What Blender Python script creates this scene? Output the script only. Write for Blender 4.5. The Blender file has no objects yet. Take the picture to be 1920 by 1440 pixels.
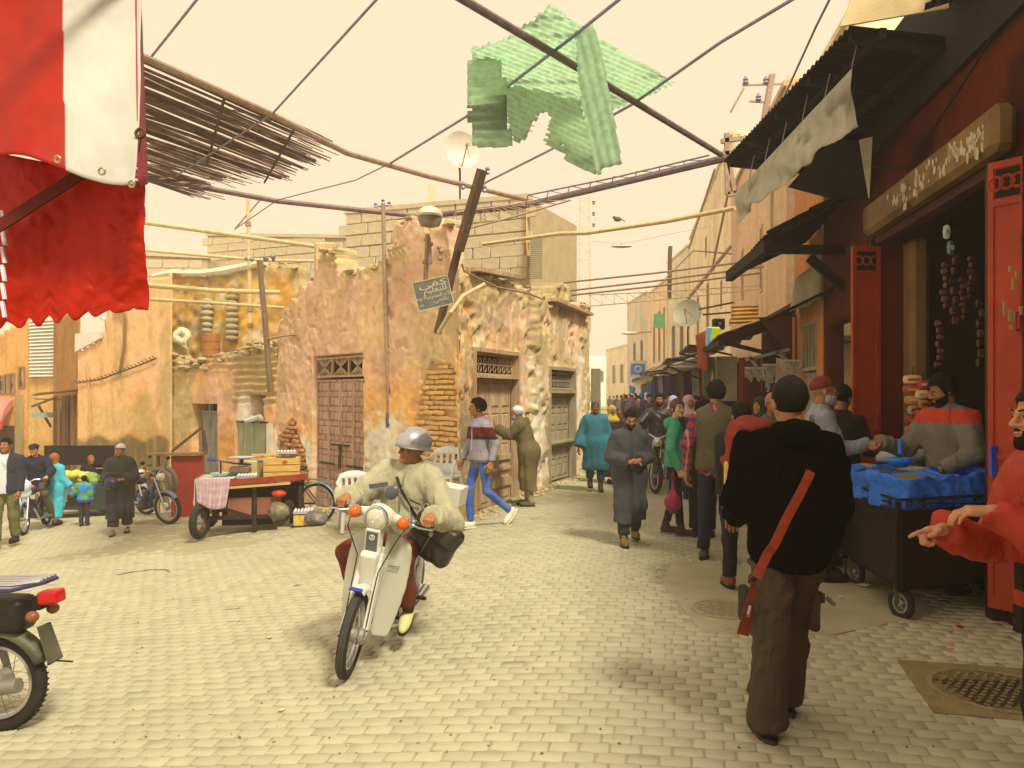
import bpy, math, random
import numpy as np
from mathutils import Vector, Matrix
random.seed(7); rng=np.random.default_rng(7)
PI=math.pi
SC=bpy.context.scene; COL=SC.collection
# ---------------- camera, sky, sun, exposure ----------------
FPX=1500.0; CX=960.0; HY=740.0; EYE=1.7
cam=bpy.data.cameras.new('camera'); camo=bpy.data.objects.new('camera',cam); COL.objects.link(camo)
cam.sensor_width=36; cam.lens=FPX/1920*36; cam.shift_y=20/1920
cam.clip_start=0.05; cam.clip_end=900
camo.location=(0,0,EYE); camo.rotation_euler=(PI/2,0,0)
SC.camera=camo
SUND=Vector((0.36,-0.55,0.85)).normalized()       # towards the sun
EXPO=1.0
SKYK=0.5
w=bpy.data.worlds.new("World"); SC.world=w; w.use_nodes=True
nt=w.node_tree; nt.nodes.clear()
o=nt.nodes.new('ShaderNodeOutputWorld'); bg=nt.nodes.new('ShaderNodeBackground')
sk=nt.nodes.new('ShaderNodeTexSky'); sk.sky_type='NISHITA'; sk.sun_disc=False
sk.sun_elevation=math.asin(SUND.z); sk.sun_rotation=math.atan2(SUND.x,SUND.y)
sk.dust_density=6; sk.air_density=2
hs=nt.nodes.new('ShaderNodeHueSaturation'); hs.inputs['Saturation'].default_value=0.35; hs.inputs['Value'].default_value=1
mx=nt.nodes.new('ShaderNodeMix'); mx.data_type='RGBA'; mx.inputs['Factor'].default_value=0.95
k=10*SKYK*1.05
mx.inputs['B'].default_value=(1.10*k,0.815*k,0.55*k,1)     # cream overcast veil over the sky
nt.links.new(sk.outputs[0],hs.inputs['Color']); nt.links.new(hs.outputs[0],mx.inputs['A'])
nt.links.new(mx.outputs['Result'],bg.inputs['Color']); bg.inputs['Strength'].default_value=0.1
nt.links.new(bg.outputs[0],o.inputs['Surface'])
sl=bpy.data.lights.new('sun','SUN'); sl.energy=2.3; sl.angle=math.radians(11); sl.color=(1.0,0.86,0.62)
so=bpy.data.objects.new('sun',sl); COL.objects.link(so); so.rotation_euler=(-SUND).to_track_quat('-Z','Y').to_euler(); so.location=(0,0,20)
vs=SC.view_settings; vs.view_transform='Standard'; vs.look='None'; vs.gamma=1; vs.use_curve_mapping=False; vs.exposure=EXPO
SC.cycles.max_bounces=6; SC.cycles.diffuse_bounces=3; SC.cycles.glossy_bounces=2; SC.cycles.transmission_bounces=3; SC.cycles.volume_bounces=2
SC.cycles.transparent_max_bounces=6
# ---------------- maths helpers ----------------
def gz(x,y=0):
    t=0.4-x; v=0.105*(math.sqrt(t*t+0.36)+t)/2
    return -v/(1+(v/1.1)**6)**(1/6)
def gzv(x):
    t=0.4-x; v=0.105*(np.sqrt(t*t+0.36)+t)/2
    return -v/(1+(v/1.1)**6)**(1/6)
def at(px,py,Y): return Vector(((px-CX)/FPX*Y,Y,EYE+(HY-py)/FPX*Y))
def atz(px,py,z): return at(px,py,(z-EYE)*FPX/(HY-py))
def gnd(px,py):
    y=EYE*FPX/(py-HY)
    for _ in range(30):
        x=(px-CX)/FPX*y; y=(EYE-gz(x,y))*FPX/(py-HY)
    return Vector(((px-CX)/FPX*y,y,gz((px-CX)/FPX*y,y)))
def proj(x,y,z): return CX+FPX*x/y, HY-FPX*(z-EYE)/y
def _h(i,j,k,s):
    n=(i.astype(np.int64)*374761393+j.astype(np.int64)*668265263+k.astype(np.int64)*1274126177+s*974634777)&0xffffffff
    n=((n^(n>>13))*1274126177)&0xffffffff
    n=(n^(n>>16))&0xffffff
    return n/float(0xffffff)
def vnoise(x,y,z=0,s=0):
    x=np.asarray(x,float);y=np.asarray(y,float)+0*x;z=np.asarray(z,float)+0*x
    i=np.floor(x);j=np.floor(y);k=np.floor(z);fx=x-i;fy=y-j;fz=z-k
    fx=fx*fx*(3-2*fx);fy=fy*fy*(3-2*fy);fz=fz*fz*(3-2*fz);r=0
    for a in (0,1):
        for b in (0,1):
            for c in (0,1):
                r=r+_h(i+a,j+b,k+c,s)*(fx if a else 1-fx)*(fy if b else 1-fy)*(fz if c else 1-fz)
    return r
def fbm(x,y,z=0,s=0,o=4):
    r=0;a=1;t=0
    for q in range(o):
        r=r+a*vnoise(np.asarray(x)*2**q,np.asarray(y)*2**q,np.asarray(z)*2**q,s+q*7);t+=a;a*=.5
    return r/t
def sm(e0,e1,x):
    t=np.clip((x-e0)/(e1-e0),0,1); return t*t*(3-2*t)
def lin(c): return tuple((v/255/12.92) if v/255<=0.04045 else ((v/255+0.055)/1.055)**2.4 for v in c)
LT=(1.0,0.83,0.55); AK=0.74
def A(r,g,b,k=1.0):
    l=lin((r,g,b)); return tuple(min(0.88,max(0.003,l[i]/LT[i]/k*AK)) for i in range(3))
# ---------------- materials ----------------
MC={}
def mat(name,col,rough=.8,metal=0,var=.12,vs=4,bump=.15,bs=40,col2=None,spec=.4,trans=0,attr=False,emit=None,alpha=1,stretch=(1,1,1),sub=0):
    if name in MC: return MC[name]
    m=bpy.data.materials.new(name); m.use_nodes=True; t=m.node_tree; N=t.nodes; L=t.links
    b=N['Principled BSDF']; b.inputs['Roughness'].default_value=rough; b.inputs['Metallic'].default_value=metal
    b.inputs['Specular IOR Level'].default_value=spec
    tc=N.new('ShaderNodeTexCoord'); mp=N.new('ShaderNodeMapping'); L.new(tc.outputs['Object'],mp.inputs[0]); mp.inputs['Scale'].default_value=stretch
    n1=N.new('ShaderNodeTexNoise'); n1.inputs['Scale'].default_value=vs; n1.inputs['Detail'].default_value=6; L.new(mp.outputs[0],n1.inputs['Vector'])
    mr=N.new('ShaderNodeMapRange'); mr.inputs[1].default_value=.3; mr.inputs[2].default_value=.7; L.new(n1.outputs[0],mr.inputs[0])
    base=None
    if attr:
        at_=N.new('ShaderNodeAttribute'); at_.attribute_name='Col'; base=at_.outputs['Color']
        if col2 is None:
            mr.inputs[3].default_value=1-var; mr.inputs[4].default_value=1+var
            mm=N.new('ShaderNodeVectorMath'); mm.operation='SCALE'; L.new(base,mm.inputs[0]); L.new(mr.outputs[0],mm.inputs['Scale'])
            L.new(mm.outputs[0],b.inputs['Base Color'])
    if not attr:
        mixn=N.new('ShaderNodeMix'); mixn.data_type='RGBA'; L.new(mr.outputs[0],mixn.inputs['Factor'])
        c=col
        if col2 is None:
            mixn.inputs['A'].default_value=tuple(v*(1-var) for v in c)+(1,); mixn.inputs['B'].default_value=tuple(min(1,v*(1+var)) for v in c)+(1,)
        else:
            mixn.inputs['A'].default_value=tuple(c)+(1,); mixn.inputs['B'].default_value=tuple(col2)+(1,)
        L.new(mixn.outputs['Result'],b.inputs['Base Color'])
    if bump:
        n2=N.new('ShaderNodeTexNoise'); n2.inputs['Scale'].default_value=bs; n2.inputs['Detail'].default_value=5; L.new(mp.outputs[0],n2.inputs['Vector'])
        bp=N.new('ShaderNodeBump'); bp.inputs['Strength'].default_value=min(1,bump*2); bp.inputs['Distance'].default_value=.01 if bs>15 else .03
        L.new(n2.outputs[0],bp.inputs['Height']); last=bp
        if sub:
            n3=N.new('ShaderNodeTexNoise'); n3.inputs['Scale'].default_value=sub; n3.inputs['Detail'].default_value=2; n3.inputs['Distortion'].default_value=.8
            m3=N.new('ShaderNodeMapping'); L.new(tc.outputs['Object'],m3.inputs[0]); m3.inputs['Scale'].default_value=(1,1,.45); m3.inputs['Rotation'].default_value=(.3,.4,0); L.new(m3.outputs[0],n3.inputs['Vector'])
            q=N.new('ShaderNodeMath'); q.operation='PINGPONG'; q.inputs[1].default_value=.16; L.new(n3.outputs[0],q.inputs[0])
            b3=N.new('ShaderNodeBump'); b3.inputs['Strength'].default_value=.7; b3.inputs['Distance'].default_value=.055; L.new(q.outputs[0],b3.inputs['Height']); L.new(bp.outputs[0],b3.inputs['Normal']); last=b3
        L.new(last.outputs[0],b.inputs['Normal'])
    if emit: b.inputs['Emission Color'].default_value=tuple(emit[:3])+(1,); b.inputs['Emission Strength'].default_value=emit[3]
    if trans:
        tr=N.new('ShaderNodeBsdfTranslucent'); ms=N.new('ShaderNodeMixShader'); ms.inputs[0].default_value=trans
        src=b.inputs['Base Color'].links[0].from_socket; L.new(src,tr.inputs['Color'])
        L.new(b.outputs[0],ms.inputs[1]); L.new(tr.outputs[0],ms.inputs[2]); L.new(ms.outputs[0],N['Material Output'].inputs['Surface'])
    if alpha<1:
        tp=N.new('ShaderNodeBsdfTransparent'); ms=N.new('ShaderNodeMixShader'); ms.inputs[0].default_value=alpha
        L.new(tp.outputs[0],ms.inputs[1]); L.new(b.outputs[0],ms.inputs[2]); L.new(ms.outputs[0],N['Material Output'].inputs['Surface'])
    MC[name]=m; return m
# ---------------- objects ----------------
def tag(o,label=None,cat=None,group=None,kind=None):
    if label: o['label']=label
    if cat: o['category']=cat
    if group: o['group']=group
    if kind: o['kind']=kind
    return o
def empty(name,loc,rz=0,label=None,cat=None,group=None,kind=None):
    o=bpy.data.objects.new(name,None); COL.objects.link(o); o.location=loc; o.rotation_euler=(0,0,rz); o.empty_display_size=.1
    return tag(o,label,cat,group,kind)
def mesh_obj(name,V,Fc,m,parent=None,smooth=False,col=None,sharp=None):
    me=bpy.data.meshes.new(name)
    V=np.asarray(V,dtype=np.float32).reshape(-1,3)
    if isinstance(Fc,np.ndarray):
        n=Fc.shape[0];kk=Fc.shape[1]
        me.vertices.add(len(V)); me.vertices.foreach_set('co',V.ravel())
        me.loops.add(n*kk); me.loops.foreach_set('vertex_index',Fc.astype(np.int32).ravel())
        me.polygons.add(n); me.polygons.foreach_set('loop_start',np.arange(0,n*kk,kk,dtype=np.int32))
        me.update(calc_edges=True)
    else:
        me.from_pydata(V.tolist(),[],Fc); me.update()
    if smooth and len(me.polygons): me.polygons.foreach_set('use_smooth',np.ones(len(me.polygons),bool)); 
    if smooth and sharp: 
        try: me.set_sharp_from_angle(angle=math.radians(sharp))
        except Exception: pass
    if col is not None:
        a=me.color_attributes.new('Col','FLOAT_COLOR','POINT'); c=np.ones((len(V),4),np.float32); c[:,:3]=col; a.data.foreach_set('color',c.ravel())
    if m: me.materials.append(m)
    o=bpy.data.objects.new(name,me); COL.objects.link(o)
    if parent: o.parent=parent
    return o
def rotz(a): return Matrix.Rotation(a,3,'Z')
class MB:
    def __init__(s): s.v=[];s.f=[]
    def add(s,V,Fs):
        n=len(s.v); s.v+= [tuple(p) for p in V]; s.f+=[tuple(i+n for i in f) for f in Fs]; return s
    def box(s,c,d,R=None,taper=1):
        c=Vector(c);P=[]
        for z in (-.5,.5):
            k=taper if z>0 else 1
            for x,y in((-.5,-.5),(.5,-.5),(.5,.5),(-.5,.5)):
                p=Vector((x*d[0]*k,y*d[1]*k,z*d[2])); p=R@p if R else p; P.append(c+p)
        return s.add(P,[(3,2,1,0),(4,5,6,7),(0,1,5,4),(1,2,6,5),(2,3,7,6),(3,0,4,7)])
    def span(s,a,b,w,h=None,up=(0,0,1)):   # square bar from a to b
        a=Vector(a);b=Vector(b);d=b-a;L=d.length
        if L<1e-6:return s
        z=d/L;u=Vector(up)
        if abs(z.dot(u))>.98:u=Vector((0,1,0))
        x=z.cross(u).normalized();y=x.cross(z)
        R=Matrix((x,y,z)).transposed()
        return s.box((a+b)/2,(w,h or w,L),R)
    def tube(s,pts,r,n=8,cap=True):
        pts=[Vector(p) for p in pts];rs=r if isinstance(r,(list,tuple)) else [r]*len(pts)
        base=len(s.v);prev=None
        for i,p in enumerate(pts):
            d=(pts[min(i+1,len(pts)-1)]-pts[max(i-1,0)]); d=d.normalized() if d.length>0 else Vector((0,0,1))
            if prev is None:
                u=Vector((0,0,1)) if abs(d.z)<.9 else Vector((0,1,0)); x=d.cross(u).normalized()
            else: x=(prev-d*prev.dot(d)).normalized()
            prev=x;y=d.cross(x)
            for q in range(n):
                a=2*PI*q/n; s.v.append(tuple(p+(x*math.cos(a)+y*math.sin(a))*rs[i]))
        for i in range(len(pts)-1):
            for q in range(n):
                a=base+i*n+q;b=base+i*n+(q+1)%n; s.f.append((a,b,b+n,a+n))
        if cap:
            s.f.append(tuple(base+q for q in range(n))[::-1]); e=base+(len(pts)-1)*n; s.f.append(tuple(e+q for q in range(n)))
        return s
    def lathe(s,c,prof,n=16,axis=(0,0,1)):   # prof (r,h)
        c=Vector(c);z=Vector(axis).normalized();u=Vector((1,0,0)) if abs(z.x)<.9 else Vector((0,1,0));x=z.cross(u).normalized();y=z.cross(x)
        b=len(s.v)
        for r,h in prof:
            for q in range(n):
                a=2*PI*q/n;s.v.append(tuple(c+z*h+(x*math.cos(a)+y*math.sin(a))*r))
        for i in range(len(prof)-1):
            for q in range(n):
                a=b+i*n+q;d=b+i*n+(q+1)%n;s.f.append((a,d,d+n,a+n))
        if prof[0][0]>1e-4:s.f.append(tuple(b+q for q in range(n))[::-1])
        if prof[-1][0]>1e-4:
            e=b+(len(prof)-1)*n;s.f.append(tuple(e+q for q in range(n)))
        return s
    def ball(s,c,r,n=10,m=7,R=None):
        c=Vector(c);r=r if isinstance(r,(tuple,list)) else (r,r,r);b=len(s.v)
        for i in range(m+1):
            t=PI*i/m
            for q in range(n):
                a=2*PI*q/n;p=Vector((r[0]*math.sin(t)*math.cos(a),r[1]*math.sin(t)*math.sin(a),r[2]*math.cos(t)));s.v.append(tuple(c+(R@p if R else p)))
        for i in range(m):
            for q in range(n):
                a=b+i*n+q;d=b+i*n+(q+1)%n;s.f.append((a,a+n,d+n,d))
        return s
    def torus(s,c,R0,r,axis=(1,0,0),n=28,m=8,sq=1.0):
        c=Vector(c);z=Vector(axis).normalized();u=Vector((0,0,1)) if abs(z.z)<.9 else Vector((1,0,0));x=z.cross(u).normalized();y=z.cross(x);b=len(s.v)
        for i in range(n):
            a=2*PI*i/n;rad=x*math.cos(a)+y*math.sin(a)
            for j in range(m):
                t=2*PI*j/m;s.v.append(tuple(c+rad*(R0+r*math.cos(t))+z*r*sq*math.sin(t)))
        for i in range(n):
            for j in range(m):
                s.f.append((b+i*m+j,b+((i+1)%n)*m+j,b+((i+1)%n)*m+(j+1)%m,b+i*m+(j+1)%m))
        return s
    def prism(s,poly,d):   # polygon of 3D points extruded by vector d
        n=len(poly);P=[Vector(p) for p in poly];d=Vector(d)
        return s.add(P+[p+d for p in P],[tuple(range(n))[::-1],tuple(range(n,2*n))]+[(i,(i+1)%n,n+(i+1)%n,n+i) for i in range(n)])
    def build(s,name,m,parent=None,smooth=False,sharp=40,bevel=0):
        o=mesh_obj(name,s.v,s.f,m,parent,smooth,sharp=sharp if smooth else None)
        if bevel:
            b=o.modifiers.new('b','BEVEL');b.width=bevel;b.segments=1;b.limit_method='ANGLE'
        return o
def share(src,name,parent,loc=None,rot=None,sc=None):
    o=bpy.data.objects.new(name,src.data); COL.objects.link(o); o.parent=parent
    if loc is not None:o.location=loc
    if rot is not None:o.rotation_euler=rot
    if sc is not None:o.scale=sc
    return o
def copy_tree(o,parent=None):
    c=o.copy();COL.objects.link(c);c.parent=parent
    for ch in list(o.children):copy_tree(ch,c)
    return c
# wall frame: u along the wall (metres from a), z world height, o outwards
class Wall:
    def __init__(s,a,b,side=None):
        s.a=Vector((a[0],a[1],0));s.b=Vector((b[0],b[1],0));d=s.b-s.a;s.L=d.length;s.d=d/s.L
        n=Vector((s.d.y,-s.d.x,0))
        mid=(s.a+s.b)/2
        if n.dot(-mid)<0:n=-n
        s.n=n; s.R=Matrix((s.d,n,Vector((0,0,1)))).transposed()
    def P(s,u,z,o=0): return s.a+s.d*u+s.n*o+Vector((0,0,z))
    def upx(s,px):
        k=(px-CX)/FPX; return (k*s.a.y-s.a.x)/(s.d.x-k*s.d.y)
    def zpy(s,u,py): return EYE+(HY-py)/FPX*(s.a.y+s.d.y*u)
    def q(s,px,py):
        u=s.upx(px);return u,s.zpy(u,py)
    def box(s,mb,u0,u1,z0,z1,o0,o1): 
        return mb.box(s.P((u0+u1)/2,(z0+z1)/2,(o0+o1)/2),(abs(u1-u0),abs(o1-o0),abs(z1-z0)),s.R)
    def gb(s,u):
        p=s.P(u,0);return gz(p.x,p.y)
def relief_wall(name,W,z0,ztop,holes,colf,relf,thick,res,m,parent,u0=0,u1=None):
    """gridded wall face with displaced relief, ragged top and openings; holes=(ua,ub,za,zb)"""
    u1=W.L if u1 is None else u1
    us=set(np.round(np.arange(u0,u1+res*.5,res),4).tolist()+[round(u1,4)]);zmax=max(ztop(u) for u in np.linspace(u0,u1,60))
    zs=set(np.round(np.arange(z0,zmax+res,res),4).tolist())
    for h in holes: us|={round(h[0],4),round(h[1],4)};zs|={round(h[2],4),round(h[3],4)}
    us=np.array(sorted(us));zs=np.array(sorted(zs))
    U,Z=np.meshgrid(us,zs,indexing='ij')
    D=relf(U,Z)
    tops=np.array([ztop(u) for u in us])
    a=np.array(W.a);d=np.array(W.d);n=np.array(W.n)
    front=a+U[...,None]*d+D[...,None]*n;front[...,2]=Z
    T=np.minimum(thick,.015+(U-u0)*(1.0 if parent.name=='corner_house' else 99))
    back=a+U[...,None]*d-T[...,None]*n;back[...,2]=Z
    uc=(us[:-1]+us[1:])/2;zc=(zs[:-1]+zs[1:])/2
    UC,ZC=np.meshgrid(uc,zc,indexing='ij')
    tc=np.interp(uc,us,tops)
    ok=ZC<tc[:,None]
    for h in holes: ok&=~((UC>h[0])&(UC<h[1])&(ZC>h[2])&(ZC<h[3]))
    I=np.arange(U.size).reshape(U.shape);NB=U.size
    ii,jj=np.nonzero(ok)
    Fs=[np.stack([I[ii,jj],I[ii+1,jj],I[ii+1,jj+1],I[ii,jj+1]],1)]
    pad=np.pad(ok,1)
    for di,dj,e0,e1 in((-1,0,(0,0),(0,1)),(1,0,(1,1),(1,0)),(0,-1,(1,0),(0,0)),(0,1,(0,1),(1,1))):
        nb=pad[1+di:pad.shape[0]-1+di,1+dj:pad.shape[1]-1+dj]
        i2,j2=np.nonzero(ok&~nb)
        p=I[i2+e0[0],j2+e0[1]];q=I[i2+e1[0],j2+e1[1]]
        Fs.append(np.stack([p,q,q+NB,p+NB],1))
    Fa=np.concatenate(Fs)
    V=np.concatenate([front.reshape(-1,3),back.reshape(-1,3)])
    C=colf(U,Z,front);C=np.concatenate([C.reshape(-1,3)]*2)
    used=np.unique(Fa);mp=np.zeros(len(V),int);mp[used]=np.arange(len(used))
    return mesh_obj(name,V[used],mp[Fa],m,parent,False,C[used])
def mixc(base,c,mask):
    return base*(1-mask[...,None])+np.array(c)*mask[...,None]
def blob(px,py,cx,cy,rx,ry,s=0,soft=.25,nz=.5,ns=30):
    d=np.sqrt(((px-cx)/rx)**2+((py-cy)/ry)**2)+(fbm(px/ns,py/ns,0,s)-.5)*nz*2
    return 1-sm(1-soft,1+soft,d)
def inpoly(x,y,poly):
    r=np.zeros(np.shape(x),bool);n=len(poly)
    for i in range(n):
        x1,y1=poly[i];x2,y2=poly[(i+1)%n]
        c=((y1>y)!=(y2>y));r^=c&(x<(x2-x1)*(y-y1)/((y2-y1) if y2!=y1 else 1e-9)+x1)
    return r
def corr_sheet(name,poly,along,m,parent=None,wl=.076,amp=.012,res=.03,bend=None,thick=.003,holes=(),colf=None):
    """corrugated sheet inside a planar 3D polygon; ridges run along `along`"""
    P=[Vector(p) for p in poly];c=sum(P,Vector())/len(P)
    nrm=Vector()
    for i in range(len(P)):nrm+=(P[i]-c).cross(P[(i+1)%len(P)]-c)
    nrm.normalize();u=Vector(along);u=(u-nrm*u.dot(nrm)).normalized();v=nrm.cross(u)
    pl=[((p-c).dot(u),(p-c).dot(v)) for p in P]
    ru=max(res,.05);rv=min(res,wl/6)
    ua=np.arange(min(p[0] for p in pl)-ru,max(p[0] for p in pl)+ru,ru);va=np.arange(min(p[1] for p in pl)-rv,max(p[1] for p in pl)+rv,rv)
    if len(va)*len(ua)>40000: va=np.arange(va[0],va[-1],rv*2)
    U,V_=np.meshgrid(ua,va,indexing='ij')
    H=amp*np.sin(V_*2*PI/wl)
    if bend is not None:H=H+bend(U,V_)
    X=np.array(c)+U[...,None]*np.array(u)+V_[...,None]*np.array(v)+H[...,None]*np.array(nrm)
    uc=(U[:-1,:-1]+U[1:,1:])/2;vc=(V_[:-1,:-1]+V_[1:,1:])/2
    ok=inpoly(uc+(fbm(vc*14,uc*3,0,5)-.5)*.04,vc,pl)
    for hx,hy,hr in holes: ok&=((uc-hx)**2+(vc-hy)**2)>hr*hr
    I=np.arange(U.size).reshape(U.shape);ii,jj=np.nonzero(ok)
    Fa=np.stack([I[ii,jj],I[ii+1,jj],I[ii+1,jj+1],I[ii,jj+1]],1)
    used=np.unique(Fa);mp=np.zeros(U.size,int);mp[used]=np.arange(len(used))
    VV=X.reshape(-1,3)[used]
    cc=colf(VV) if colf else None
    o=mesh_obj(name,VV,mp[Fa],m,parent,True,cc)
    s=o.modifiers.new('s','SOLIDIFY');s.thickness=thick
    return o
def cloth_patch(name,P00,P10,P11,P01,m,parent=None,n=(30,20),fn=None,thick=.004,colf=None):
    """bilinear cloth sheet with displacement fn(u,v)->(amount) along its normal; fn may return edge shift too"""
    U,V=np.meshgrid(np.linspace(0,1,n[0]),np.linspace(0,1,n[1]),indexing='ij')
    a,b,c,d=[np.array(p,float) for p in(P00,P10,P11,P01)]
    X=(a*((1-U)*(1-V))[...,None]+b*(U*(1-V))[...,None]+c*(U*V)[...,None]+d*((1-U)*V)[...,None])
    nn=np.cross(b-a,d-a);nn=nn/np.linalg.norm(nn)
    if fn is not None:
        r=fn(U,V)
        if isinstance(r,tuple):X=X+r[0][...,None]*nn+r[1]
        else:X=X+r[...,None]*nn
    I=np.arange(U.size).reshape(U.shape)
    Fa=np.stack([I[:-1,:-1],I[1:,:-1],I[1:,1:],I[:-1,1:]],-1).reshape(-1,4)
    o=mesh_obj(name,X.reshape(-1,3),Fa,m,parent,True,colf(U,V).reshape(-1,3) if colf else None)
    if thick:
        s=o.modifiers.new('s','SOLIDIFY');s.thickness=thick
    return o
def pole(name,pts,r,m,label,cat='pole',group=None,n=8,parent=None):
    o=MB().tube(pts,r,n).build(name,m,parent,True)
    if parent is None: tag(o,label,cat,group)
    return o
# ================= GROUND =================
m_ground=mat('ground_sand',A(215,190,135,1.0),.95,var=.12,vs=1.5,bump=.3,bs=25,attr=False)
def make_ground():
    xs=np.concatenate([np.linspace(-90,-14,12),np.linspace(-13,7,81),np.linspace(9,70,10)]);ys=np.concatenate([np.linspace(-12,0,7),np.linspace(.5,30,60),np.linspace(35,155,14)])
    X,Y=np.meshgrid(xs,ys,indexing='ij');Z=gzv(X)
    I=np.arange(X.size).reshape(X.shape);Fa=np.stack([I[:-1,:-1],I[1:,:-1],I[1:,1:],I[:-1,1:]],-1).reshape(-1,4)
    g=mesh_obj('ground',np.stack([X,Y,Z-.006],-1).reshape(-1,3),Fa,m_ground_paving(),None,True)
    g['kind']='structure';return g
def m_ground_paving():
    m=bpy.data.materials.new('ground_joint_sand');m.use_nodes=True;t=m.node_tree;N=t.nodes;L=t.links;b=N['Principled BSDF'];b.inputs['Roughness'].default_value=.95
    tc=N.new('ShaderNodeTexCoord');mp=N.new('ShaderNodeMapping');mp.inputs['Rotation'].default_value=(0,0,math.radians(11));L.new(tc.outputs['Object'],mp.inputs[0])
    br=N.new('ShaderNodeTexBrick');br.inputs['Scale'].default_value=1;br.inputs['Brick Width'].default_value=.16;br.inputs['Row Height'].default_value=.115;br.inputs['Mortar Size'].default_value=.007;br.inputs['Mortar Smooth'].default_value=.6
    br.inputs['Color1'].default_value=A(184,166,114)+(1,);br.inputs['Color2'].default_value=A(180,160,110)+(1,);br.inputs['Mortar'].default_value=A(150,130,82)+(1,)
    L.new(mp.outputs[0],br.inputs['Vector'])
    n=N.new('ShaderNodeTexNoise');n.inputs['Scale'].default_value=.9;n.inputs['Detail'].default_value=8;L.new(tc.outputs['Object'],n.inputs['Vector'])
    mx=N.new('ShaderNodeMix');mx.data_type='RGBA';mr=N.new('ShaderNodeMapRange');mr.inputs[1].default_value=.35;mr.inputs[2].default_value=.65;mr.inputs[3].default_value=.15;mr.inputs[4].default_value=.95;L.new(n.outputs[0],mr.inputs[0]);L.new(mr.outputs[0],mx.inputs['Factor'])
    L.new(br.outputs['Color'],mx.inputs['A']);mx.inputs['B'].default_value=A(180,160,110)+(1,)
    sep=N.new('ShaderNodeSeparateXYZ');L.new(tc.outputs['Object'],sep.inputs[0]);m4=N.new('ShaderNodeMapRange');m4.inputs[1].default_value=15.8;m4.inputs[2].default_value=17.3;L.new(sep.outputs[1],m4.inputs[0])
    m5=N.new('ShaderNodeMix');m5.data_type='RGBA';m5.inputs['A'].default_value=A(178,160,108)+(1,);L.new(m4.outputs[0],m5.inputs['Factor']);L.new(mx.outputs['Result'],m5.inputs['B']);L.new(m5.outputs['Result'],b.inputs['Base Color'])
    n2=N.new('ShaderNodeTexNoise');n2.inputs['Scale'].default_value=45;L.new(tc.outputs['Object'],n2.inputs['Vector'])
    bp=N.new('ShaderNodeBump');bp.inputs['Strength'].default_value=.5;bp.inputs['Distance'].default_value=.01;L.new(n2.outputs[0],bp.inputs['Height']);L.new(bp.outputs[0],b.inputs['Normal'])
    return m
ground=make_ground()
m_stone=mat('paving_stone_worn',(0,0,0),.85,var=.05,vs=2.2,bump=.14,bs=70,attr=True,spec=.3)
PATCH=[gnd(1238,1092),gnd(1262,1052),gnd(1420,1060),gnd(1640,1040),gnd(1760,1150),gnd(1560,1190),gnd(1318,1187)]
patch2=[(p.x,p.y) for p in PATCH]
MAN=[(gnd(1365,1143),.30),(gnd(1870,1295),.36)]
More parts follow.
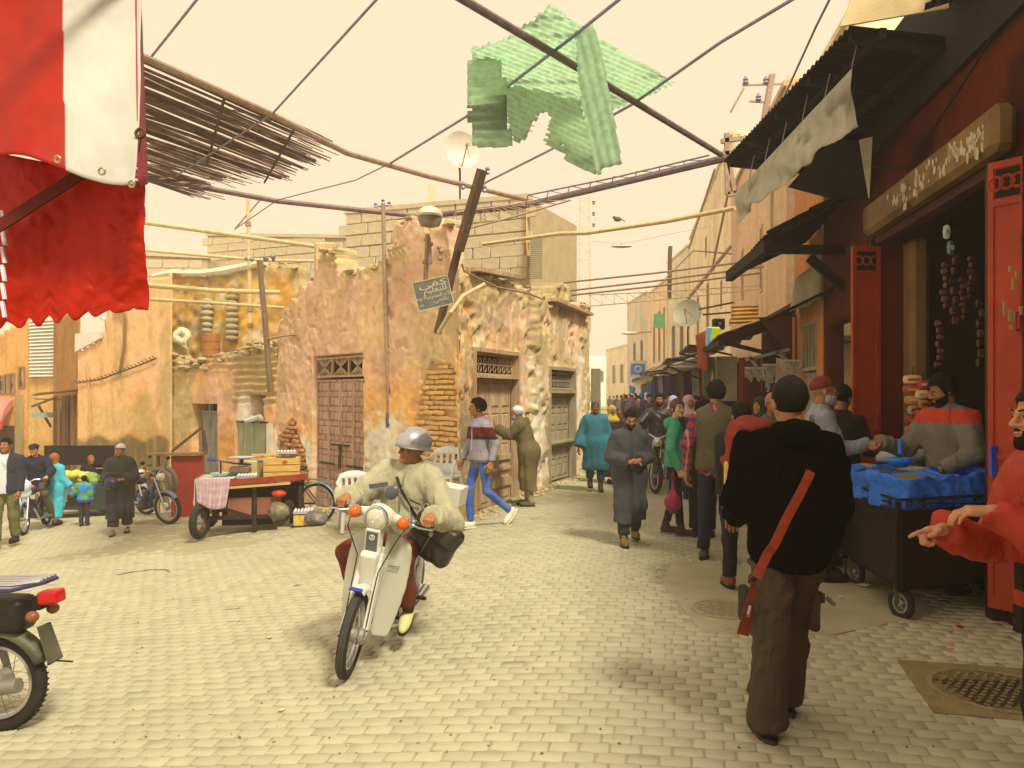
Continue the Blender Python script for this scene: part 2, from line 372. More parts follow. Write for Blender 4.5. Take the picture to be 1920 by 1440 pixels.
def make_stones():
    ang=-math.radians(11);ca,sa=math.cos(ang),math.sin(ang)
    SW,SH=.150,.108
    A0=[]
    J,I=np.meshgrid(np.arange(-20,190),np.arange(-110,75),indexing='ij')
    J=J.ravel();I=I.ravel()
    rs=np.random.default_rng(3)
    rowoff=rs.uniform(-.02,.02,400)
    lx=(I+.5*(J%2))*SW+rowoff[J+20];ly=J*SH
    X=lx*ca-ly*sa;Y=lx*sa+ly*ca+.6
    # courses wander a little as a hand-laid pavement does
    Y=Y+.10*(fbm(X*.35,Y*.35,0,2,2)-.5);X=X+.05*(fbm(X*.4,Y*.4,3,4,2)-.5)
    px=CX+FPX*X/np.maximum(Y,.1);py=HY+FPX*(EYE-gzv(X))/np.maximum(Y,.1)
    ok=(Y>2.9)&(Y<17.2)&(px>-120)&(px<2040)&(X<3.9+.1*Y)
    W_=W2
    ok&=~inpoly(X,Y,patch2)
    for c,r in MAN: ok&=((X-c.x)**2+(Y-c.y)**2>(r+.1)**2)
    # not under the corner building
    ok&=~((W_(X,Y,WL)<-.05)&(W_(X,Y,WR)<-.05))
    # patches where sand and old mortar bury the stones
    bury=sm(.60,.67,fbm(X*.33+3,Y*.33,0,11,3))*sm(8,12,Y)
    ok&=(rs.random(len(X))>bury*.9)
    X,Y,px,py=X[ok],Y[ok],px[ok],py[ok]
    n=len(X);a=ang+rs.normal(0,.022,n);w=SW/2-.0028-rs.random(n)*.003;h=SH/2-.0028-rs.random(n)*.0028
    Zb=gzv(X)-.02;top=gzv(X)+rs.normal(0,.0006,n)
    tx=rs.normal(0,.004,n);ty=rs.normal(0,.004,n)
    loc=[]
    bev=.006
    for k,(sx,sy) in enumerate(((-1,-1),(1,-1),(1,1),(-1,1))):
        loc.append((sx*w,sy*h,Zb,0))
    for sx,sy in((-1,-1),(1,-1),(1,1),(-1,1)): loc.append((sx*w,sy*h,top-.004,1))
    for sx,sy in((-1,-1),(1,-1),(1,1),(-1,1)): loc.append((sx*(w-bev),sy*(h-bev),top,1))
    V=np.zeros((n,12,3))
    for k,(x,y,z,t) in enumerate(loc):
        jx=rs.normal(0,.0022,n);jy=rs.normal(0,.0022,n)
        V[:,k,0]=X+(x+jx)*np.cos(a)-(y+jy)*np.sin(a);V[:,k,1]=Y+(x+jx)*np.sin(a)+(y+jy)*np.cos(a)
        V[:,k,2]=z+t*(tx*x+ty*y)+gzv(V[:,k,0])-gzv(X)
    fq=np.array([(0,1,5,4),(1,2,6,5),(2,3,7,6),(3,0,4,7),(4,5,9,8),(5,6,10,9),(6,7,11,10),(7,4,8,11),(8,9,10,11)])
    tint=np.array(A(198,182,130))[None,:]*(1+.03*rs.normal(0,1,n)[:,None])*(1+.06*(fbm(X*.6,Y*.6,0,9,3)-.5))[:,None]
    tint=tint*np.array([1,1,1])+rs.normal(0,.0025,(n,3))
    gp=sm(.55,.75,fbm(X*.5,Y*.9,0,21,3)); tint=tint*(1-gp[:,None]*.05)
    tint=tint*(1-.05*sm(.56,.68,fbm(X*.9+5,Y*.7,0,33,4))[:,None])*(1-.07*(rs.random(n)>.97))[:,None];tint=np.clip(tint,.05,.85)
    area=1/Y**3*((px>10)&(px<1910)&(py<1425)&(py>760))
    order=np.argsort(-area);near=order[:300];rest=order[300:]
    for i in near:
        o_=V[i]-np.array([X[i],Y[i],0])
        me=mesh_obj('paving_stone',o_,fq,m_stone,ground,False,np.repeat(tint[i][None],12,0))
        me.location=(X[i],Y[i],0)
    Fa=(fq[None]+12*np.arange(len(rest))[:,None,None]).reshape(-1,4)
    so_=mesh_obj('paving_stones',V[rest].reshape(-1,3),Fa,m_stone,ground,False,np.repeat(tint[rest],12,0));so_['kind']='stuff'
def W2(X,Y,W): return (X-W.a.x)*W.n.x+(Y-W.a.y)*W.n.y
# main facades of the corner house
WL=Wall((-.76,11.6),(-4.87,16.6)); WR=Wall((-.76,11.6),(1.73,17.57))
make_stones()
# concrete patch with an inspection cover, and the cast cover at the right
def fan(name,pts,m,parent,dz,seg=1,thick=.02):
    P=[Vector((p[0],p[1],gz(p[0],p[1])+dz)) for p in pts]
    return MB().prism([p-Vector((0,0,thick)) for p in P],(0,0,thick)).build(name,m,parent)
m_conc=mat('cement_patch',A(188,168,115),.9,var=.14,vs=3,bump=.4,bs=30)
fan('cement_patch',[(p.x,p.y) for p in PATCH],m_conc,ground,.001)
def cover(c,r,label,sq):
    m_iron=mat('cover_iron'+sq,A(140,116,66) if sq else A(172,150,98),.7,var=.4,vs=25,bump=.5,bs=60,col2=A(170,145,92) if sq else A(190,168,115))
    e=empty('manhole_cover',(c.x,c.y,gz(c.x,c.y)),math.radians(-14),label,'manhole cover')
    b=MB()
    if sq:
        b.box((0,0,-.01),(r*2.6,r*2.6,.028)); b.build('surround',mat('cover_cement',A(150,125,70),.9,var=.2,vs=8,bump=.5),e)
    R=MB().lathe((0,0,0),[(r*1.08,-.01),(r*1.08,.009),(r*.99,.011),(r*.97,.004)],36);R.build('rim',m_iron,e,True)
    d=MB().lathe((0,0,0),[(r*.955,-.01),(r*.955,.003),(0,.0035)],36);d.build('lid',m_iron,e,True)
    s=MB()
    for i in range(-6,7):
        for j in range(-6,7):
            x,y=i*r/6.5+(j%2)*r/13,j*r/6.5
            if x*x+y*y<(r*.88)**2: s.box((x,y,.006),(r*.085,r*.05,.008),rotz(.7 if (i+j)%2 else -.7))
    s.build('tread_studs',m_iron,e)['kind']='stuff'
cover(MAN[0][0],.27,'round worn inspection cover set in the cement patch beside the man in black','')
cover(MAN[1][0],.34,'cast iron manhole cover in a cement square at the bottom right corner','s')
# litter
def litter(px,py,s,col,label,cat='litter'):
    p=gnd(px,py);b=MB()
    pts=[(random.uniform(.6,1)*s*math.cos(a),random.uniform(.4,.8)*s*math.sin(a)) for a in [i*PI/3 for i in range(6)]]
    q=[Vector((x,y,.008+random.uniform(0,.012))) for x,y in pts]
    b.prism(q,(0,0,.004));o=b.build('scrap_of_litter',mat('litter_%d_%d'%(px,py),col,.6,bump=.1),None);o.location=(p.x,p.y,p.z);o.rotation_euler=(0,0,random.random()*6)
    tag(o,label,cat)
litter(1578,1122,.035,A(240,225,190),'white paper scrap on the cement beside the black cart')
litter(1800,1178,.04,A(205,45,25),'larger red scrap on the ground before the black cart')
litter(1783,1188,.025,A(205,45,25),'smaller red scrap left of the larger red one')
litter(1783,1222,.022,A(215,95,60),'orange crumb of litter between the red scraps and the manhole cover')
litter(1620,1100,.10,A(220,215,190),'white card lying under the edge of the black cart')
litter(1232,1068,.03,A(235,215,170),'pale scrap on the paving left of the cement patch')
litter(505,1197,.03,A(240,210,150),'pale crumb on open paving left of the moped wheel')
litter(528,1334,.03,A(240,215,150),'yellowish scrap on the paving near the bottom left')
litter(410,1004,.03,A(150,110,60),'brown leaf in front of the egg cart wheel')

g0=[gnd(x,y) for x,y in((218,1079),(250,1073),(285,1069),(312,1069),(318,1073))]
tag(MB().tube([p+Vector((0,0,.008)) for p in g0],.007,5).build('cord',mat('faded_cord',A(150,130,110),.8),None,True),'thin faded cord curving on the open paving left of the rider','cord')
def grit():
    r=random.Random(12);b=MB()
    for i in range(240):
        px=r.uniform(20,1900);py=770+650*r.random()**.8;p=gnd(px,py)
        if p.y>16:continue
        q=r.uniform(.004,.013);b.box((p.x,p.y,p.z+q*.3),(q*1.5,q,q*.7),rotz(r.random()*3),.6)
    b.build('grit',mat('grit_brown',A(150,120,75),.95,var=.4,vs=3),ground)['kind']='stuff'
grit()
# ================= LEFT: CORNER HOUSE =================
m_plaster=mat('weathered_plaster',(0,0,0),.95,var=.13,vs=7,bump=.32,bs=24,attr=True,spec=.15)
m_brick=mat('mud_brick',A(214,152,70,.8),.95,var=.2,vs=14,bump=.5,bs=40,col2=A(240,190,105,.8))
m_brickred=mat('fired_brick',A(175,95,45,.8),.95,var=.2,vs=14,bump=.5,bs=40,col2=A(215,160,90,.8))
m_oldwood=mat('grey_brown_door_wood',A(152,116,76,.64),.75,var=.25,vs=3,bump=.5,bs=25,stretch=(6,6,.8),col2=A(198,162,110,.64))
m_redwood=mat('dark_red_brown_door_wood',A(128,88,60,.62),.7,var=.25,vs=3,bump=.4,bs=25,stretch=(5,5,.8),col2=A(190,150,108,.62))
m_greywood=mat('bleached_grey_wood',A(150,126,86,.8),.8,var=.25,vs=3,bump=.5,bs=25,stretch=(6,6,.8),col2=A(190,166,118,.8))
m_rust=mat('rusted_iron',A(95,65,40,.8),.8,var=.3,vs=20,bump=.3)
m_iron=mat('dark_iron',A(70,55,40,.8),.6,metal=.3,var=.3,vs=20,bump=.2)
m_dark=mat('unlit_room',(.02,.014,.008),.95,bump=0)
K=.88
pink=A(214,164,118,K);mauve=A(196,146,104,K);orange=A(232,158,70,K);ochre=A(222,178,100,K);mud=A(196,164,98,K);white=A(245,222,172,K);salmon=A(252,186,112,K);olive=A(190,155,75,K);lpink=A(236,182,122,K)
house=empty('corner_house',(-.76,11.6,gz(-.76)),0,'derelict pink and orange corner house with peeling plaster where the two streets meet','building')
def topL(u):
    p=WL.P(u,0);px=CX+FPX*p.x/p.y
    ys=[(500,640),(520,612),(548,560),(560,545),(590,528),(600,470),(628,470),(632,512),(700,498),(722,490),(733,470),(737,425),(770,412),(838,418),(845,470),(862,520)]
    py=np.interp(px,[a for a,b in ys],[b for a,b in ys])
    return EYE+(HY-py)/FPX*p.y+.05*math.sin(u*23)+.03*math.sin(u*61)
def topR(u):
    p=WR.P(u,0);px=CX+FPX*p.x/p.y
    ys=[(862,520),(880,508),(905,520),(960,535),(1000,548),(1035,565),(1037,535),(1066,535),(1068,570),(1100,575),(1108,580)]
    return EYE+(HY-np.interp(px,[a for a,b in ys],[b for a,b in ys]))/FPX*p.y+.04*math.sin(u*19)+.02*math.sin(u*53)
def pxy(Pm):
    return CX+FPX*Pm[...,0]/Pm[...,1],HY-FPX*(Pm[...,2]-EYE)/Pm[...,1]
def colL(U,Z,P):
    px,py=pxy(P);n=fbm(U*2.2,Z*2.2,0,1);n2=fbm(U*7,Z*3,0,2);C=np.zeros(U.shape+(3,))+np.array(pink)
    C=mixc(C,mauve,sm(.40,.62,n));C=mixc(C,mud,blob(px,py,820,640,55,90,3,.5,.7)*.8)
    C=mixc(C,ochre,sm(.55,.7,fbm(U*1.3,Z*1.3,0,9))*.5)
    st=sm(.5,.7,fbm(U*9,Z*.7,0,5));C=mixc(C,mud,st*.35)
    C=mixc(C,mud,blob(px,py,650,480,120,34,4,.4,.5)*.8)
    C=mixc(C,orange,blob(px,py,750,795,95,80,6,.45,.6)*.98)
    C=mixc(C,orange,blob(px,py,845,800,45,130,26,.4,.6,14)*.7)
    C=mixc(C,orange,blob(px,py,560,840,26,80,16,.4,.6)*.55)
    C=mixc(C,orange,blob(px,py,690,760,16,110,36,.4,.6)*.5)
    C=mixc(C,white,blob(px,py,715,870,45,70,7,.35,.8,18)*.85)
    C=mixc(C,white,blob(px,py,570,860,14,45,8,.35,.8,18)*.8)
    C=mixc(C,white,blob(px,py,856,830,14,60,8,.35,.8,10)*.7)
    C=mixc(C,mud,blob(px,py,820,905,70,48,28,.3,.5)*.9)
    C=mixc(C,A(165,125,70,.8),inpoly(px,py,BP1).astype(float)*.9);C=mixc(C,A(110,62,32,.8),inpoly(px,py,BP2).astype(float)*.85)
    C=mixc(C,ochre,blob(px,py,700,570,30,80,10,.5,.6)*.5)
    C=mixc(C,olive,sm(900,950,py)*sm(.4,.6,n2)*.7)
    C=mixc(C,mauve,blob(px,py,600,600,60,90,12,.5,.5)*.5)
    C=mixc(C,mud,sm(.68,.74,fbm(U*5,Z*5,0,31))*.8)
    C=mixc(C,mauve,blob(px,py,780,580,50,80,13,.5,.5)*.45)
    C=C*.87+np.array(A(238,208,150,K))*.13;return np.clip(C*(1.22+.30*n2[...,None]),0,.85)  # cream stands in for haze; face brightened because little sun reaches it
BP1=[(748,935),(762,850),(780,790),(792,720),(806,676),(852,686),(859,880),(859,935)];BP2=[(526,910),(524,818),(548,784),(570,850),(580,910)]
def relL(U,Z):
    P=np.array(WL.a)+U[...,None]*np.array(WL.d);P[...,2]=Z;px,py=pxy(P)
    d=.05*(fbm(U*1.7,Z*1.7,0,4)-.5)+.018*(fbm(U*6,Z*6,0,6)-.5)+.012*(fbm(U*22,Z*22,0,7)-.5)-.014*sm(.54,.56,fbm(U*2.1,Z*2.1,0,8,4))-.02*(1-sm(0,.012,np.abs(fbm(U*1.4,Z*1.9,0,12,3)-.5)))
    d-=.05*sm(.64,.72,fbm(U*4,Z*4,0,31))
    for pl in(BP1,BP2):
        m=inpoly(px+14*(fbm(px/9,py/9,0,3)-.5),py,pl).astype(float);d=d*(1-m)-.075*m
    # herringbone brick bands under the parapet
    band=blob(px,py,650,470,110,32,4,.2,.3);d+=band*.03*np.sign(np.sin(U*40+np.abs(np.sin(Z*18))*5))
    d+=.06*blob(px,py,790,460,50,40,14,.4,.6)
    return d
def stripdark(U,Z,P): return None
qs=WL.q
uA,_=WL.q(680,800);uB,_=WL.q(585,800)
LD=(uA,uB,WL.gb(uA)-.3,2.43)
relief_wall('wall',WL,-1.0,topL,[LD],colL,relL,.45,.032,m_plaster,house)
def colR(U,Z,P):
    px,py=pxy(P);n=fbm(U*2.5,Z*2.2,0,51);n2=fbm(U*8,Z*3,0,52);C=np.zeros(U.shape+(3,))+np.array(lpink)
    C=mixc(C,pink,sm(.45,.65,n));C=mixc(C,orange,blob(px,py,874,710,40,120,53,.5,.9,9)*.98);C=mixc(C,orange,blob(px,py,930,640,60,25,54,.5,.6)*.45)
    st=sm(.52,.62,fbm(U*11,Z*1.1,0,55));C=mixc(C,white,st*.6)
    C=mixc(C,mud,sm(.53,.6,fbm(U*5,Z*2.2,0,59))*.65)
    C=mixc(C,mud,(1-sm(540,575,py-(px-862)*.16))*.95)
    C=mixc(C,ochre,blob(px,py,905,530,40,40,56,.4,.5)*.8)
    C=mixc(C,mud,blob(px,py,1012,700,16,260,57,.5,.8)*.85)
    C=mixc(C,white,blob(px,py,1005,840,24,120,58,.4,1.0,14)*.8)
    C=mixc(C,white,blob(px,py,858,840,22,80,58,.5,1.2,7)*.5)
    C=mixc(C,white,blob(px,py,1088,760,12,110,60,.4,1.0,14)*.7)
    C=mixc(C,mud,blob(px,py,1105,650,12,160,61,.4,.6)*.8)
    C=mixc(C,olive,sm(880,905,py)*.6)
    C=C*.88+np.array(A(242,214,155,K))*.12;return np.clip(C*(.92+.32*n2[...,None]),0,.85)  # cream mixed into the wall colour to stand for haze
def relR(U,Z):
    P=np.array(WR.a)+U[...,None]*np.array(WR.d);P[...,2]=Z;px,py=pxy(P)
    d=.05*(fbm(U*1.7,Z*1.7,0,64)-.5)+.02*(fbm(U*6,Z*6,0,66)-.5)+.014*(fbm(U*22,Z*22,0,67)-.5)-.018*sm(.53,.55,fbm(U*3.1,Z*1.6,0,68,4))-.02*(1-sm(0,.012,np.abs(fbm(U*1.4,Z*1.9,0,72,3)-.5)))
    d+=.10*(1-sm(530,575,py-(px-862)*.16))*(fbm(U*5,Z*7,0,67)-.35)
    d-=.05*sm(.62,.7,fbm(U*4,Z*3,0,68))
    d+=.10*blob(px,py,1010,680,13,240,69,.3,.7)
    d-=.10*blob(px,py,1058,583,10,14,3,.2,.3)
    return d
RD1=(WR.upx(889),WR.upx(972),-.5,2.38);RD2=(WR.upx(1030),WR.upx(1078),-.5,2.22)
relief_wall('wall',WR,-.6,topR,[RD1,RD2],colR,relR,.45,.032,m_plaster,house)
# exposed mud bricks, each its own piece
def bricks(W,poly,bw,bh,m,seed,depth=.09,parent=None,out=.0,pr=.9,hk=.76,jit=1):
    r=random.Random(seed)
    us=[];P3=[W.q(*p) for p in poly]
    u0,u1=min(p[0] for p in P3),max(p[0] for p in P3);z0,z1=min(p[1] for p in P3),max(p[1] for p in P3)
    protos=[]
    for k in range(5):
        b=MB();P=[]
        w,h,d=bw*.95,bh*hk,depth
        for z in(-1,1):
            for x,y in((-1,-1),(1,-1),(1,1),(-1,1)):
                P.append((x*w/2+r.uniform(-.010,.010)*jit,y*d/2+r.uniform(-.008,.010)*jit,z*h/2+r.uniform(-.006,.006)*jit))
        b.add(P,[(3,2,1,0),(4,5,6,7),(0,1,5,4),(1,2,6,5),(2,3,7,6),(3,0,4,7)])
        protos.append(b)
    obs=[];j=0;z=z0
    poly_=[(p[0],p[1]) for p in P3]
    while z<z1:
        u=u0+(j%2)*bw/2
        while u<u1:
            if inpoly(np.array(u),np.array(z),poly_) and r.random()<pr:
                k=r.randrange(5)
                if len(obs)<5: o=protos[len(obs)].build('brick',m,parent,True,30,bevel=.008)
                else:
                    o=bpy.data.objects.new('brick',obs[k].data);COL.objects.link(o);o.parent=parent
                    mm=o.modifiers.new('b','BEVEL');mm.width=.008;mm.limit_method='ANGLE'
                c=W.P(u+r.uniform(-.012,.012)*jit,z+r.uniform(-.006,.006)*jit,out-depth/2+r.uniform(-.015,.022)*jit)
                o.matrix_world=Matrix.Translation(c-parent.location if parent else c)@W.R.to_4x4()@Matrix.Rotation(r.uniform(-.035,.035)*jit,4,'Y')@Matrix.Rotation(r.uniform(-.06,.06)*jit,4,'Z')
                obs.append(o)
            u+=bw*r.uniform(.92,1.06)
        z+=bh*r.uniform(.93,1.07);j+=1
    return obs
def place_children(parent):
    """meshes built in world coordinates: undo the parent's own offset"""
    off=parent.location.copy()
    inv=Matrix.Rotation(-parent.rotation_euler.z,4,'Z')@Matrix.Translation(-off)
    for c in parent.children:
        if c.get('_done'):continue
        if c.matrix_basis==Matrix.Identity(4): c.matrix_basis=inv
        c['_done']=1
bricks(WL,BP1,.27,.078,m_brick,5,parent=house,out=-.018,pr=.97)
bricks(WL,BP2,.25,.085,m_brickred,6,parent=house,out=.0)
bricks(WR,[(985,905),(988,740),(1000,730),(1003,900)],.24,.10,m_brick,7,parent=house,out=.0,pr=.7)
# doors
def panel_door(W,u0,u1,z0,z1,cols,rows,m,mframe,o=-.12,pw=.03,name='door',parent=None,leafs=2,skip=()):
    """leaves with recessed frames and raised panels; every leaf is a part and its panels sub-parts"""
    res=[];lw=(u1-u0)/leafs
    for l in range(leafs):
        a=u0+lw*l+.006;b=a+lw-.012
        mb=MB();W.box(mb,a,b,z0,z1,o-.045,o-.015)
        cpl=cols//leafs;cw=(b-a)/cpl;rh=(z1-z0)/rows
        for i in range(cpl+1):
            uu=a+cw*i;W.box(mb,max(a,uu-pw),min(b,uu+pw),z0,z1,o-.013,o+.008)
        for j in range(rows+1):
            zz=z0+rh*j;W.box(mb,a+pw,b-pw,max(z0,zz-pw),min(z1,zz+pw),o-.0135,o+.0055)
        leaf=mb.build(name,m,parent)
        proto=None
        for i in range(cpl):
            for j in range(rows):
                if (l*cpl+i,j) in skip: continue
                cu=a+cw*(i+.5);cz=z0+rh*(j+.5)
                if proto is None:
                    pm=MB();w2,h2=(cw-2*pw)/2-.008,(rh-2*pw)/2-.008
                    P=[(-w2,0,-h2),(w2,0,-h2),(w2,0,h2),(-w2,0,h2),(-w2+.03,.022,-h2+.03),(w2-.03,.022,-h2+.03),(w2-.03,.022,h2-.03),(-w2+.03,.022,h2-.03)]
                    pm.add(P,[(4,5,6,7),(0,1,5,4),(1,2,6,5),(2,3,7,6),(3,0,4,7)])
                    proto=pm.build('panel',m,leaf);q=proto
                else: q=share(proto,'panel',leaf)
                q.matrix_basis=Matrix.Translation(W.P(cu,cz,o-.014))@W.R.to_4x4()
        res.append(leaf)
    return res
def lattice(W,u0,u1,z0,z1,m,o=-.1,parent=None,nb=3,pat='fan',name='fanlight'):
    mb=MB()
    for z in(z0,z1):W.box(mb,u0,u1,z-.02,z+.02,o-.02,o+.02)
    for i in range(nb+1):
        u=u0+(u1-u0)*i/nb;W.box(mb,u-.018,u+.018,z0,z1,o-.021,o+.021)
    n=nb
    for i in range(n):
        a=u0+(u1-u0)*i/n;b=u0+(u1-u0)*(i+1)/n;k=6 if pat=='fan' else 9
        for q in range(k+1):
            t=q/k
            if pat=='fan':
                mb.span(W.P(a+(b-a)*t,z0,o),W.P(a+(b-a)*(1-t),z1,o),.018); 
                mb.span(W.P(a+(b-a)*t,z0,o-.01),W.P((a+b)/2,(z0+z1)/2,o-.01),.01)
            else:
                mb.torus(W.P(a+(b-a)*t,(z0*.35+z1*.65),o),(z1-z0)*.16,.013,W.n,10,4)
                mb.torus(W.P(a+(b-a)*t,(z0*.72+z1*.28),o),(z1-z0)*.16,.009,W.n,10,4)
    if pat!='fan': W.box(mb,u0,u1,(z0+z1)/2-.01,(z0+z1)/2+.01,o-.01,o+.012)
    return mb.build(name,m,parent)
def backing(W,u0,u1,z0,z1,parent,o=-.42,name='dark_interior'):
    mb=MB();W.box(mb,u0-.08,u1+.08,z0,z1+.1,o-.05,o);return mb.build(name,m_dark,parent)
z0=WL.gb((uA+uB)/2)+.03
panel_door(WL,LD[0]+.03,LD[1]-.03,z0-.12,1.98,4,9,m_redwood,m_redwood,o=-.10,parent=house,leafs=4,pw=.04)
lattice(WL,LD[0]+.03,LD[1]-.03,2.04,2.38,m_oldwood,o=-.10,parent=house)
backing(WL,LD[0],LD[1],z0,2.4,house)
b=MB();mu=(uA+uB)/2
for (ua,ub,z,t) in((mu-.35,mu+.35,.78,.03),(mu-.85,mu-.25,.42,.028),(mu+.25,mu+.8,.42,.028)): WL.box(b,ua,ub,z-t/2,z+t/2,-.09,-.06)
WL.box(b,mu-.03,mu+.05,.35,.78,-.09,-.065)
b.build('iron_bar',m_iron,house)
for uu,z in((mu+.02,.62),(mu-.55,.33),(mu+.5,.33)):
    b=MB();p=WL.P(uu,z,-.05);b.box(p,(.055,.03,.06),WL.R);b.torus(p+Vector((0,0,.045)),.022,.006,WL.n,10,5);b.build('padlock',mat('padlock_steel',A(200,180,130),.4,metal=.7),house)
panel_door(WR,RD1[0]+.04,RD1[1]-.04,.02+WR.gb(RD1[0]),1.95,4,4,m_oldwood,m_oldwood,o=-.14,parent=house,leafs=4,pw=.045)
lattice(WR,RD1[0]+.04,RD1[1]-.04,2.02,2.34,m_oldwood,o=-.1,parent=house,nb=1,pat='ring')
backing(WR,RD1[0],RD1[1],0,2.4,house,-.4)
b=MB()
for (ua,ub,za,zb) in((RD1[0]-.02,RD1[1]+.02,2.36,2.42),(RD1[0]-.02,RD1[0]+.04,-.3,2.36),(RD1[1]-.04,RD1[1]+.02,-.3,2.36),(RD1[0]+.04,RD1[1]-.04,1.96,2.0)): WR.box(b,ua,ub,za,zb,-.12,.03)
b.build('door_frame',m_oldwood,house)
b=MB()
for z,h in((.62,.09),(.18,.14),(.45,.05)): WR.box(b,RD1[0]+.9,RD1[1]-.1,z,z+h,-.125,-.09)
b.build('mending_board',m_oldwood,house)
panel_door(WR,RD2[0]+.04,RD2[1]-.04,.02,1.72,4,5,m_greywood,m_greywood,o=-.14,parent=house,leafs=2,pw=.045)
lattice(WR,RD2[0]+.04,RD2[1]-.04,1.82,2.12,m_greywood,o=-.1,parent=house,nb=1,pat='ring')
backing(WR,RD2[0],RD2[1],0,2.2,house,-.4)
b=MB()
for (ua,ub,za,zb) in((RD2[0]-.02,RD2[1]+.02,2.18,2.24),(RD2[0]-.02,RD2[0]+.04,-.3,2.18),(RD2[1]-.04,RD2[1]+.02,-.3,2.18),(RD2[0]+.04,RD2[1]-.04,1.73,1.79),(RD2[0]+.04,RD2[1]-.04,.75,.79)): WR.box(b,ua,ub,za,zb,-.12,.03)
b.build('door_frame',m_greywood,house)
# meter box on the wall between the doors, shutter board at the far end
b=MB();um=WR.upx(1015);WR.box(b,um-.12,um+.14,.55,1.1,.02,.08);b.build('meter_box',m_greywood,house)
# coping stones and rubble on the parapet
m_rub=mat('parapet_rubble',A(200,170,110,.85),.95,var=.25,vs=9,bump=.6,bs=20)
def rubble(W,top,n,u0,u1,s,seed,parent,name='coping_rubble',m=None):
    r=random.Random(seed);pr=[]
    for k in range(4):
        b=MB();b.ball((0,0,0),1,6,4);b.v=[tuple(c*r.uniform(.7,1.25) for c in v) for v in b.v];pr.append(b)
    obs=[]
    for i in range(n):
        u=r.uniform(u0,u1);p=W.P(u,top(u)+r.uniform(-.05,.03),r.uniform(-.35,.06))
        if len(obs)<4:o=pr[len(obs)].build(name,m or m_rub,parent)
        else:o=bpy.data.objects.new(name,obs[r.randrange(4)].data);COL.objects.link(o);o.parent=parent
        sc=s*r.uniform(.5,1.2)
        o.matrix_basis=Matrix.Translation(p-parent.location)@W.R.to_4x4()@Matrix.Rotation(r.uniform(-.4,.4),4,'Y')@Matrix.Diagonal((sc*1.6,sc*1.1,sc*.55,1));o['_done']=1
        obs.append(o)
rubble(WL,topL,46,.3,WL.L-1.6,.08,3,house);rubble(WR,topR,70,.2,WR.L-.1,.075,4,house)
for pa,pb in(((880,505),(958,520)),((1030,562),(1100,590))):
    b=MB();a=WR.q(*pa);c=WR.q(*pb);b.span(WR.P(a[0],a[1],.05),WR.P(c[0],c[1],.05),.22,.06)
    b.build('parapet_plank',m_oldwood,house)
# gable end: far side wall closing the house
Wend=Wall((1.73,17.57),(1.2,19.5));b=MB();b.prism([WR.P(WR.L-.45,-.6,-.45),WR.P(WR.L-.01,-.6,-.01),Vector((1.9,22,-.6)),Vector((1.0,22,-.6))],(0,0,4.1));b.build('side_wall',m_plaster,house) if False else None
for c in house.children:
    if not c.get('_done') :
        if c.name.startswith('brick'):c['_done']=1
place_children(house)
# drain pipe pole down the left wall and its fittings
def rodpx(pts,Y): return [at(x,y,Yq) for (x,y),Yq in zip(pts,Y if isinstance(Y,(list,tuple)) else [Y]*len(pts))]
m_pipe=mat('weathered_galvanised_pipe',A(176,140,100,.9),.6,metal=.2,var=.2,vs=15,bump=.15)
m_ppipe=mat('purple_brown_pipe',A(126,98,86,.8),.55,metal=.3,var=.25,vs=12,bump=.15)
m_bpipe=mat('blue_grey_rod',A(140,130,130,.8),.5,metal=.4,var=.2,vs=12,bump=.1)
m_ypipe=mat('pale_conduit',A(225,190,120,.9),.6,var=.15,vs=12,bump=.15)
u,_=WL.q(722,700);p0=WL.P(u,0,.09);Yp=p0.y
e=empty('conduit_post',(p0.x,p0.y,0),0,'slim vertical conduit post on the pink wall right of the big brown door','post')
MB().tube([at(718,382,Yp),at(722,560,Yp),at(729,778,Yp)],.035,8).build('post',m_pipe,e,True)
MB().lathe(at(729,778,Yp)-Vector((0,0,.1)),[(.05,-.1),(.055,0),(.055,.12),(.04,.14)],10).build('blue_collar',mat('collar_blue_grey',A(110,105,110),.5),e,True)
b=MB();q=at(718,385,Yp)
for dx,dz in((-.12,0),(.1,.02),(0,.06)):b.lathe(q+Vector((dx,0,dz)),[(.0,-.04),(.03,-.03),(.02,0),(.035,.02),(0,.05)],8)
b.tube([q+Vector((-.14,0,-.02)),q+Vector((.14,0,.0))],.012,5);b.build('insulator_bracket',m_bpipe,e,True)
place_children(e)
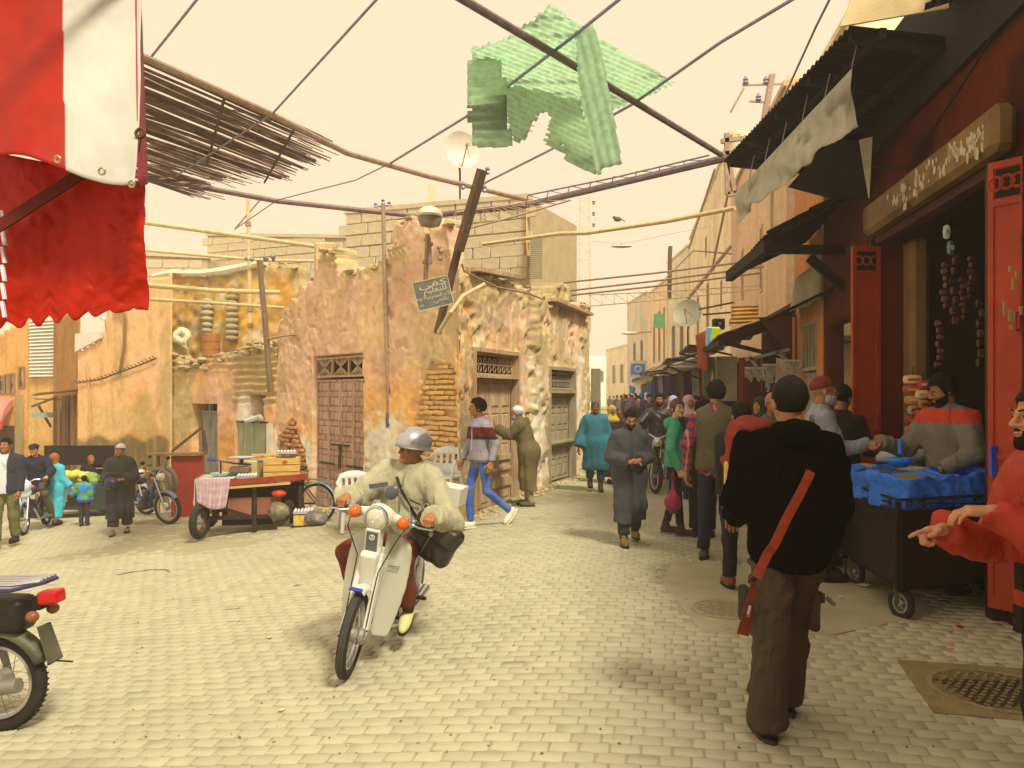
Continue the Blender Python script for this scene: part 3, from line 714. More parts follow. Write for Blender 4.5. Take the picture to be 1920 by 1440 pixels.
# ================= LEFT: RUIN, SALMON HOUSE, HOUSES BEHIND =================
WC=Wall((-4.87,16.6),(-8.15,19.1))
ruin=empty('ruined_low_house',(-4.87,16.6,gz(-4.87)),0,'crumbling low house with a grey metal door and a pale green shutter','building')
def mktop(W,ys,a=.05):
    def f(u):
        p=W.P(u,0);px=CX+FPX*p.x/p.y
        return EYE+(HY-np.interp(px,[q[0] for q in ys],[q[1] for q in ys]))/FPX*p.y+a*math.sin(u*23)+a*.6*math.sin(u*61)
    return f
topC=mktop(WC,[(310,600),(325,660),(340,690),(368,684),(432,664),(500,648),(520,640)],.07)
def colC(U,Z,P):
    px,py=pxy(P);n=fbm(U*2.2,Z*2.2,0,71);n2=fbm(U*7,Z*3,0,72);C=np.zeros(U.shape+(3,))+np.array(salmon)*.93
    C=mixc(C,pink,blob(px,py,430,770,40,70,73,.5,.5)*.8)
    C=mixc(C,mud,blob(px,py,335,740,26,110,74,.4,.7)*.85);C=mixc(C,mud,(1-sm(660,700,py+(px-430)*.12))*.9)
    C=mixc(C,mud,blob(px,py,480,710,45,50,75,.35,.7)*.9)
    C=mixc(C,orange,blob(px,py,425,840,16,50,76,.4,.6)*.8);C=mixc(C,white,blob(px,py,458,770,14,40,77,.3,.6)*.9);C=mixc(C,white,blob(px,py,505,850,16,50,78,.3,.6)*.7)
    return C*(.84+.3*n2[...,None])
def relC(U,Z):
    P=np.array(WC.a)+U[...,None]*np.array(WC.d);P[...,2]=Z;px,py=pxy(P)
    d=.06*(fbm(U*1.7,Z*1.7,0,84)-.5)+.05*(fbm(U*6,Z*6,0,86)-.5)
    m=(1-sm(670,705,py+(px-430)*.12))+blob(px,py,480,710,45,50,75,.35,.7);d+=.10*np.clip(m,0,1)*(np.sin(Z*42+fbm(U*2,Z,0,3)*6)*.5)
    return d
def hq(W,x0,x1,y0,y1):
    a=W.upx(x0);b=W.upx(x1);m=(a+b)/2;return (min(a,b),max(a,b),W.zpy(m,y1),W.zpy(m,y0))
CD=hq(WC,360,408,757,990);CWn=hq(WC,469,495,741,786);CS=hq(WC,441,503,790,990)
CD=(CD[0],CD[1],-1,CD[3]);CS=(CS[0],CS[1],-1,CS[3])
relief_wall('wall',WC,-1.6,topC,[CD,CWn,CS],colC,relC,.4,.05,m_plaster,ruin)
m_gdoor=mat('grey_painted_metal',A(150,140,105,.8),.6,var=.2,vs=3,bump=.15,stretch=(4,4,.6),col2=A(120,112,85,.8))
m_gshut=mat('pale_green_shutter',A(172,165,110,.8),.7,var=.2,vs=3,bump=.2,stretch=(6,6,.6),col2=A(145,140,90,.8))
for i in range(2):
    w_=(CD[1]-CD[0])/2;b=MB();WC.box(b,CD[0]+w_*i+.01,CD[0]+w_*(i+1)-.01,-.95,CD[3]-.2,-.2,-.17);
    for z in(-.1,.6):WC.box(b,CD[0]+w_*i+.06,CD[0]+w_*(i+1)-.06,z,z+.5,-.165,-.155)
    b.build('metal_door_leaf',m_gdoor,ruin)
b=MB();WC.box(b,CD[0],CD[1],CD[3]-.2,CD[3]-.16,-.22,-.12);WC.box(b,(CD[0]+CD[1])/2-.03,(CD[0]+CD[1])/2+.03,CD[3]-.2,CD[3],-.2,-.12);b.build('transom',m_gdoor,ruin)
backing(WC,CD[0],CD[1],-.8,CD[3],ruin);backing(WC,CWn[0],CWn[1],CWn[2],CWn[3],ruin,-.41);backing(WC,CS[0],CS[1],-.8,CS[3],ruin,-.43)
n=6;w_=(CS[1]-CS[0])/n
for i in range(n):
    b=MB();WC.box(b,CS[0]+w_*i+.006,CS[0]+w_*(i+1)-.006,-.95,CS[3]-.02-.02*(i%2),-.1,-.07+.006*(i%2));b.build('shutter_plank',m_gshut,ruin)
b=MB();WC.box(b,WC.upx(513),WC.upx(503),WC.zpy(0,865),WC.zpy(0,795),.02,.05);b.build('loose_white_board',mat('white_board',A(225,205,160,.85),.8,var=.2),ruin)
rubble(WC,topC,80,.1,WC.L-.1,.10,13,ruin)
place_children(ruin)
# rags and a bundle on top of the shutter
p=WC.P(WC.upx(480),CS[3]+.06,.05);b=MB();b.tube([p+WC.d*.28-Vector((0,0,.05)),p,p-WC.d*.22+Vector((0,0,.06))],[.05,.06,.045],8);b.tube([p+WC.d*.1+Vector((0,0,.04)),p-WC.d*.3+Vector((0,0,.02))],.03,6)
tag(b.build('rolled_cloth',mat('white_rag',A(235,225,190,.9),.9,bump=.3),None,True),'rolled white rag lying on top of the pale green shutter','cloth')
# dark leaning post with its arm
Yp=16.2
e=empty('leaning_post',(at(505,720,Yp).x,Yp,0),0,'dark leaning wooden utility post in front of the crumbling low wall','post')
MB().tube([at(507,735,Yp),at(497,600,Yp),at(486,488,Yp)],[.065,.06,.055],8).build('post',mat('dark_post_wood',A(125,100,65,.85),.85,var=.2,vs=5,stretch=(5,5,.5)),e,True)
MB().tube([at(495,637,Yp),at(530,630,Yp-.2),at(560,627,Yp-.3),at(561,640,Yp-.3)],.022,6).build('side_arm',m_pipe,e,True)
b=MB();q=at(483,487,Yp)
for i in range(6):b.ball(q+Vector((random.uniform(-.22,.3),random.uniform(-.1,.1),random.uniform(-.03,.1))),random.uniform(.03,.06),7,5)
b.build('wire_knot',m_bpipe,e,True);place_children(e)
Yp=18.2
e=empty('pale_mast',(at(468,560,Yp).x,Yp,0),0,'tall pale pipe mast rising behind the crumbling low wall','mast')
MB().tube([at(470,690,Yp),at(468,540,Yp),at(465,362,Yp)],.045,8).build('mast',m_ypipe,e,True)
b=MB();
for (x,y) in((469,610),(469,580),(465,420)):b.lathe(at(x,y,Yp),[(.07,-.05),(.07,.05)],8)
b.tube([at(440,430,Yp),at(492,370,Yp)],.02,5);b.build('clamps',m_pipe,e,True);place_children(e)
# yellow rubble wall behind
WY=Wall(at(285,700,20.5)[:2],at(562,700,18.6)[:2])
yb=empty('yellow_rubble_wall',(WY.a.x,WY.a.y,-.8),0,'ochre rubble wall of a ruined room with a pale coping behind the low house','wall')
topY=mktop(WY,[(285,520),(300,516),(420,512),(500,500),(548,498),(562,505)],.05)
def colY(U,Z,P):
    px,py=pxy(P);n=fbm(U*3,Z*3,0,91);C=np.zeros(U.shape+(3,))+np.array(A(232,174,70,.86));C=mixc(C,A(200,165,95,.85),sm(.45,.6,n)*.8)
    C=mixc(C,A(238,215,160,.9),sm(.6,.68,fbm(U*5,Z*5,0,95))*.7);C=mixc(C,salmon,(1-sm(305,325,px))*.8);C=mixc(C,mud,(1-sm(515,535,py))*.8)
    C=mixc(C,orange,blob(px,py,520,560,25,60,96,.4,.5)*.4)
    return C*(.82+.34*fbm(U*9,Z*9,0,93)[...,None])
relief_wall('wall',WY,-1.5,topY,[],colY,lambda U,Z:.12*(fbm(U*4,Z*5,0,94)-.5)+.08*(fbm(U*11,Z*11,0,97)-.5),.4,.07,m_plaster,yb)
m_white=mat('pale_coping',A(240,220,165,.95),.9,var=.1,bump=.4,bs=20)
b=MB();pts=[WY.P(WY.upx(x),WY.zpy(WY.upx(x),y),.03) for x,y in((290,519),(320,513),(380,514),(430,508),(500,492))]
b.tube(pts,[.07,.1,.09,.12,.08],8);b.build('coping',m_white,yb,True)
for (x0,x1,ya,yb_,nm) in((386,404,568,626,0),(430,452,545,640,1)):
    r=random.Random(x0);y=yb_
    while y>ya:
        u=WY.upx((x0+x1)/2);c=WY.P(u,WY.zpy(u,y-5),.12);b=MB();b.ball((0,0,0),1,8,6);b.v=[tuple(v*r.uniform(.85,1.12) for v in q) for q in b.v]
        o=b.build('pillar_stone',mat('pale_stone',A(214,190,130,.85),.95,var=.2,bump=.5,bs=15),yb,True,60);o.matrix_basis=Matrix.Translation(c-yb.location)@Matrix.Diagonal((.17*r.uniform(.8,1.1),.14,.085,1));o['_done']=1
        y-=11
rubble(WY,topY,40,.4,WY.L,.09,23,yb)
place_children(yb)
# small dish-like plaster ring and broken stones where the salmon wall ends
c=at(341,630,19.0)
b=MB().torus(c,.13,.085,(0,1,0),14,8);b.v=[(x+random.uniform(-.02,.02),y,z+random.uniform(-.03,.03)) for x,y,z in b.v]
tag(b.build('plaster_ring',m_white,None,True,70),'ring of white plaster round a hole in the wall above the grey metal door','wall ring')
c=at(396,647,18.6)
e=empty('rusty_drum',(c.x,c.y,c.z-.28),0,'rust brown drum standing under a stack of pale stones on the ruined wall','drum')
MB().lathe((0,0,0),[(.19,0),(.2,.01),(.2,.17),(.212,.18),(.2,.19),(.2,.36),(.212,.37),(.2,.38),(.2,.54),(.19,.55)],18).build('barrel',mat('drum_rust',A(170,105,45,.85),.8,var=.2,vs=8),e,True)
# salmon house
WS=Wall(at(322,900,19.0)[:2],at(146,900,20.8)[:2])
sal=empty('salmon_house',(WS.a.x,WS.a.y,gz(WS.a.x)),0,'big salmon pink house wall with a dark sooty band at its foot','building')
topS=mktop(WS,[(146,662),(196,628),(198,575),(240,540),(290,522),(325,512)],.02)
def colS(U,Z,P):
    px,py=pxy(P);n=fbm(U*1.5,Z*1.5,0,101);C=np.zeros(U.shape+(3,))+np.array(salmon);C=mixc(C,A(250,200,130,.92),sm(.4,.65,n)*.5)
    C=mixc(C,olive,blob(px,py,222,690,14,50,102,.5,.7)*.6);C=mixc(C,olive,blob(px,py,268,790,22,50,103,.5,.7)*.75);C=mixc(C,ochre,blob(px,py,220,800,60,40,104,.5,.7)*.6)
    C=mixc(C,orange,blob(px,py,250,812,9,10,105,.3,.3)*.8);C=mixc(C,mud,blob(px,py,315,740,14,170,106,.5,.8)*.7)
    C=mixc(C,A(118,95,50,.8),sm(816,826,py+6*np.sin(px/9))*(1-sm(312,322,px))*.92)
    C=mixc(C,A(190,150,90,.8),sm(.58,.7,fbm(U*8,Z*.6,0,109))*.35)
    return C*(.88+.22*fbm(U*6,Z*3,0,107)[...,None])
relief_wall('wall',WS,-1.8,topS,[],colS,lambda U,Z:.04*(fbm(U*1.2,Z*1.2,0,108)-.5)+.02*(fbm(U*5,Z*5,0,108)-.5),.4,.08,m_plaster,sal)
b=MB()
def wpts(W,pp,o):return [W.P(W.upx(x),W.zpy(W.upx(x),y),o) for x,y in pp]
b.tube(wpts(WS,[(216,583),(234,586),(238,600),(236,650),(228,698)],.05),.035,7);b.build('drain_pipe',mat('dark_drain',A(130,100,55,.8),.6),sal,True)
b=MB();b.tube(wpts(WS,[(150,718),(190,712),(228,698),(262,686),(296,672)],.05),.018,6)
for i in range(22):
    t=i/21;x=150+146*t;y=np.interp(x,[150,190,228,262,296],[718,712,698,686,672]);q=wpts(WS,[(x,y)],.05)[0];b.span(q,q+Vector((-.09,0,.05)),.02)
b.build('cable',mat('black_cable',A(90,75,50,.8),.7),sal,True)
b=MB();b.tube(wpts(WS,[(166,675),(171,740),(173,815)],.05),.025,6);b.tube(wpts(WS,[(193,680),(194,712)],.05),.022,6);b.tube(wpts(WS,[(190,596),(204,604),(208,640)],.05),.015,6);b.build('wall_pipe',mat('tan_pipe',A(190,150,90,.8),.7),sal,True)
b=MB();b.prism([WS.P(WS.upx(x),WS.zpy(WS.upx(x),y),.02) for x,y in((146,660),(194,634),(196,622),(146,626))],WS.n*.06);b.build('white_parapet_panel',mat('white_panel',A(250,230,185,1),.7,var=.05),sal)
place_children(sal)
# end wall closing the salmon house on its left, houses further left
def block_house(name,label,W,z1,depth,m,parts=(),cat='building',z0=-1.8,res=.12,col=None,seed=1,topf=None,holes=()):
    e=empty(name,(W.a.x,W.a.y,z0),0,label,cat)
    C0=np.array(col if col else (.5,.4,.3))
    def cf(U,Z,P):
        C=np.zeros(U.shape+(3,))+C0;C=mixc(C,C0*.72,sm(.5,.72,fbm(U*1.1,Z*.9,0,seed))*.6);C=mixc(C,C0*.6,sm(.6,.7,fbm(U*6,Z*.35,0,seed+3))*.4)
        return C*(.88+.24*fbm(U*5,Z*4,0,seed+5)[...,None])
    tf=topf or (lambda u:z1+.04*math.sin(u*7))
    relief_wall('wall',W,z0,tf,list(holes),cf,lambda U,Z:.05*(fbm(U*2,Z*2,0,seed+8)-.5),depth,res,m_plaster,e)
    return e
def windows(W,e,lst,o=-.08,mf=None,bars=True):
    mf=mf or m_oldwood
    for (u0,u1,z0,z1) in lst:
        b=MB()
        for a in((u0-.05,u0+.03,z0-.05,z1+.05),(u1-.03,u1+.05,z0-.05,z1+.05),(u0+.03,u1-.03,z0-.05,z0+.03),(u0+.03,u1-.03,z1-.03,z1+.05)):W.box(b,a[0],a[1],a[2],a[3],o,.02)
        fr=b.build('window',mf,e)
        b=MB();W.box(b,u0,u1,z0,z1,o-.06,o-.03);b.build('pane',mat('dusty_glass',A(110,90,60,.8),.3,var=.3),fr)
        if bars:
            b=MB();k=max(2,int((u1-u0)/.15))
            for i in range(1,k):
                u=u0+(u1-u0)*i/k;W.box(b,u-.012,u+.012,z0,z1,o+.02,o+.04)
            b.build('window_bars',m_iron,fr)
WO=Wall(at(100,900,27)[:2],at(-60,900,29)[:2])
oh=block_house('orange_house','orange house at the far left edge behind the red awning',WO,6,.4,m_plaster,col=A(240,170,85,.9),seed=120,topf=mktop(WO,[(-60,640),(0,625),(30,612),(100,560)],.02))
windows(WO,oh,[hq(WO,36,46,690,725),hq(WO,0,6,706,738),hq(WO,10,16,704,738),hq(WO,20,27,702,738)],o=.02)
b=MB();hh=hq(WO,-30,33,798,960);WO.box(b,hh[0],hh[1],hh[2],hh[3],.005,.05);b.build('doorway',mat('dark_brown_doorway',A(75,35,25,.8),.9),oh)
b=MB();hh=hq(WO,34,44,740,940);WO.box(b,hh[0],hh[1],hh[2],hh[3],.01,.12);b.build('grey_pilaster',mat('grey_pilaster',A(165,140,85,.85),.9),oh)
place_children(oh)
c=WO.P(WO.upx(-4),WO.zpy(WO.upx(-4),800),0)
e=empty('dome_awning',(c.x,c.y,c.z),0,'pink rounded awning with a red valance over the dark doorway at the far left','awning')
b=MB();P=[];n=10
for i in range(n+1):
    t=PI/2*i/n
    for s in(-1,1): P.append(Vector((s*.78,-1.0*math.sin(t),0.78*math.cos(t)+.25)))
b.v=[tuple(p) for p in P];b.f=[(2*i,2*i+1,2*i+3,2*i+2) for i in range(n)];
for s in(0,1):b.f.append(tuple(2*i+s for i in range(n+1)))
b.build('canopy',mat('pink_canvas',A(225,130,100,.85),.8),e,False)
MB().box((0,-1.0,.1),(1.58,.03,.3)).build('valance',mat('red_valance',A(205,50,25,.85),.8),e)
# white shuttered stretch and brown projecting shop front
WW=Wall(at(122,900,24.5)[:2],at(52,900,25.2)[:2])
wh=block_house('white_shutter_house','narrow house with a big white louvred panel above a yellow wall',WW,6,.4,m_plaster,col=A(222,170,90,.88),seed=130,topf=mktop(WW,[(52,605),(60,600),(120,560)],.01))
hh=hq(WW,60,118,596,706);nl=17
for i in range(nl):
    b=MB();z=hh[2]+(hh[3]-hh[2])*(i+.5)/nl;h_=(hh[3]-hh[2])/nl*.46;b.prism([WW.P(hh[0],z-h_,.02),WW.P(hh[0],z-h_,.12),WW.P(hh[0],z+h_,.04),WW.P(hh[0],z+h_,.02)],WW.d*(hh[1]-hh[0]));b.build('louvre_slat',mat('white_louvre',A(242,226,180,.95),.8,var=.06),wh)
place_children(wh)
WB=Wall(at(150,900,22.4)[:2],at(100,900,24.2)[:2])
bh=block_house('brown_corner_house','brown boarded corner house with a rickety canopy beside the salmon wall',WB,6,.4,m_plaster,col=A(188,130,62,.85),seed=140,topf=mktop(WB,[(100,600),(148,570)],.01))
for i in range(5):
    b=MB();hh=hq(WB,104+8*i,110+8*i,742,960);WB.box(b,hh[0],hh[1],hh[2],hh[3],.01,.06+.02*(i%2));b.build('board',mat('dark_board_%d'%(i%3),[A(95,65,35,.8),A(150,105,55,.8),A(120,85,45,.8)][i%3],.8,var=.2,stretch=(6,6,.5)),bh)
b=MB();
b.span(at(63,741,22.6),at(147,732,21.2),.07,.03);b.span(at(66,748,22.6),at(145,750,21.4),.05,.03);b.span(at(60,762,22.6),at(105,745,21.8),.05);b.span(at(95,800,22.8),at(72,760,22.2),.05)
b.prism([at(63,741,22.4),at(147,731,21),at(147,731,22.5),at(72,738,24)],(0,0,.03));b.build('canopy_frame',mat('rickety_canopy',A(110,80,45,.8),.8),bh)
place_children(bh)
b=MB();c=at(80,778,22.3);b.box(c,(.55,.04,.14),rotz(.2));tag(b.build('hanging_shop_sign',mat('dull_sign',A(150,150,120,.85),.7,var=.3,vs=30),None),'small dull sign hanging under the rickety canopy','sign')
# cinder block storeys behind
m_block=mat('concrete_block',A(218,190,130,.95),.95,var=.14,vs=8,bump=.4,bs=25,col2=A(232,205,148,.95))
def block_storey(name,label,pa,Ya,pb,Yb,ytop_a,ytop_b,ybot,seed,bw=.42,bh=.205,base=A(200,172,115,.9),ret=True):
    a=at(pa,0,Ya);b_=at(pb,0,Yb);W=Wall((a.x,a.y),(b_.x,b_.y));za=EYE+(HY-ytop_a)/FPX*Ya;zb=EYE+(HY-ytop_b)/FPX*Yb;zb0=min(EYE+(HY-ybot)/FPX*Ya,EYE+(HY-ybot)/FPX*Yb)-.3
    e=empty(name,(W.a.x,W.a.y,zb0),0,label,'building')
    b=MB();dv=-W.n*3.0
    P=[W.P(0,zb0,-.03),W.P(W.L,zb0,-.03),W.P(W.L,zb,-.03),W.P(0,za,-.03)];b.prism(P,dv);b.build('storey',mat('block_mortar',base,.95,var=.1,bump=.3),e)
    bricks(W,[(pa,ybot+25),(pb,ybot+25),(pb,ytop_b+2),(pa,ytop_a+2)],bw,bh*1.25,m_block,seed,.05,e,0,.99,hk=.93,jit=.25)
    b=MB();b.span(W.P(-.05,za+.04,-.1),W.P(W.L+.05,zb+.04,-.1),.24,.1);b.build('cap_course',m_block,e)
    for c in e.children:
        if c.name.startswith('brick'):c.name='concrete_block';c['_done']=1
    place_children(e);return e,W
block_storey('block_upper_storey','unrendered concrete block upper storey rising behind the corner house',648,18.5,988,16.6,400,371,510,31)
block_storey('block_roof_wall','long concrete block parapet behind the tilted pipes on the left skyline',388,26,646,24,441,446,500,32)
block_storey('low_block_wall','low concrete block wall on the skyline beside the red valance',255,25,388,25,478,484,515,33)
# orange flank + shutter at the right end of the block storey
Wf=Wall(at(988,0,16.5)[:2],at(1030,0,21)[:2]);fe=block_house('orange_flank_house','orange rendered flank with a grey roller blind beside the block storey',Wf,5.5,.3,m_plaster,z0=2.2,col=A(248,195,110,.95),seed=150,topf=lambda u:EYE+(HY-np.interp(u/Wf.L,[0,.35,1],[372,450,560]))/FPX*(Wf.a.y+Wf.d.y*u))
b=MB();a=at(994,445,16.4);c=at(1016,445,16.6)
for i in range(22):
    b=MB();z=at(0,446+i*3.6,16.4).z;b.box(((a.x+c.x)/2,16.35,z),(c.x-a.x,.05,.032));b.build('blind_slat',mat('grey_blind',A(172,150,105,.9),.7),fe)
place_children(fe)
# chimney like pier
tag(MB().box(at(808,368,19)-Vector((0,0,.25)),(.17,.17,1.0)).build('roof_pier',mat('pale_pier',A(240,215,155,1),.9,bump=.2),None),'slim pale pier standing on the block storey roof behind the street lamp','pier')
for (x0,x1,y0,y1,Y) in((592,632,470,520,16.2),):
    e=tag(MB().box(((at((x0+x1)/2,(y0+y1)/2,Y))),((x1-x0)/FPX*Y,.3,(y1-y0)/FPX*Y+.3)).build('parapet_stub',mat('stub_plaster',A(215,180,115,.92),.95,bump=.4,bs=15),None,bevel=.04),'stubby plastered parapet pier at the left end of the brown door wall','pier')
# ================= RIGHT: SHOPS AND TALL HOUSES =================
def FX(Y): return 2.836+.145*Y
def fp(Y,z=0,out=0): return Vector((FX(Y)-out,Y,z))
m_redwall=mat('dark_red_painted_wall',A(84,32,12,1.0),.85,var=.25,vs=3,bump=.3,bs=20,col2=A(64,24,10,1.0))
m_orange=mat('red_orange_door_paint',A(190,60,14,.95),.6,var=.12,vs=3,bump=.1,bs=20,col2=A(160,44,10,.95))
m_black=mat('blackened_timber',(.008,.006,.005),.9,bump=.3,bs=20,var=.3)
m_tin=mat('shade_dark_tin',(.008,.006,.007),.9,metal=0,var=.4,vs=6,bump=.2,col2=(.004,.003,.003),spec=.2)  # near-black base colour carries the shade under the awnings
m_beige=mat('tan_shutter_box',A(150,108,44,1),.6,var=.3,vs=3,bump=.1,col2=A(105,68,26,1))
W1=Wall((FX(3.2),3.2),(FX(9.35),9.35))
s1=empty('spice_shop',(FX(3.2),3.2,0),0,'dark red shop at the right edge with a tan shutter box over its open doorway','building')
def Yu(W,Y): return (Y-W.a.y)/W.d.y
O=(Yu(W1,6.15),Yu(W1,9.0),-.2,3.45)
relief_wall('wall',W1,-.3,lambda u:5.6,[O],lambda U,Z,P:np.zeros(U.shape+(3,))+np.array(A(100,36,6,1))*(1.0-.6*sm(.45,.65,fbm(U*1.5,Z*1.5,0,161)))[...,None],lambda U,Z:.02*(fbm(U*3,Z*3,0,162)-.5),.25,.12,m_plaster,s1)
b=MB();W1.box(b,Yu(W1,5.75),Yu(W1,8.98),3.47,3.82,.02,.2);b.build('shutter_box',m_beige,s1,bevel=.05)
# worn white paint lettering strokes left on the shutter box
b=MB();r=random.Random(8)
for i in range(85):
    u=Yu(W1,5.9)+r.random()**1.4*2.2;z=3.63+r.gauss(0,.055);q=r.uniform(.008,.04);k=[W1.P(u+q*r.uniform(.6,1.3)*math.cos(a),z+q*r.uniform(.7,1.9)*math.sin(a),.2005) for a in [j*PI/3 for j in range(6)]];b.prism(k,W1.n*.002)
b.build('flaked_white_paint',mat('flaked_paint',A(205,180,125,.95),.8,var=.2,vs=30),s1)['kind']='stuff'
b=MB();W1.box(b,O[0]-.05,O[1]+.05,3.38,3.46,-.05,.06);b.build('lintel',m_redwall,s1)
b=MB();W1.box(b,.0,Yu(W1,9.3),4.45,5.5,.01,.06);b.build('upper_wall_shade',m_black,s1)  # near-black board added over the upper wall to stand for its deep shade
for Y0,Y1 in((9.0,9.12),(9.16,9.34),(6.0,6.14)):
    b=MB();W1.box(b,Yu(W1,Y0),Yu(W1,Y1),0,3.45,.01,.09);b.build('jamb',mat('dark_red_jamb',A(70,24,10,1),.7,var=.2),s1)
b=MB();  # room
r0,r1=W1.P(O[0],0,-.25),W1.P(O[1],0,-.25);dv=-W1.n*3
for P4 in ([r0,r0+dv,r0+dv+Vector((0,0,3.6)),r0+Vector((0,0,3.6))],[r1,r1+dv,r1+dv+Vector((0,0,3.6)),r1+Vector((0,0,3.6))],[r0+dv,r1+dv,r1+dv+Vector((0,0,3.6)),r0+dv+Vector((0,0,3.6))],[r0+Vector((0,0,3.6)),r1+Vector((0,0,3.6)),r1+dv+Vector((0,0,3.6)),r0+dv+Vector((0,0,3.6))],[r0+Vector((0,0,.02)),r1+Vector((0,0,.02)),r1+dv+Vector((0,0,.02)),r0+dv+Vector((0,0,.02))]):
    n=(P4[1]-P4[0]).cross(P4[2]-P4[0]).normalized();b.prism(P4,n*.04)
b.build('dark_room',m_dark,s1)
b=MB();c=at(1697,640,8.75);b.box((c.x+.12,8.75,1.7),(.2,.3,3.4),rotz(-.15));b.build('inner_pier',mat('tan_inner_pier',A(140,98,46,1),.8,var=.15),s1,bevel=.05)
# orange folding doors
def leaf(a,b_,z0,z1,name,th=.04):
    a=Vector(a);b_=Vector(b_);d=(b_-a);L=d.length;d.normalize();n=Vector((d.y,-d.x,0));
    if n.y>0:n=-n
    R=Matrix((d,n,Vector((0,0,1)))).transposed()
    def bx(mb,u0,u1,za,zb,o0,o1): mb.box(a+d*(u0+u1)/2+n*(o0+o1)/2+Vector((0,0,(za+zb)/2)),(u1-u0,o1-o0,zb-za),R)
    mb=MB();bx(mb,0,L,z0,z1,-th,0)
    for (ua,ub,za,zb) in((0,.04,z0,z1),(L-.04,L,z0,z1),(.04,L-.04,z1-.05,z1),(.04,L-.04,z1-.33,z1-.28),(.04,L-.04,z0,z0+.1),(.04,L-.04,z0+1.1,z0+1.15)):bx(mb,ua,ub,za,zb,0,.014)
    o=mb.build(name,m_orange,s1)
    b=MB();bx(b,.05,L-.05,z1-.27,z1-.06,.001,.004)
    b.build('fretwork_ground',m_black,o)
    b=MB()
    for k in range(3):
        c=a+d*(L*(k+.7)/3.4)+Vector((0,0,z1-.165))+n*.012;b.torus(c,.05,.012,n,10,4)
    b.build('fretwork',m_orange,o)
    for zz in(z0+1.2,z0+2.05):
        b=MB();c=a+d*(L*.78)+Vector((0,0,zz));b.tube([c,c+n*.05,c+n*.05+Vector((0,0,.12)),c+Vector((0,0,.12))],.011,6);b.build('handle',m_orange,o)
    return o
leaf((3.80,8.93,0),(4.12,8.95,0),.12,3.36,'door_leaf')
leaf((3.55,5.96,0),(3.70,5.74,0),.12,3.42,'door_leaf')
leaf((3.70,5.70,0),(3.90,5.5,0),.12,3.3,'door_leaf')
b=MB();c=at(1910,560,5.72);
for i in range(9):b.box(c+Vector((random.uniform(-.1,.02),0,random.uniform(-.22,.22))),(.02,.01,random.uniform(.03,.12)))
b.build('scraped_paint',mat('scraped_yellow',A(190,150,80,1),.8),s1)['kind']='stuff'
b=MB();b.tube([W1.P(Yu(W1,9.1),4.3,.05),W1.P(Yu(W1,8),3.95,.05),W1.P(Yu(W1,6.4),4.35,.05),W1.P(Yu(W1,5.4),4.7,.05)],.012,5);b.tube([W1.P(Yu(W1,9.1),4.3,.05),W1.P(Yu(W1,9.2),3.9,.06)],.01,5);b.build('loose_cable',m_black,s1)
# deep shelves with jars
for k in range(5):
    z=.9+k*.5;b=MB();q0=W1.P(O[0]+.5,z,-1.7);q1=W1.P(O[1]-.3,z,-1.7);b.span(q0,q1,.32,.03);b.build('shelf',m_redwall,s1)
place_children(s1)
mj=[mat('jar_red',A(84,34,20,1),.4),mat('jar_tan',A(92,64,34,1),.4),mat('jar_dim',A(50,30,18,1),.4)]
gj='jars and tins on the dark shop shelves'
for k in range(5):
    for i in range(11):
        z=.915+k*.5+.0;q=W1.P(O[0]+.6+i*.19+random.uniform(-.03,.03),z,-1.68+random.uniform(-.05,.08))
        b=MB();h=random.uniform(.16,.3);b.lathe((0,0,0),[(.06,0),(.065,.02),(.065,h-.05),(.05,h-.02),(.05,h),(0,h)],9)
        o=b.build('jar',mj[(i*k+i)%3],None,True,40);o.location=q;tag(o,'dim jar or tin on the shelves deep inside the dark red shop','jar',gj)
# hanging strings of packets / beads high in the doorway
def strip(px,py0,py1,Y,cols,label,n=7,w=.11,cat='packet strip'):
    a=at(px,py0,Y);z1=at(px,py1,Y).z;e=empty('hanging_strip',(a.x,a.y,a.z),0,label,cat)
    h=(a.z-z1)/n
    MB().tube([(0,0,.08),(0,0,-(a.z-z1))],.006,4).build('string',m_black,e)
    for i in range(n):
        b=MB();R=rotz(random.uniform(-.5,.5))
        b.ball((0,0,0),1,8,4);b.v=[tuple(R@Vector((np.sign(x)*abs(x)**.5*w/2,y*.025,np.sign(z)*abs(z)**.6*h*.46))) for x,y,z in b.v]
        o=b.build('packet',cols[i%len(cols)],e,True,50);o.location=(random.uniform(-.02,.02),0,-h*(i+.5))
        b=MB();b.box((0,-.03,0),(w*.6,.004,h*.26),R);b.build('printed_band',cols[(i+1)%len(cols)],o)
pk=[mat('packet_cream',A(235,190,110,.9),.4,bump=.1),mat('packet_red',A(190,60,35,.9),.4,bump=.1),mat('packet_amber',A(215,140,50,.9),.4,bump=.1)]
strip(1712,702,835,8.0,pk,'left strip of snack packets hanging beside the seller in the grey jacket',7,.18)
strip(1731,712,840,7.9,[pk[1],pk[0],pk[2]],'right strip of snack packets hanging beside the seller in the grey jacket',7,.15)
strip(1779,420,480,7.0,[mat('pale_tag',A(190,190,140,.9),.5),mat('tag_blue',A(90,110,110,.9),.5)],'short pale strip hanging high in the dark doorway of the red shop',2,.06,'hanging tag')
for i,(x,y0,y1) in enumerate(((1771,490,580),(1790,480,610),(1806,520,600),(1838,560,690),(1760,600,690),(1822,480,560))):
    strip(x,y0,y1,7.3,[mj[0],mj[1]],'dim string of dark red discs, %s in the dark doorway'%['far left high','left of centre, long','centre, high','low at the right','low at the left','right, high'][i],7,.06,'bead string')
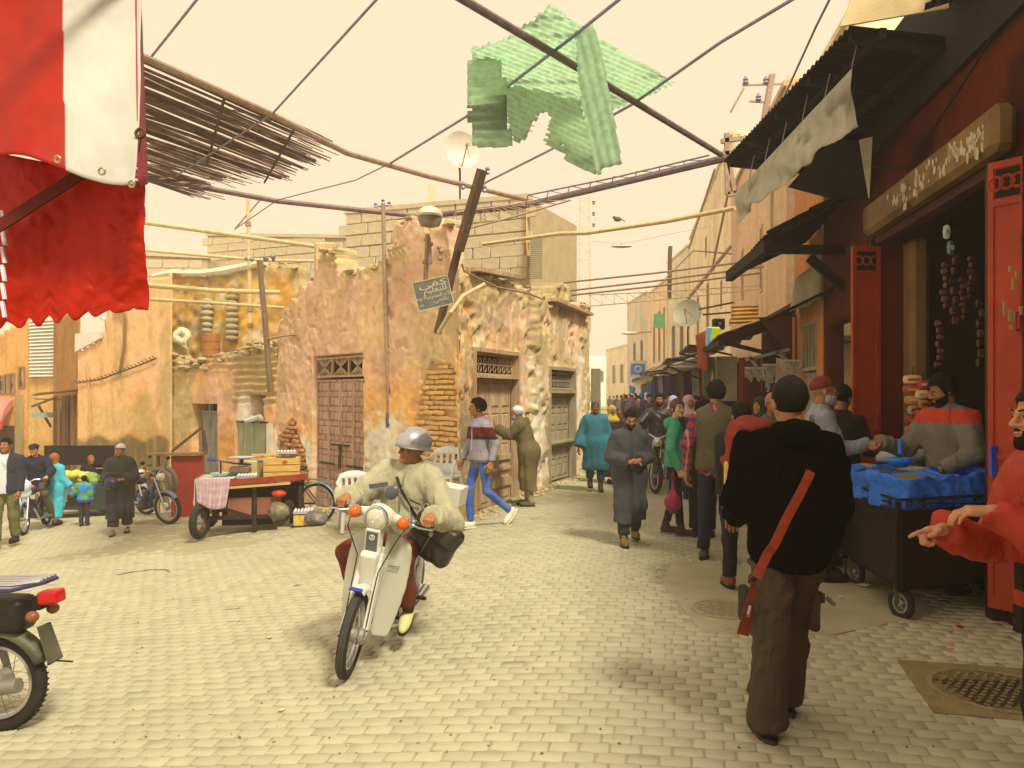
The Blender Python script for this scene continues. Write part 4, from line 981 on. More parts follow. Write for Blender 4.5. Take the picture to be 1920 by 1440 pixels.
# light bulb
c=at(1617,540,9.0);e=empty('light_bulb',(c.x,c.y,c.z),0,'unlit pale light bulb dangling on a wire before the orange door','light bulb')
MB().ball((0,0,0),(.045,.045,.05),12,8).build('glass',mat('bulb_glass',A(235,205,150,.9),.15,bump=0,spec=.8),e,True);MB().lathe((0,0,.04),[(.022,0),(.022,.06),(.012,.075)],10).build('socket',m_black,e,True)
q=at(1640,395,9.1)-c;MB().tube([(0,0,.1),(.03,0,.3),(q.x*.8,0,q.z*.6),(q.x,q.y,q.z)],.007,5).build('wire',m_black,e)
# big corrugated awning over the lane
def slab_awning(name,label,pts,along,m,wl=.08,amp=.014,ribs=(),holes=()):
    e=empty(name,tuple(pts[0]),0,label,'awning')
    corr_sheet('corrugated_roof',pts,along,m,e,wl,amp,.02,holes=holes)
    if ribs:
        for a,b_,w in ribs:
            mb=MB();mb.span(a,b_,w,w*1.4);mb.build('rafter',m_black,e)
    place_children(e);return e
oe=lambda Y,z=4.93,dx=0:Vector((2.95+dx,Y,z))
slab_awning('corrugated_awning','long dark corrugated iron awning running back along the top right',[oe(11.1),oe(7.0),fp(7.0,4.8),fp(11.1,4.8)],(1,0,.3),m_tin,.11,.022,
  [(oe(y,4.88,.05),fp(y,4.74),.06) for y in(7.1,8.1,9.1,10.1,11.0)]+[(oe(7,4.87,.3),oe(11,4.87,.3),.06),(oe(7,4.85,.8)+Vector((0,0,-.1)),oe(11.0,4.85,.8)+Vector((0,0,-.1)),.06)])
slab_awning('near_awning','black corner of a nearer awning in the top right corner',[Vector((3.45,6.75,5.0)),Vector((3.45,2.6,5.0)),Vector((4.6,2.6,5.5)),Vector((4.6,6.75,5.3))],(1,0,.3),m_tin,.11,.02,
  [(Vector((3.5,y,4.96)),Vector((4.5,y,5.3)),.07) for y in(6.6,5.6)])
b=MB();b.prism([at(1573,52,6.95),at(1600,-14,6.95),at(1900,-60,6.95),at(1890,-2,6.95)],(0,-.03,0));o=b.build('fascia_cloth',mat('cream_fascia',A(240,205,130,1),.8,var=.25,vs=2),None);tag(o,'cream canvas fascia on the near end of the corrugated awning','canvas')
# grey fabric valance
def vfn(U,V):
    d=(.05*np.sin(U*13+V*5)+.02*np.sin(U*31+V*9)+.02*(fbm(U*9,V*3,0,171)-.5))*V
    sh=np.zeros(U.shape+(3,));sh[...,2]=(.02*np.sin(U*17)+.015*np.sin(U*43))*V+.02*fbm(U*150,V,0,3)*(V>.93)-.05*V*U
    return d,sh
pA=at(1597,128,7.3);pB=at(1380,360,11.0)
o=cloth_patch('fabric_valance',pA,pB,pB-Vector((0,0,.36)),pA-Vector((-.02,0,.55)),mat('dirty_white_canvas',(0,0,0),.85,var=.15,vs=5,bump=.25,attr=True,trans=.35),None,(150,22),vfn,.004,
  lambda U,V:np.array(A(225,205,160,.95))*(1-.55*sm(.5,.62,fbm(U*9,V*1.5,0,173))*np.exp(-((V-.5)/.3)**2)-.12*sm(.9,1,V))[...,None])
tag(o,'frayed off white canvas valance hanging below the corrugated awning','canvas')
b=MB()
for i in range(7):
    t=i/6;p=pA.lerp(pB,t);b.tube([p,p+Vector((.06,0,.28))],.006,4)
tag(b.build('valance_hangers',m_pipe,None),'row of thin wires holding up the canvas valance','wire',None,'stuff')
# dark tarp and second awning
b=MB();b.prism([at(1478,350,10.2),at(1550,268,9.6),at(1632,262,9.2),at(1640,372,9.3),at(1560,372,9.7)],(.02,.04,0));o=b.build('dark_tarp',m_black,None);tag(o,'black tarpaulin panel between the canvas valance and the shop wall','tarpaulin')
b=MB();b.prism([at(1612,262,9.1),at(1636,256,9.0),at(1630,372,9.1)],(.0,.02,0));o=b.build('torn_cloth_strip',mat('torn_cream',A(225,200,140,1),.9),None);tag(o,'torn cream strip beside the black tarpaulin','cloth')
W2s=Wall((FX(9.36),9.36),(FX(11.6),11.6))
s2=empty('second_shop',(FX(9.36),9.36,0),0,'narrow dark shop between the orange door and the grey panelled door','building')
relief_wall('wall',W2s,-.3,lambda u:4.9,[(.25,W2s.L-.12,-.1,2.7)],lambda U,Z,P:np.zeros(U.shape+(3,))+np.array(A(95,38,18,1)),lambda U,Z:0*U,.25,.15,m_plaster,s2)
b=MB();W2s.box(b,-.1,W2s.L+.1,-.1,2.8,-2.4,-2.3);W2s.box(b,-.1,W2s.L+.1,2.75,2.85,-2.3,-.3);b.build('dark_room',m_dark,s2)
for (ua,ub,c_) in((.32,.42,A(200,160,90,1)),(W2s.L-.3,W2s.L-.2,A(215,190,140,1)),(W2s.L-.55,W2s.L-.5,A(60,95,45,1))):
    b=MB();W2s.box(b,ua,ub,0,2.6,-.5,-.42);b.build('hanging_goods',mat('goods_%d'%int(ua*100),c_,.8,var=.2),s2)
place_children(s2)
slab_awning('low_dark_awning','thick blackened plank and tin awning below the white valance',[Vector((3.3,10.3,3.66)),Vector((3.42,12.6,3.6)),fp(12.6,4.1),fp(10.0,4.25),Vector((3.7,9.9,4.1))],(1,0,.5),m_tin,.12,.02,
   [(Vector((3.3,10.3,3.62)),Vector((3.42,12.6,3.56)),.11),(Vector((3.28,10.35,3.58)),fp(10.5,3.6),.08),(Vector((3.9,10.5,3.5)),fp(10.5,3.1),.08),(Vector((3.3,10.3,3.75)),fp(10.1,4.25),.08)])
o=cloth_patch('cream_drop_cloth',at(1540,470,11.6),at(1492,528,12.3),at(1482,586,12.3),at(1540,560,11.6),mat('cream_drop',A(228,208,150,1),.85,var=.15,trans=.3),None,(14,10),lambda U,V:.04*np.sin(U*9))
tag(o,'cream canvas sheet hanging at an angle below the blackened awning','canvas')
slab_awning('small_door_canopy','narrow dark canopy just above the grey panelled door',[Vector((4.1,12.2,2.95)),Vector((4.25,13.3,2.95)),fp(13.3,3.15),fp(11.0,3.2),Vector((4.15,11.2,3.0))],(1,0,.3),m_tin,.1,.015)
# orange house with grey panelled door
W3=Wall((FX(11.62),11.62),(FX(13.6),13.6))
s3=empty('orange_door_house',(FX(11.62),11.62,0),0,'orange ochre wall with a tall grey panelled door behind the bearded man','building')
D3=(.42,W3.L-.45,-.1,2.85)
relief_wall('wall',W3,-.3,lambda u:5.2,[D3],lambda U,Z,P:np.zeros(U.shape+(3,))+np.array(A(215,140,72,1))*(.8+.35*fbm(U*4,Z*3,0,175))[...,None],lambda U,Z:.02*(fbm(U*3,Z*3,0,176)-.5),.25,.12,m_plaster,s3)
panel_door(W3,D3[0]+.03,D3[1]-.03,0,2.05,4,3,m_greywood,m_greywood,o=-.08,parent=s3,leafs=2,pw=.04)
b=MB()
for z in(2.08,2.8):W3.box(b,D3[0],D3[1],z,z+.05,-.12,-.02)
for i in range(6):
    u=D3[0]+(D3[1]-D3[0])*i/5;W3.box(b,u-.02,u+.02,2.1,2.8,-.11,-.03)
b.build('transom_grille',m_greywood,s3);b=MB();W3.box(b,D3[0]-.1,D3[1]+.1,2.0,2.9,-.24,-.2);b.build('transom_back',m_dark,s3)
b=MB();b.tube([W3.P(W3.L-.12,0,.05),W3.P(W3.L-.12,3.0,.05)],.05,8);b.build('corner_pipe',mat('orange_pipe',A(235,150,70,1),.7),s3,True)
place_children(s3)
# brown awning shop further on
W4=Wall((FX(13.62),13.62),(FX(17.0),17.0))
s4=empty('lace_shop',(FX(13.62),13.62,0),0,'shop with a brown tin gable awning and white lace hanging in front','building')
relief_wall('wall',W4,-.3,lambda u:3.4,[(.3,W4.L-.3,-.1,2.5)],lambda U,Z,P:np.zeros(U.shape+(3,))+np.array(A(78,40,24,1)),lambda U,Z:0*U,.25,.2,m_plaster,s4)
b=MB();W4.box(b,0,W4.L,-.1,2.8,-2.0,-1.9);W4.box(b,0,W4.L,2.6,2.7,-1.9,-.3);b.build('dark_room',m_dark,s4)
place_children(s4)
e=slab_awning('brown_tin_awning','jagged rust brown tin awning over the lace shop',[Vector((3.55,13.6,2.62)),Vector((3.9,16.6,2.62)),fp(16.6,3.0),fp(13.5,3.1),Vector((4.1,13.4,3.02))],(1,0,.35),mat('rust_tin',A(88,46,26,1),.8,var=.4,vs=9),.1,.016,
   [(Vector((3.55,13.6,2.58)),Vector((3.9,16.6,2.58)),.07),(Vector((3.6,13.7,2.6)),fp(13.7,2.3),.05)],holes=((.2,.3,.03),(-.4,.1,.025)))
b=MB();b.prism([at(1422,595,13.45),at(1502,590,13.45),at(1500,690,13.45),at(1476,672,13.45),at(1462,640,13.45),at(1440,618,13.45)],(0,.03,0));o=b.build('gable_panel',mat('red_brown_gable',A(100,50,24,1),.85,var=.15),None);tag(o,'red brown gable panel closing the near end of the tin awning','panel')
def lace(px0,px1,py0,py1,Y,label,s):
    a=at(px0,py0,Y);c=at(px1,py1,Y);r=random.Random(s);b=MB()
    nx,nz=int((px1-px0)/4.2),int((py1-py0)/4.2)
    for i in range(nx):
        for j in range(nz):
            if j>nz*.5+nz*.5*math.sin(i*.9)**2:continue
            x=a.x+(c.x-a.x)*(i+.5)/nx;z=a.z+(c.z-a.z)*(j+.5)/nz;b.torus((x,Y+r.uniform(-.05,.05),z),.016,.006,(r.uniform(-.4,.4),1,0),7,3)
    b.span((a.x,Y,a.z),(c.x,Y,a.z),.03)
    e=empty('lace_hanging',tuple(a),0,label,'lace');o=b.build('lace_mesh',mat('white_lace',A(225,210,165,1),.8,bump=0),e);o['kind']='stuff';place_children(e)
lace(1397,1432,690,716,13.2,'small piece of white lace hanging left under the tin gable',1)
lace(1430,1465,684,735,13.1,'longest piece of white lace hanging under the tin gable',2)
lace(1466,1503,676,712,13.0,'white lace piece hanging right under the tin gable beside the orange wall',3)
for (x0,y0,x1,y1,l) in((1398,675,1480,655,'upper'),(1405,668,1420,690,'left slanting'),(1455,660,1495,690,'right slanting')):
    tag(MB().span(at(x0,y0,13.1),at(x1,y1,13.1),.035,.05).build('display_rail',mat('grey_rail',A(165,150,120,1),.7),None),l+' grey rail of the lace display','rail')
# stuff above and beyond: yellow tin, container, red cloth, speaker
o=corr_sheet('tin_sheet',[at(1367,612,15.5),at(1372,573,15.5),at(1421,573,15.3),at(1423,600,15.3)],(1,0,0),mat('yellow_tin',A(228,178,70,1),.7,var=.2,vs=4,col2=A(190,120,60,1)),None,.075,.02,.012)
tag(o,'yellow corrugated sheet standing on top of the brown tin awning','sheet')
c=at(1337,632,15.2);e=empty('plastic_container',(c.x,c.y,c.z),0,'blue and yellow plastic container hung on the awning corner','container')
b=MB().box((0,0,0),(.27,.12,.38));o=b.build('body',mat('lime_yellow_plastic',A(215,215,40,1),.4,bump=0),e,bevel=.03)
b=MB();b.prism([(-.137,-.064,.17),(-.03,-.064,.17),(-.075,-.064,0),(-.045,-.064,-.17),(-.137,-.064,-.17)],(0,-.004,0));b.build('blue_print',mat('sky_blue_print',A(80,175,225,1),.4,bump=0),e)
MB().torus((.07,-.066,-.07),.024,.006,(0,1,0),12,4).build('round_mark',mat('green_print',A(60,120,60,1),.4,bump=0),e)
c=at(1347,608,15.4);e=empty('loudspeaker',(c.x,c.y,c.z),0,'black loudspeaker box above the plastic container','speaker');MB().box((0,0,0),(.2,.2,.2)).build('cabinet',m_black,e);MB().lathe((0,-.1,0),[(.07,0),(.06,-.01),(.02,.01),(0,.0)],12,(0,-1,0)).build('cone',mat('speaker_cone',(.05,.04,.03),.6),e,True)
o=cloth_patch('red_cloth',at(1304,628,16.2),at(1327,618,15.6),at(1325,695,15.6),at(1310,690,16.2),mat('coral_cloth',A(218,105,60,1),.85,var=.2,vs=4,trans=.3),None,(16,14),lambda U,V:.05*np.sin(U*22)*(.3+V));tag(o,'coral red cloth hanging from the awning corner beside the container','cloth')
b=MB();b.box(at(1329,705,15.8),(.24,.05,.75));tag(b.build('green_board',mat('green_board_paint',A(108,120,72,1),.7,var=.1),None),'green board with a white triangle below the red cloth','board')
b=MB();q=at(1333,716,15.75);b.prism([q+Vector((-.06,0,-.28)),q+Vector((.08,0,-.28)),q+Vector((.03,0,.25))],(0,-.004,0));o=b.build('white_triangle',mat('white_triangle',A(228,215,160,1),.7),bpy.data.objects['green_board'])
b=MB();b.box(at(1362,710,16.2),(.42,.05,.9));tag(b.build('pale_board',mat('pale_board_paint',A(215,195,140,1),.8,var=.15),None),'pale board behind the green board at the stall side','board')
# ---- tall houses ----
def tall(name,label,Y0,Y1,z1,setb,col,seed,wins=(),holes=(),ret=True,xs=None,dpt=6):
    x0=FX(Y0)+setb if xs is None else xs[0];x1=FX(Y1)+setb if xs is None else xs[1]
    W=Wall((x0,Y0),(x1,Y1));e=empty(name,(x0,Y0,0),0,label,'building')
    C0=np.array(col)
    def cf(U,Z,P):
        C=np.zeros(U.shape+(3,))+C0;C=mixc(C,C0*.78,sm(.45,.7,fbm(U*.8,Z*.6,0,seed))*.6);C=mixc(C,C0*.6,sm(.6,.72,fbm(U*3,Z*.25,0,seed+3))*.4);return C*(.9+.2*fbm(U*3,Z*3,0,seed+5)[...,None])
    tf=lambda u:z1+.06*math.sin(u*3+seed)
    hs=[(a,b,c,d) for a,b,c,d in wins]
    relief_wall('wall',W,-.6,tf,hs,cf,lambda U,Z:.04*(fbm(U*1.5,Z*1.5,0,seed+8)-.5),.3,.2,m_plaster,e)
    windows(W,e,wins,bars=False)
    # near end wall
    q=W.P(0,0,-.002);W_=Wall((q.x,q.y),(q.x+dpt,q.y));
    relief_wall('end_wall',W_,-.6,lambda u:z1,[],cf,lambda U,Z:0*U,.3,.4,m_plaster,e)
    b=MB();b.span(W.P(0,z1+.05,-.1),W.P(W.L,z1+.05,-.1),.35,.12);b.build('coping',mat('cope_%d'%seed,tuple(C0*.9),.9),e)
    place_children(e);return e,W
T1=tall('cream_upper_house','cream house top rising behind the corrugated awning',13.65,17.2,8.2,1.0,A(238,205,140,.75),201,[(1.0,1.5,5.4,6.4)])
T2=tall('grey_pink_house','tall plain grey pink house behind the brown tin awning',17.3,26.8,8.4,.6,A(208,165,112,.68),202,[(1.6,1.9,5.0,6.6),(3.2,3.5,4.4,6.0),(6.6,6.9,4.6,6.0)])
T3=tall('salmon_tall_house','very long salmon house front with a sloping cable, beyond the grey pink house',27.0,45.5,10.5,.7,A(242,192,135,.62),203,[(3,3.5,5,6),(8,9,4.6,6.6),(13,14,4.6,6.6),(9,9.6,8,8.8)])
T4=tall('grey_topped_house','weathered grey house beyond the big satellite dish',45.7,52,10.2,0,A(205,183,130,.6),204,[(1.5,2.5,4,6),(4,5,4,6)],xs=(10.1,10.15))
T5=tall('rose_brick_house','rose coloured far house with vertical window shafts',52.2,61,9.3,0,A(228,178,122,.6),205,[(1,1.6,4,7.5),(3,3.8,4,7.5),(5.4,6.2,4,7)],xs=(10.15,10.4))
T6=tall('square_grey_house','plain grey square far house behind the street lamp arm',61.3,70,9.6,0,A(200,176,128,.6),206,[(2,3,4,6),(5,6,4,6)],xs=(10.45,10.1))
T7=tall('tan_far_house','tan block at the far bend of the street',84,96,7.0,0,A(225,190,130,.6),207,[(3,4.5,3,5),(7,8.5,3,5)],xs=(12.4,11.3))
# far end of the street
W9=Wall((5.5,118),(22,118));e9=block_house('pale_far_house','pale low house closing the far end of the street',W9,7.3,5,m_plaster,z0=-1,res=.6,col=A(245,222,175,.7),seed=211)
windows(W9,e9,[(3,4.5,3.6,5.2),(6.5,8,3.6,5.2),(9.5,11,3.6,5.2)],o=.05);place_children(e9)
b=MB();c=at(1117,755,18.6);b.box((c.x-.02,18.4,1.35),(.22,.06,1.9));tag(b.build('standing_shutter',mat('grey_shutter_board',A(150,135,90,1),.8,var=.2,stretch=(8,8,1)),None),'grey wooden shutter standing open at the end of the corner house','shutter')
# columns / niches on the far rose house, green awning patch
b=MB();b.box((9.2,50,6.3),(.7,.1,.9));tag(b.build('green_sheet',mat('mint_sheet',A(130,220,130,1),.7),None),'small mint green sheet fixed high on a far house front','sheet')
# ---- stall awnings along the lane ----
gA='awnings over the stalls along the lane'
def lane_awning(Y0,Y1,dx,z,col,label,rise=.35,tarp=False):
    m=mat('awn_%d'%int(Y0*10),col,.8,var=.25,vs=2,trans=.2 if tarp else 0)
    P=[Vector((FX(Y0)-dx,Y0,z)),Vector((FX(Y1)-dx,Y1,z)),fp(Y1,z+rise),fp(Y0,z+rise)]
    e=empty('stall_awning',tuple(P[0]),0,label,'awning',gA)
    cloth_patch('sheet',P[0],P[1],P[2],P[3],m,e,(12,8),lambda U,V:.05*np.sin(U*11+V*3)+.04*np.sin(V*7),.03)
    mb=MB();mb.span(P[0],P[1],.06);mb.build('front_rail',m_black,e)
    for q in(P[0],P[1]):
        mb=MB();mb.span(q,(q.x+.9,q.y,z-.5+rise),.04);mb.build('brace',m_black,e)
    place_children(e)
lane_awning(17.2,20.5,1.5,2.75,A(90,75,60,1),'dark lumpy awning nearest the red cloth',.3)
lane_awning(18.5,22.0,1.9,2.35,A(225,205,160,1),'pale sagging awning over the red stall posts',.15,True)
lane_awning(22.5,26,1.7,2.7,A(75,60,60,1),'dark awning in the middle of the lane right side',.4)
lane_awning(26.5,31,2.2,2.45,A(200,185,135,1),'pale grey canvas awning sloping over purple clothes',.6,True)
lane_awning(32,37,2.0,2.6,A(90,85,95,1),'dark blue grey awning beyond the canvas one',.4)
lane_awning(38,45,2.2,2.7,A(190,165,110,1),'tan awning far along the lane',.7,True)
lane_awning(46,56,2.2,2.8,A(165,150,115,1),'rounded grey awning far down the lane',1.0,True)
lane_awning(57,70,2.5,2.8,A(180,150,105,1),'last tan awning near the bend of the lane',.8,True)
# hanging clothes and posts below them
gC='clothes hanging at the lane stalls'
r=random.Random(5);cols=[('red',A(165,40,25,1)),('purple',A(85,55,110,1)),('dark blue',A(50,55,95,1)),('white',A(215,205,180,1)),('blue',A(70,120,190,1)),('maroon',A(100,30,30,1)),('tan',A(170,140,90,1))]
k=0
for Y,dx,ci in((17.9,1.1,2),(18.6,1.2,0),(19.4,1.3,3),(20.1,1.3,0),(20.8,1.4,1),(21.8,1.5,6),(23.2,1.3,0),(24.0,1.4,5),(24.9,1.5,1),(26.8,1.7,1),(27.9,1.8,3),(29.2,1.9,1),(30.4,1.9,4),(32.6,1.8,4),(34.3,1.8,1),(36,1.8,2),(39,1.9,4),(41,1.9,6),(43,1.9,5),(47,2,1),(50,2,6),(54,2,4)):
    h=r.uniform(.8,1.4);wd=r.uniform(.35,.6)*(1+Y/60);P=Vector((FX(Y)-dx,Y,2.35))
    nm,cc=cols[ci];o=cloth_patch('hanging_garment',P,P+Vector((wd,.1,0)),P+Vector((wd*.95,.12,-h)),P+Vector((.05,0,-h)),mat('garment_'+nm.replace(' ','_'),cc,.85,var=.2,vs=4),None,(12,8),lambda U,V:.04*np.sin(U*14)*(.4+V))
    k+=1;place=['nearest','second','third','fourth','fifth','sixth','seventh','eighth','ninth','tenth','eleventh','twelfth','thirteenth','fourteenth','fifteenth','sixteenth','seventeenth','eighteenth','nineteenth','twentieth','twenty first','farthest'][k-1]
    tag(o,'%s garment hanging under the lane awnings, %s from the red cloth'%(nm,place),'garment',gC)
b=MB()
for Y in(17.3,19.8,22.3,26.2,31.5): b.box((FX(Y)-.25,Y,1.2),(.5,.25,2.6))
for q,Y in enumerate((17.3,19.8,22.3,26.2,31.5,38,46)):
    tag(MB().box((FX(Y)-.2,Y,1.2),(.4,.3,2.6)).build('stall_partition',mat('partition_%d'%(q%3),[A(140,45,28,1),A(85,65,50,1),A(130,100,70,1)][q%3],.8),None),['red brown','dark','tan'][q%3]+' stall partition '+['nearest the lace shop','just past the pale sagging awning','in mid lane under the dark awning','before the canvas awning','beyond the purple clothes','far along the lane','at the far houses'][q],'partition')
# street sign and blue parasol-like tarp
e=empty('shop_sign',tuple(at(1196,692,40)),0,'small blue and white square shop sign far down the lane','sign')
MB().box((0,0,0),(.9,.06,.85)).build('board',mat('sign_white',A(230,220,190,1),.6),e);MB().box((0,-.035,0),(.7,.01,.55)).build('blue_field',mat('sign_blue',A(90,140,190,1),.6),e);MB().torus((0,-.05,0),.15,.04,(0,1,0),12,4).build('white_mark',mat('sign_white',(.8,.8,.8)),e)
o=cloth_patch('blue_tarp',at(1180,722,36),at(1192,726,36),at(1190,740,36),at(1181,736,36),mat('bright_blue_tarp',A(70,160,225,1),.7,var=.1),None,(6,6),lambda U,V:.05*np.sin(U*8));tag(o,'bright blue tarp scrap under the far awnings','tarpaulin')
# satellite dishes
def dish(px,py,Y,r,label,col,face=(-.55,-1,.35),legto=None):
    c=at(px,py,Y);e=empty('satellite_dish',tuple(c),0,label,'satellite dish');f=Vector(face).normalized()
    prof=[(r*t,r*.32*t*t) for t in[0,.2,.4,.6,.8,1]]
    b=MB();b.lathe((0,0,0),[(max(q[0],1e-5),q[1]) for q in prof]+[(r*.99,r*.33),(r*.8,r*.19),(r*.4,r*.04),(1e-5,-.01)],28,f)
    b.build('reflector',mat('dish_%s'%label[:6],col,.6,var=.08,bump=.05),e,True)
    b=MB();q=f*r*1.0;b.tube([Vector((0,0,-r*.9))+f*r*.25,q*.95],r*.03,5);b.tube([Vector((r*.5,0,-r*.3)),q*.95],r*.02,5);b.build('feed_arm',m_pipe,e);b=MB();b.lathe(q*.9,[(r*.08,0),(r*.1,r*.2)],8,f);b.build('receiver',m_greywood,e,True)
    b=MB();b.tube([-f*.08,Vector((0,.08,-r*1.0)),Vector((0,.08,-r*(legto or 2.2)))],r*.055,6);b.build('mast',m_rust,e,True)
dish(1291,590,19.5,.36,'round grey green satellite dish on the lane awnings at the right',A(205,195,150,1))
dish(862,285,17.5,.42,'big pale satellite dish faint against the sky over the corner house',A(250,225,180,1.02),(.5,-1,.1),3.0)

# shops carrying on past the camera's right shoulder : they shade the lower right of the street
Wn=Wall((FX(3.15),3.15),(FX(-14),-14))
ns=empty('near_shop_row',(FX(3.15),3.15,0),0,'red brown shop row continuing nearer than the right edge of the view','building')
relief_wall('wall',Wn,-.3,lambda u:5.2,[(1.2,3.4,-.1,3.2),(5,7.2,-.1,3.2),(9,11.2,-.1,3.2)],lambda U,Z,P:np.zeros(U.shape+(3,))+np.array(A(110,45,18,1)),lambda U,Z:.02*(fbm(U*3,Z*3,0,178)-.5),.3,.25,m_plaster,ns)
b=MB();Wn.box(b,.8,Wn.L,-.1,3.4,-2.2,-2.1);b.build('dark_room',m_dark,ns)
for k in range(3):
    corr_sheet('corrugated_awning',[Vector((2.75,2.4-5*k,4.85)),Vector((2.4,-2.4-5*k,4.85)),Vector((FX(-2.4-5*k)+.0,-2.4-5*k,5.2)),Vector((FX(2.4-5*k),2.4-5*k,5.2))],(1,0,.3),m_tin,ns,.16,.02,.04)
place_children(ns)
# ================= OVERHEAD PIPES, RODS, MAT, GREEN SHEET =================
def opipe(pp,zs,r,m,label,n=8,name='overhead_pipe',cat='pipe'):
    if not isinstance(zs,(list,tuple)):zs=[zs]*len(pp)
    pts=[atz(x,y,z) for (x,y),z in zip(pp,zs)]
    return pole(name,pts,r,m,label,cat,None,n)
opipe([(850,-12),(1180,185),(1352,290)],5,.038,m_ppipe,'thick purple brown pipe running diagonally under the green sheet to the awning')
opipe([(255,101),(510,215),(650,287),(800,330),(992,376)],5,.04,m_pipe,'long bent pipe along the edge of the reed mat')
opipe([(262,330),(520,377),(842,412)],5,.045,m_ppipe,'long grey brown pipe below the reed mat reaching the block storey')
opipe([(270,417),(600,463),(655,471)],4.9,.045,m_ypipe,'pale pipe from the red valance to the parapet pier')
opipe([(272,469),(490,488),(645,490)],4.75,.035,m_ypipe,'second pale pipe ending near the parapet pier')
def fpipe(pp,Ys,r,m,label,name='overhead_pipe',cat='pipe'):return pole(name,[at(x,y,Y) for (x,y),Y in zip(pp,Ys)],r,m,label,cat)
fpipe([(270,534),(400,545),(524,548)],[15,17,18],.05,m_ypipe,'upper of two pale poles in front of the ochre rubble wall')
fpipe([(262,560),(400,568),(532,577)],[15,17,18],.035,m_ypipe,'lower thin pale pole in front of the ochre rubble wall')
opipe([(1362,296),(1100,358),(980,386),(790,406)],[5,5,5,5],.055,m_ppipe,'heavy purple brown pipe crossing the lane at awning height')
opipe([(1378,390),(1250,415),(1100,437),(1050,438),(905,458)],[4.7]*5,.038,m_ypipe,'slightly kinked pale pipe crossing the lane below the heavy pipe')
m_rod=m_bpipe
opipe([(378,-12),(285,105)],5.02,.013,m_rod,'leftmost thin rod above the reed mat',6,'overhead_rod','rod')
opipe([(716,-12),(512,212),(330,330)],5.02,.013,m_rod,'thin rod from the top edge to the middle of the reed mat',6,'overhead_rod','rod')
opipe([(1172,-10),(1070,72),(945,167),(880,215),(732,306)],5.03,.016,m_rod,'blue thin rod passing left of the green sheet',6,'overhead_rod','rod')
opipe([(732,306),(666,338),(520,375),(440,430)],[5.03,5,5,4.9],.01,m_rod,'thin wire rod continuing left past the conduit post',6,'overhead_rod','rod')
opipe([(1500,-10),(1350,80),(1185,196),(1030,282),(905,345)],5.03,.016,m_rod,'blue thin rod passing right of the green sheet',6,'overhead_rod','rod')
opipe([(1560,-10),(1530,50),(1480,160),(1462,200)],5.05,.012,m_rod,'thin stay wire at the edge of the corrugated awning',5,'stay_wire','wire')
# trusses
def truss(name,A_,B_,nseg,r,m,label,amp=1):
    a0,a1=A_;b0,b1=B_;e=empty(name,tuple(a0),0,label,'truss')
    MB().tube([a0,a0.lerp(a1,.5)+Vector((0,0,-.02)),a1],r,6).build('upper_chord',m,e,True)
    MB().tube([b0,b0.lerp(b1,.5)+Vector((0,0,-.02)),b1],r,6).build('lower_chord',m,e,True)
    b=MB()
    for i in range(nseg):
        t=i/nseg;t2=(i+1)/nseg;p=a0.lerp(a1,t);q=b0.lerp(b1,t2);q0=b0.lerp(b1,t);b.span(p,q0,r*.8);b.span(p,q,r*.7)
    b.build('web_bars',m,e);place_children(e);return e
opA=lambda x,y,z=5:atz(x,y,z)
truss('light_truss',(at(990,366,12.2),at(1330,291,10.9)),(at(985,385,12.3),at(1330,300,10.9)),8,.013,m_bpipe,'blue grey light truss just above the heavy pipe')
truss('light_truss',(at(855,398,12.3),at(1000,376,12.6)),(at(832,440,12.3),at(1070,375,12.7)),9,.016,m_pipe,'pale fan shaped truss in front of the block storey')
for i,(p,q) in enumerate((((1000,536),(1440,486)),((1006,552),(1432,500)),((1010,560),(1425,512)))):
    fpipe([p,((p[0]+q[0])/2,(p[1]+q[1])/2+2),q],[19,17.5,16],.022,m_pipe,['top','second','third'][i]+' thin pipe of the bundle crossing the lane in front of the tall houses')
truss('lane_truss',(at(1105,553,19),at(1424,535,16)),(at(1108,574,19),at(1424,542,16)),12,.013,m_ypipe,'tapering truss crossing the lane in front of the salmon house')
fpipe([(1250,520),(1300,470),(1372,476)],[20,20,20],.02,m_pipe,'short slanting stay rising beside the lane truss')
fpipe([(1290,560),(1370,462)],[22,22],.05,m_pipe,'slanting strut leaning against the salmon house')
fpipe([(1310,580),(1376,567)],[18,17.6],.02,m_rust,'upper small bracket rod beside the round dish');fpipe([(1318,590),(1370,586)],[18,17.6],.02,m_rust,'lower small bracket rod beside the round dish')
fpipe([(1292,465),(1340,318)],[36,30],.05,m_pipe,'sloping cable on the salmon house front','sloping_cable','cable')
fpipe([(1335,505),(1372,330)],[27,24],.04,m_pipe,'second sloping cable further right on the salmon front','sloping_cable','cable')
fpipe([(1255,560),(1256,480),(1257,462)],[44,44,44],.12,m_rust,'rust coloured pole with a pennant on the far grey house','roof_pole','pole')
# bracket frame by the awning end
e=empty('iron_bracket',tuple(at(1362,300,13)),0,'rusty iron bracket frame fixed beyond the end of the corrugated awning','bracket')
b=MB()
for p,q in(((1362,250),(1364,365)),((1364,365),(1385,362)),((1352,265),(1400,258)),((1350,290),(1395,282)),((1364,300),(1378,362))):b.span(at(*p,13),at(*q,13),.07)
b.build('frame',m_pipe,e);place_children(e)
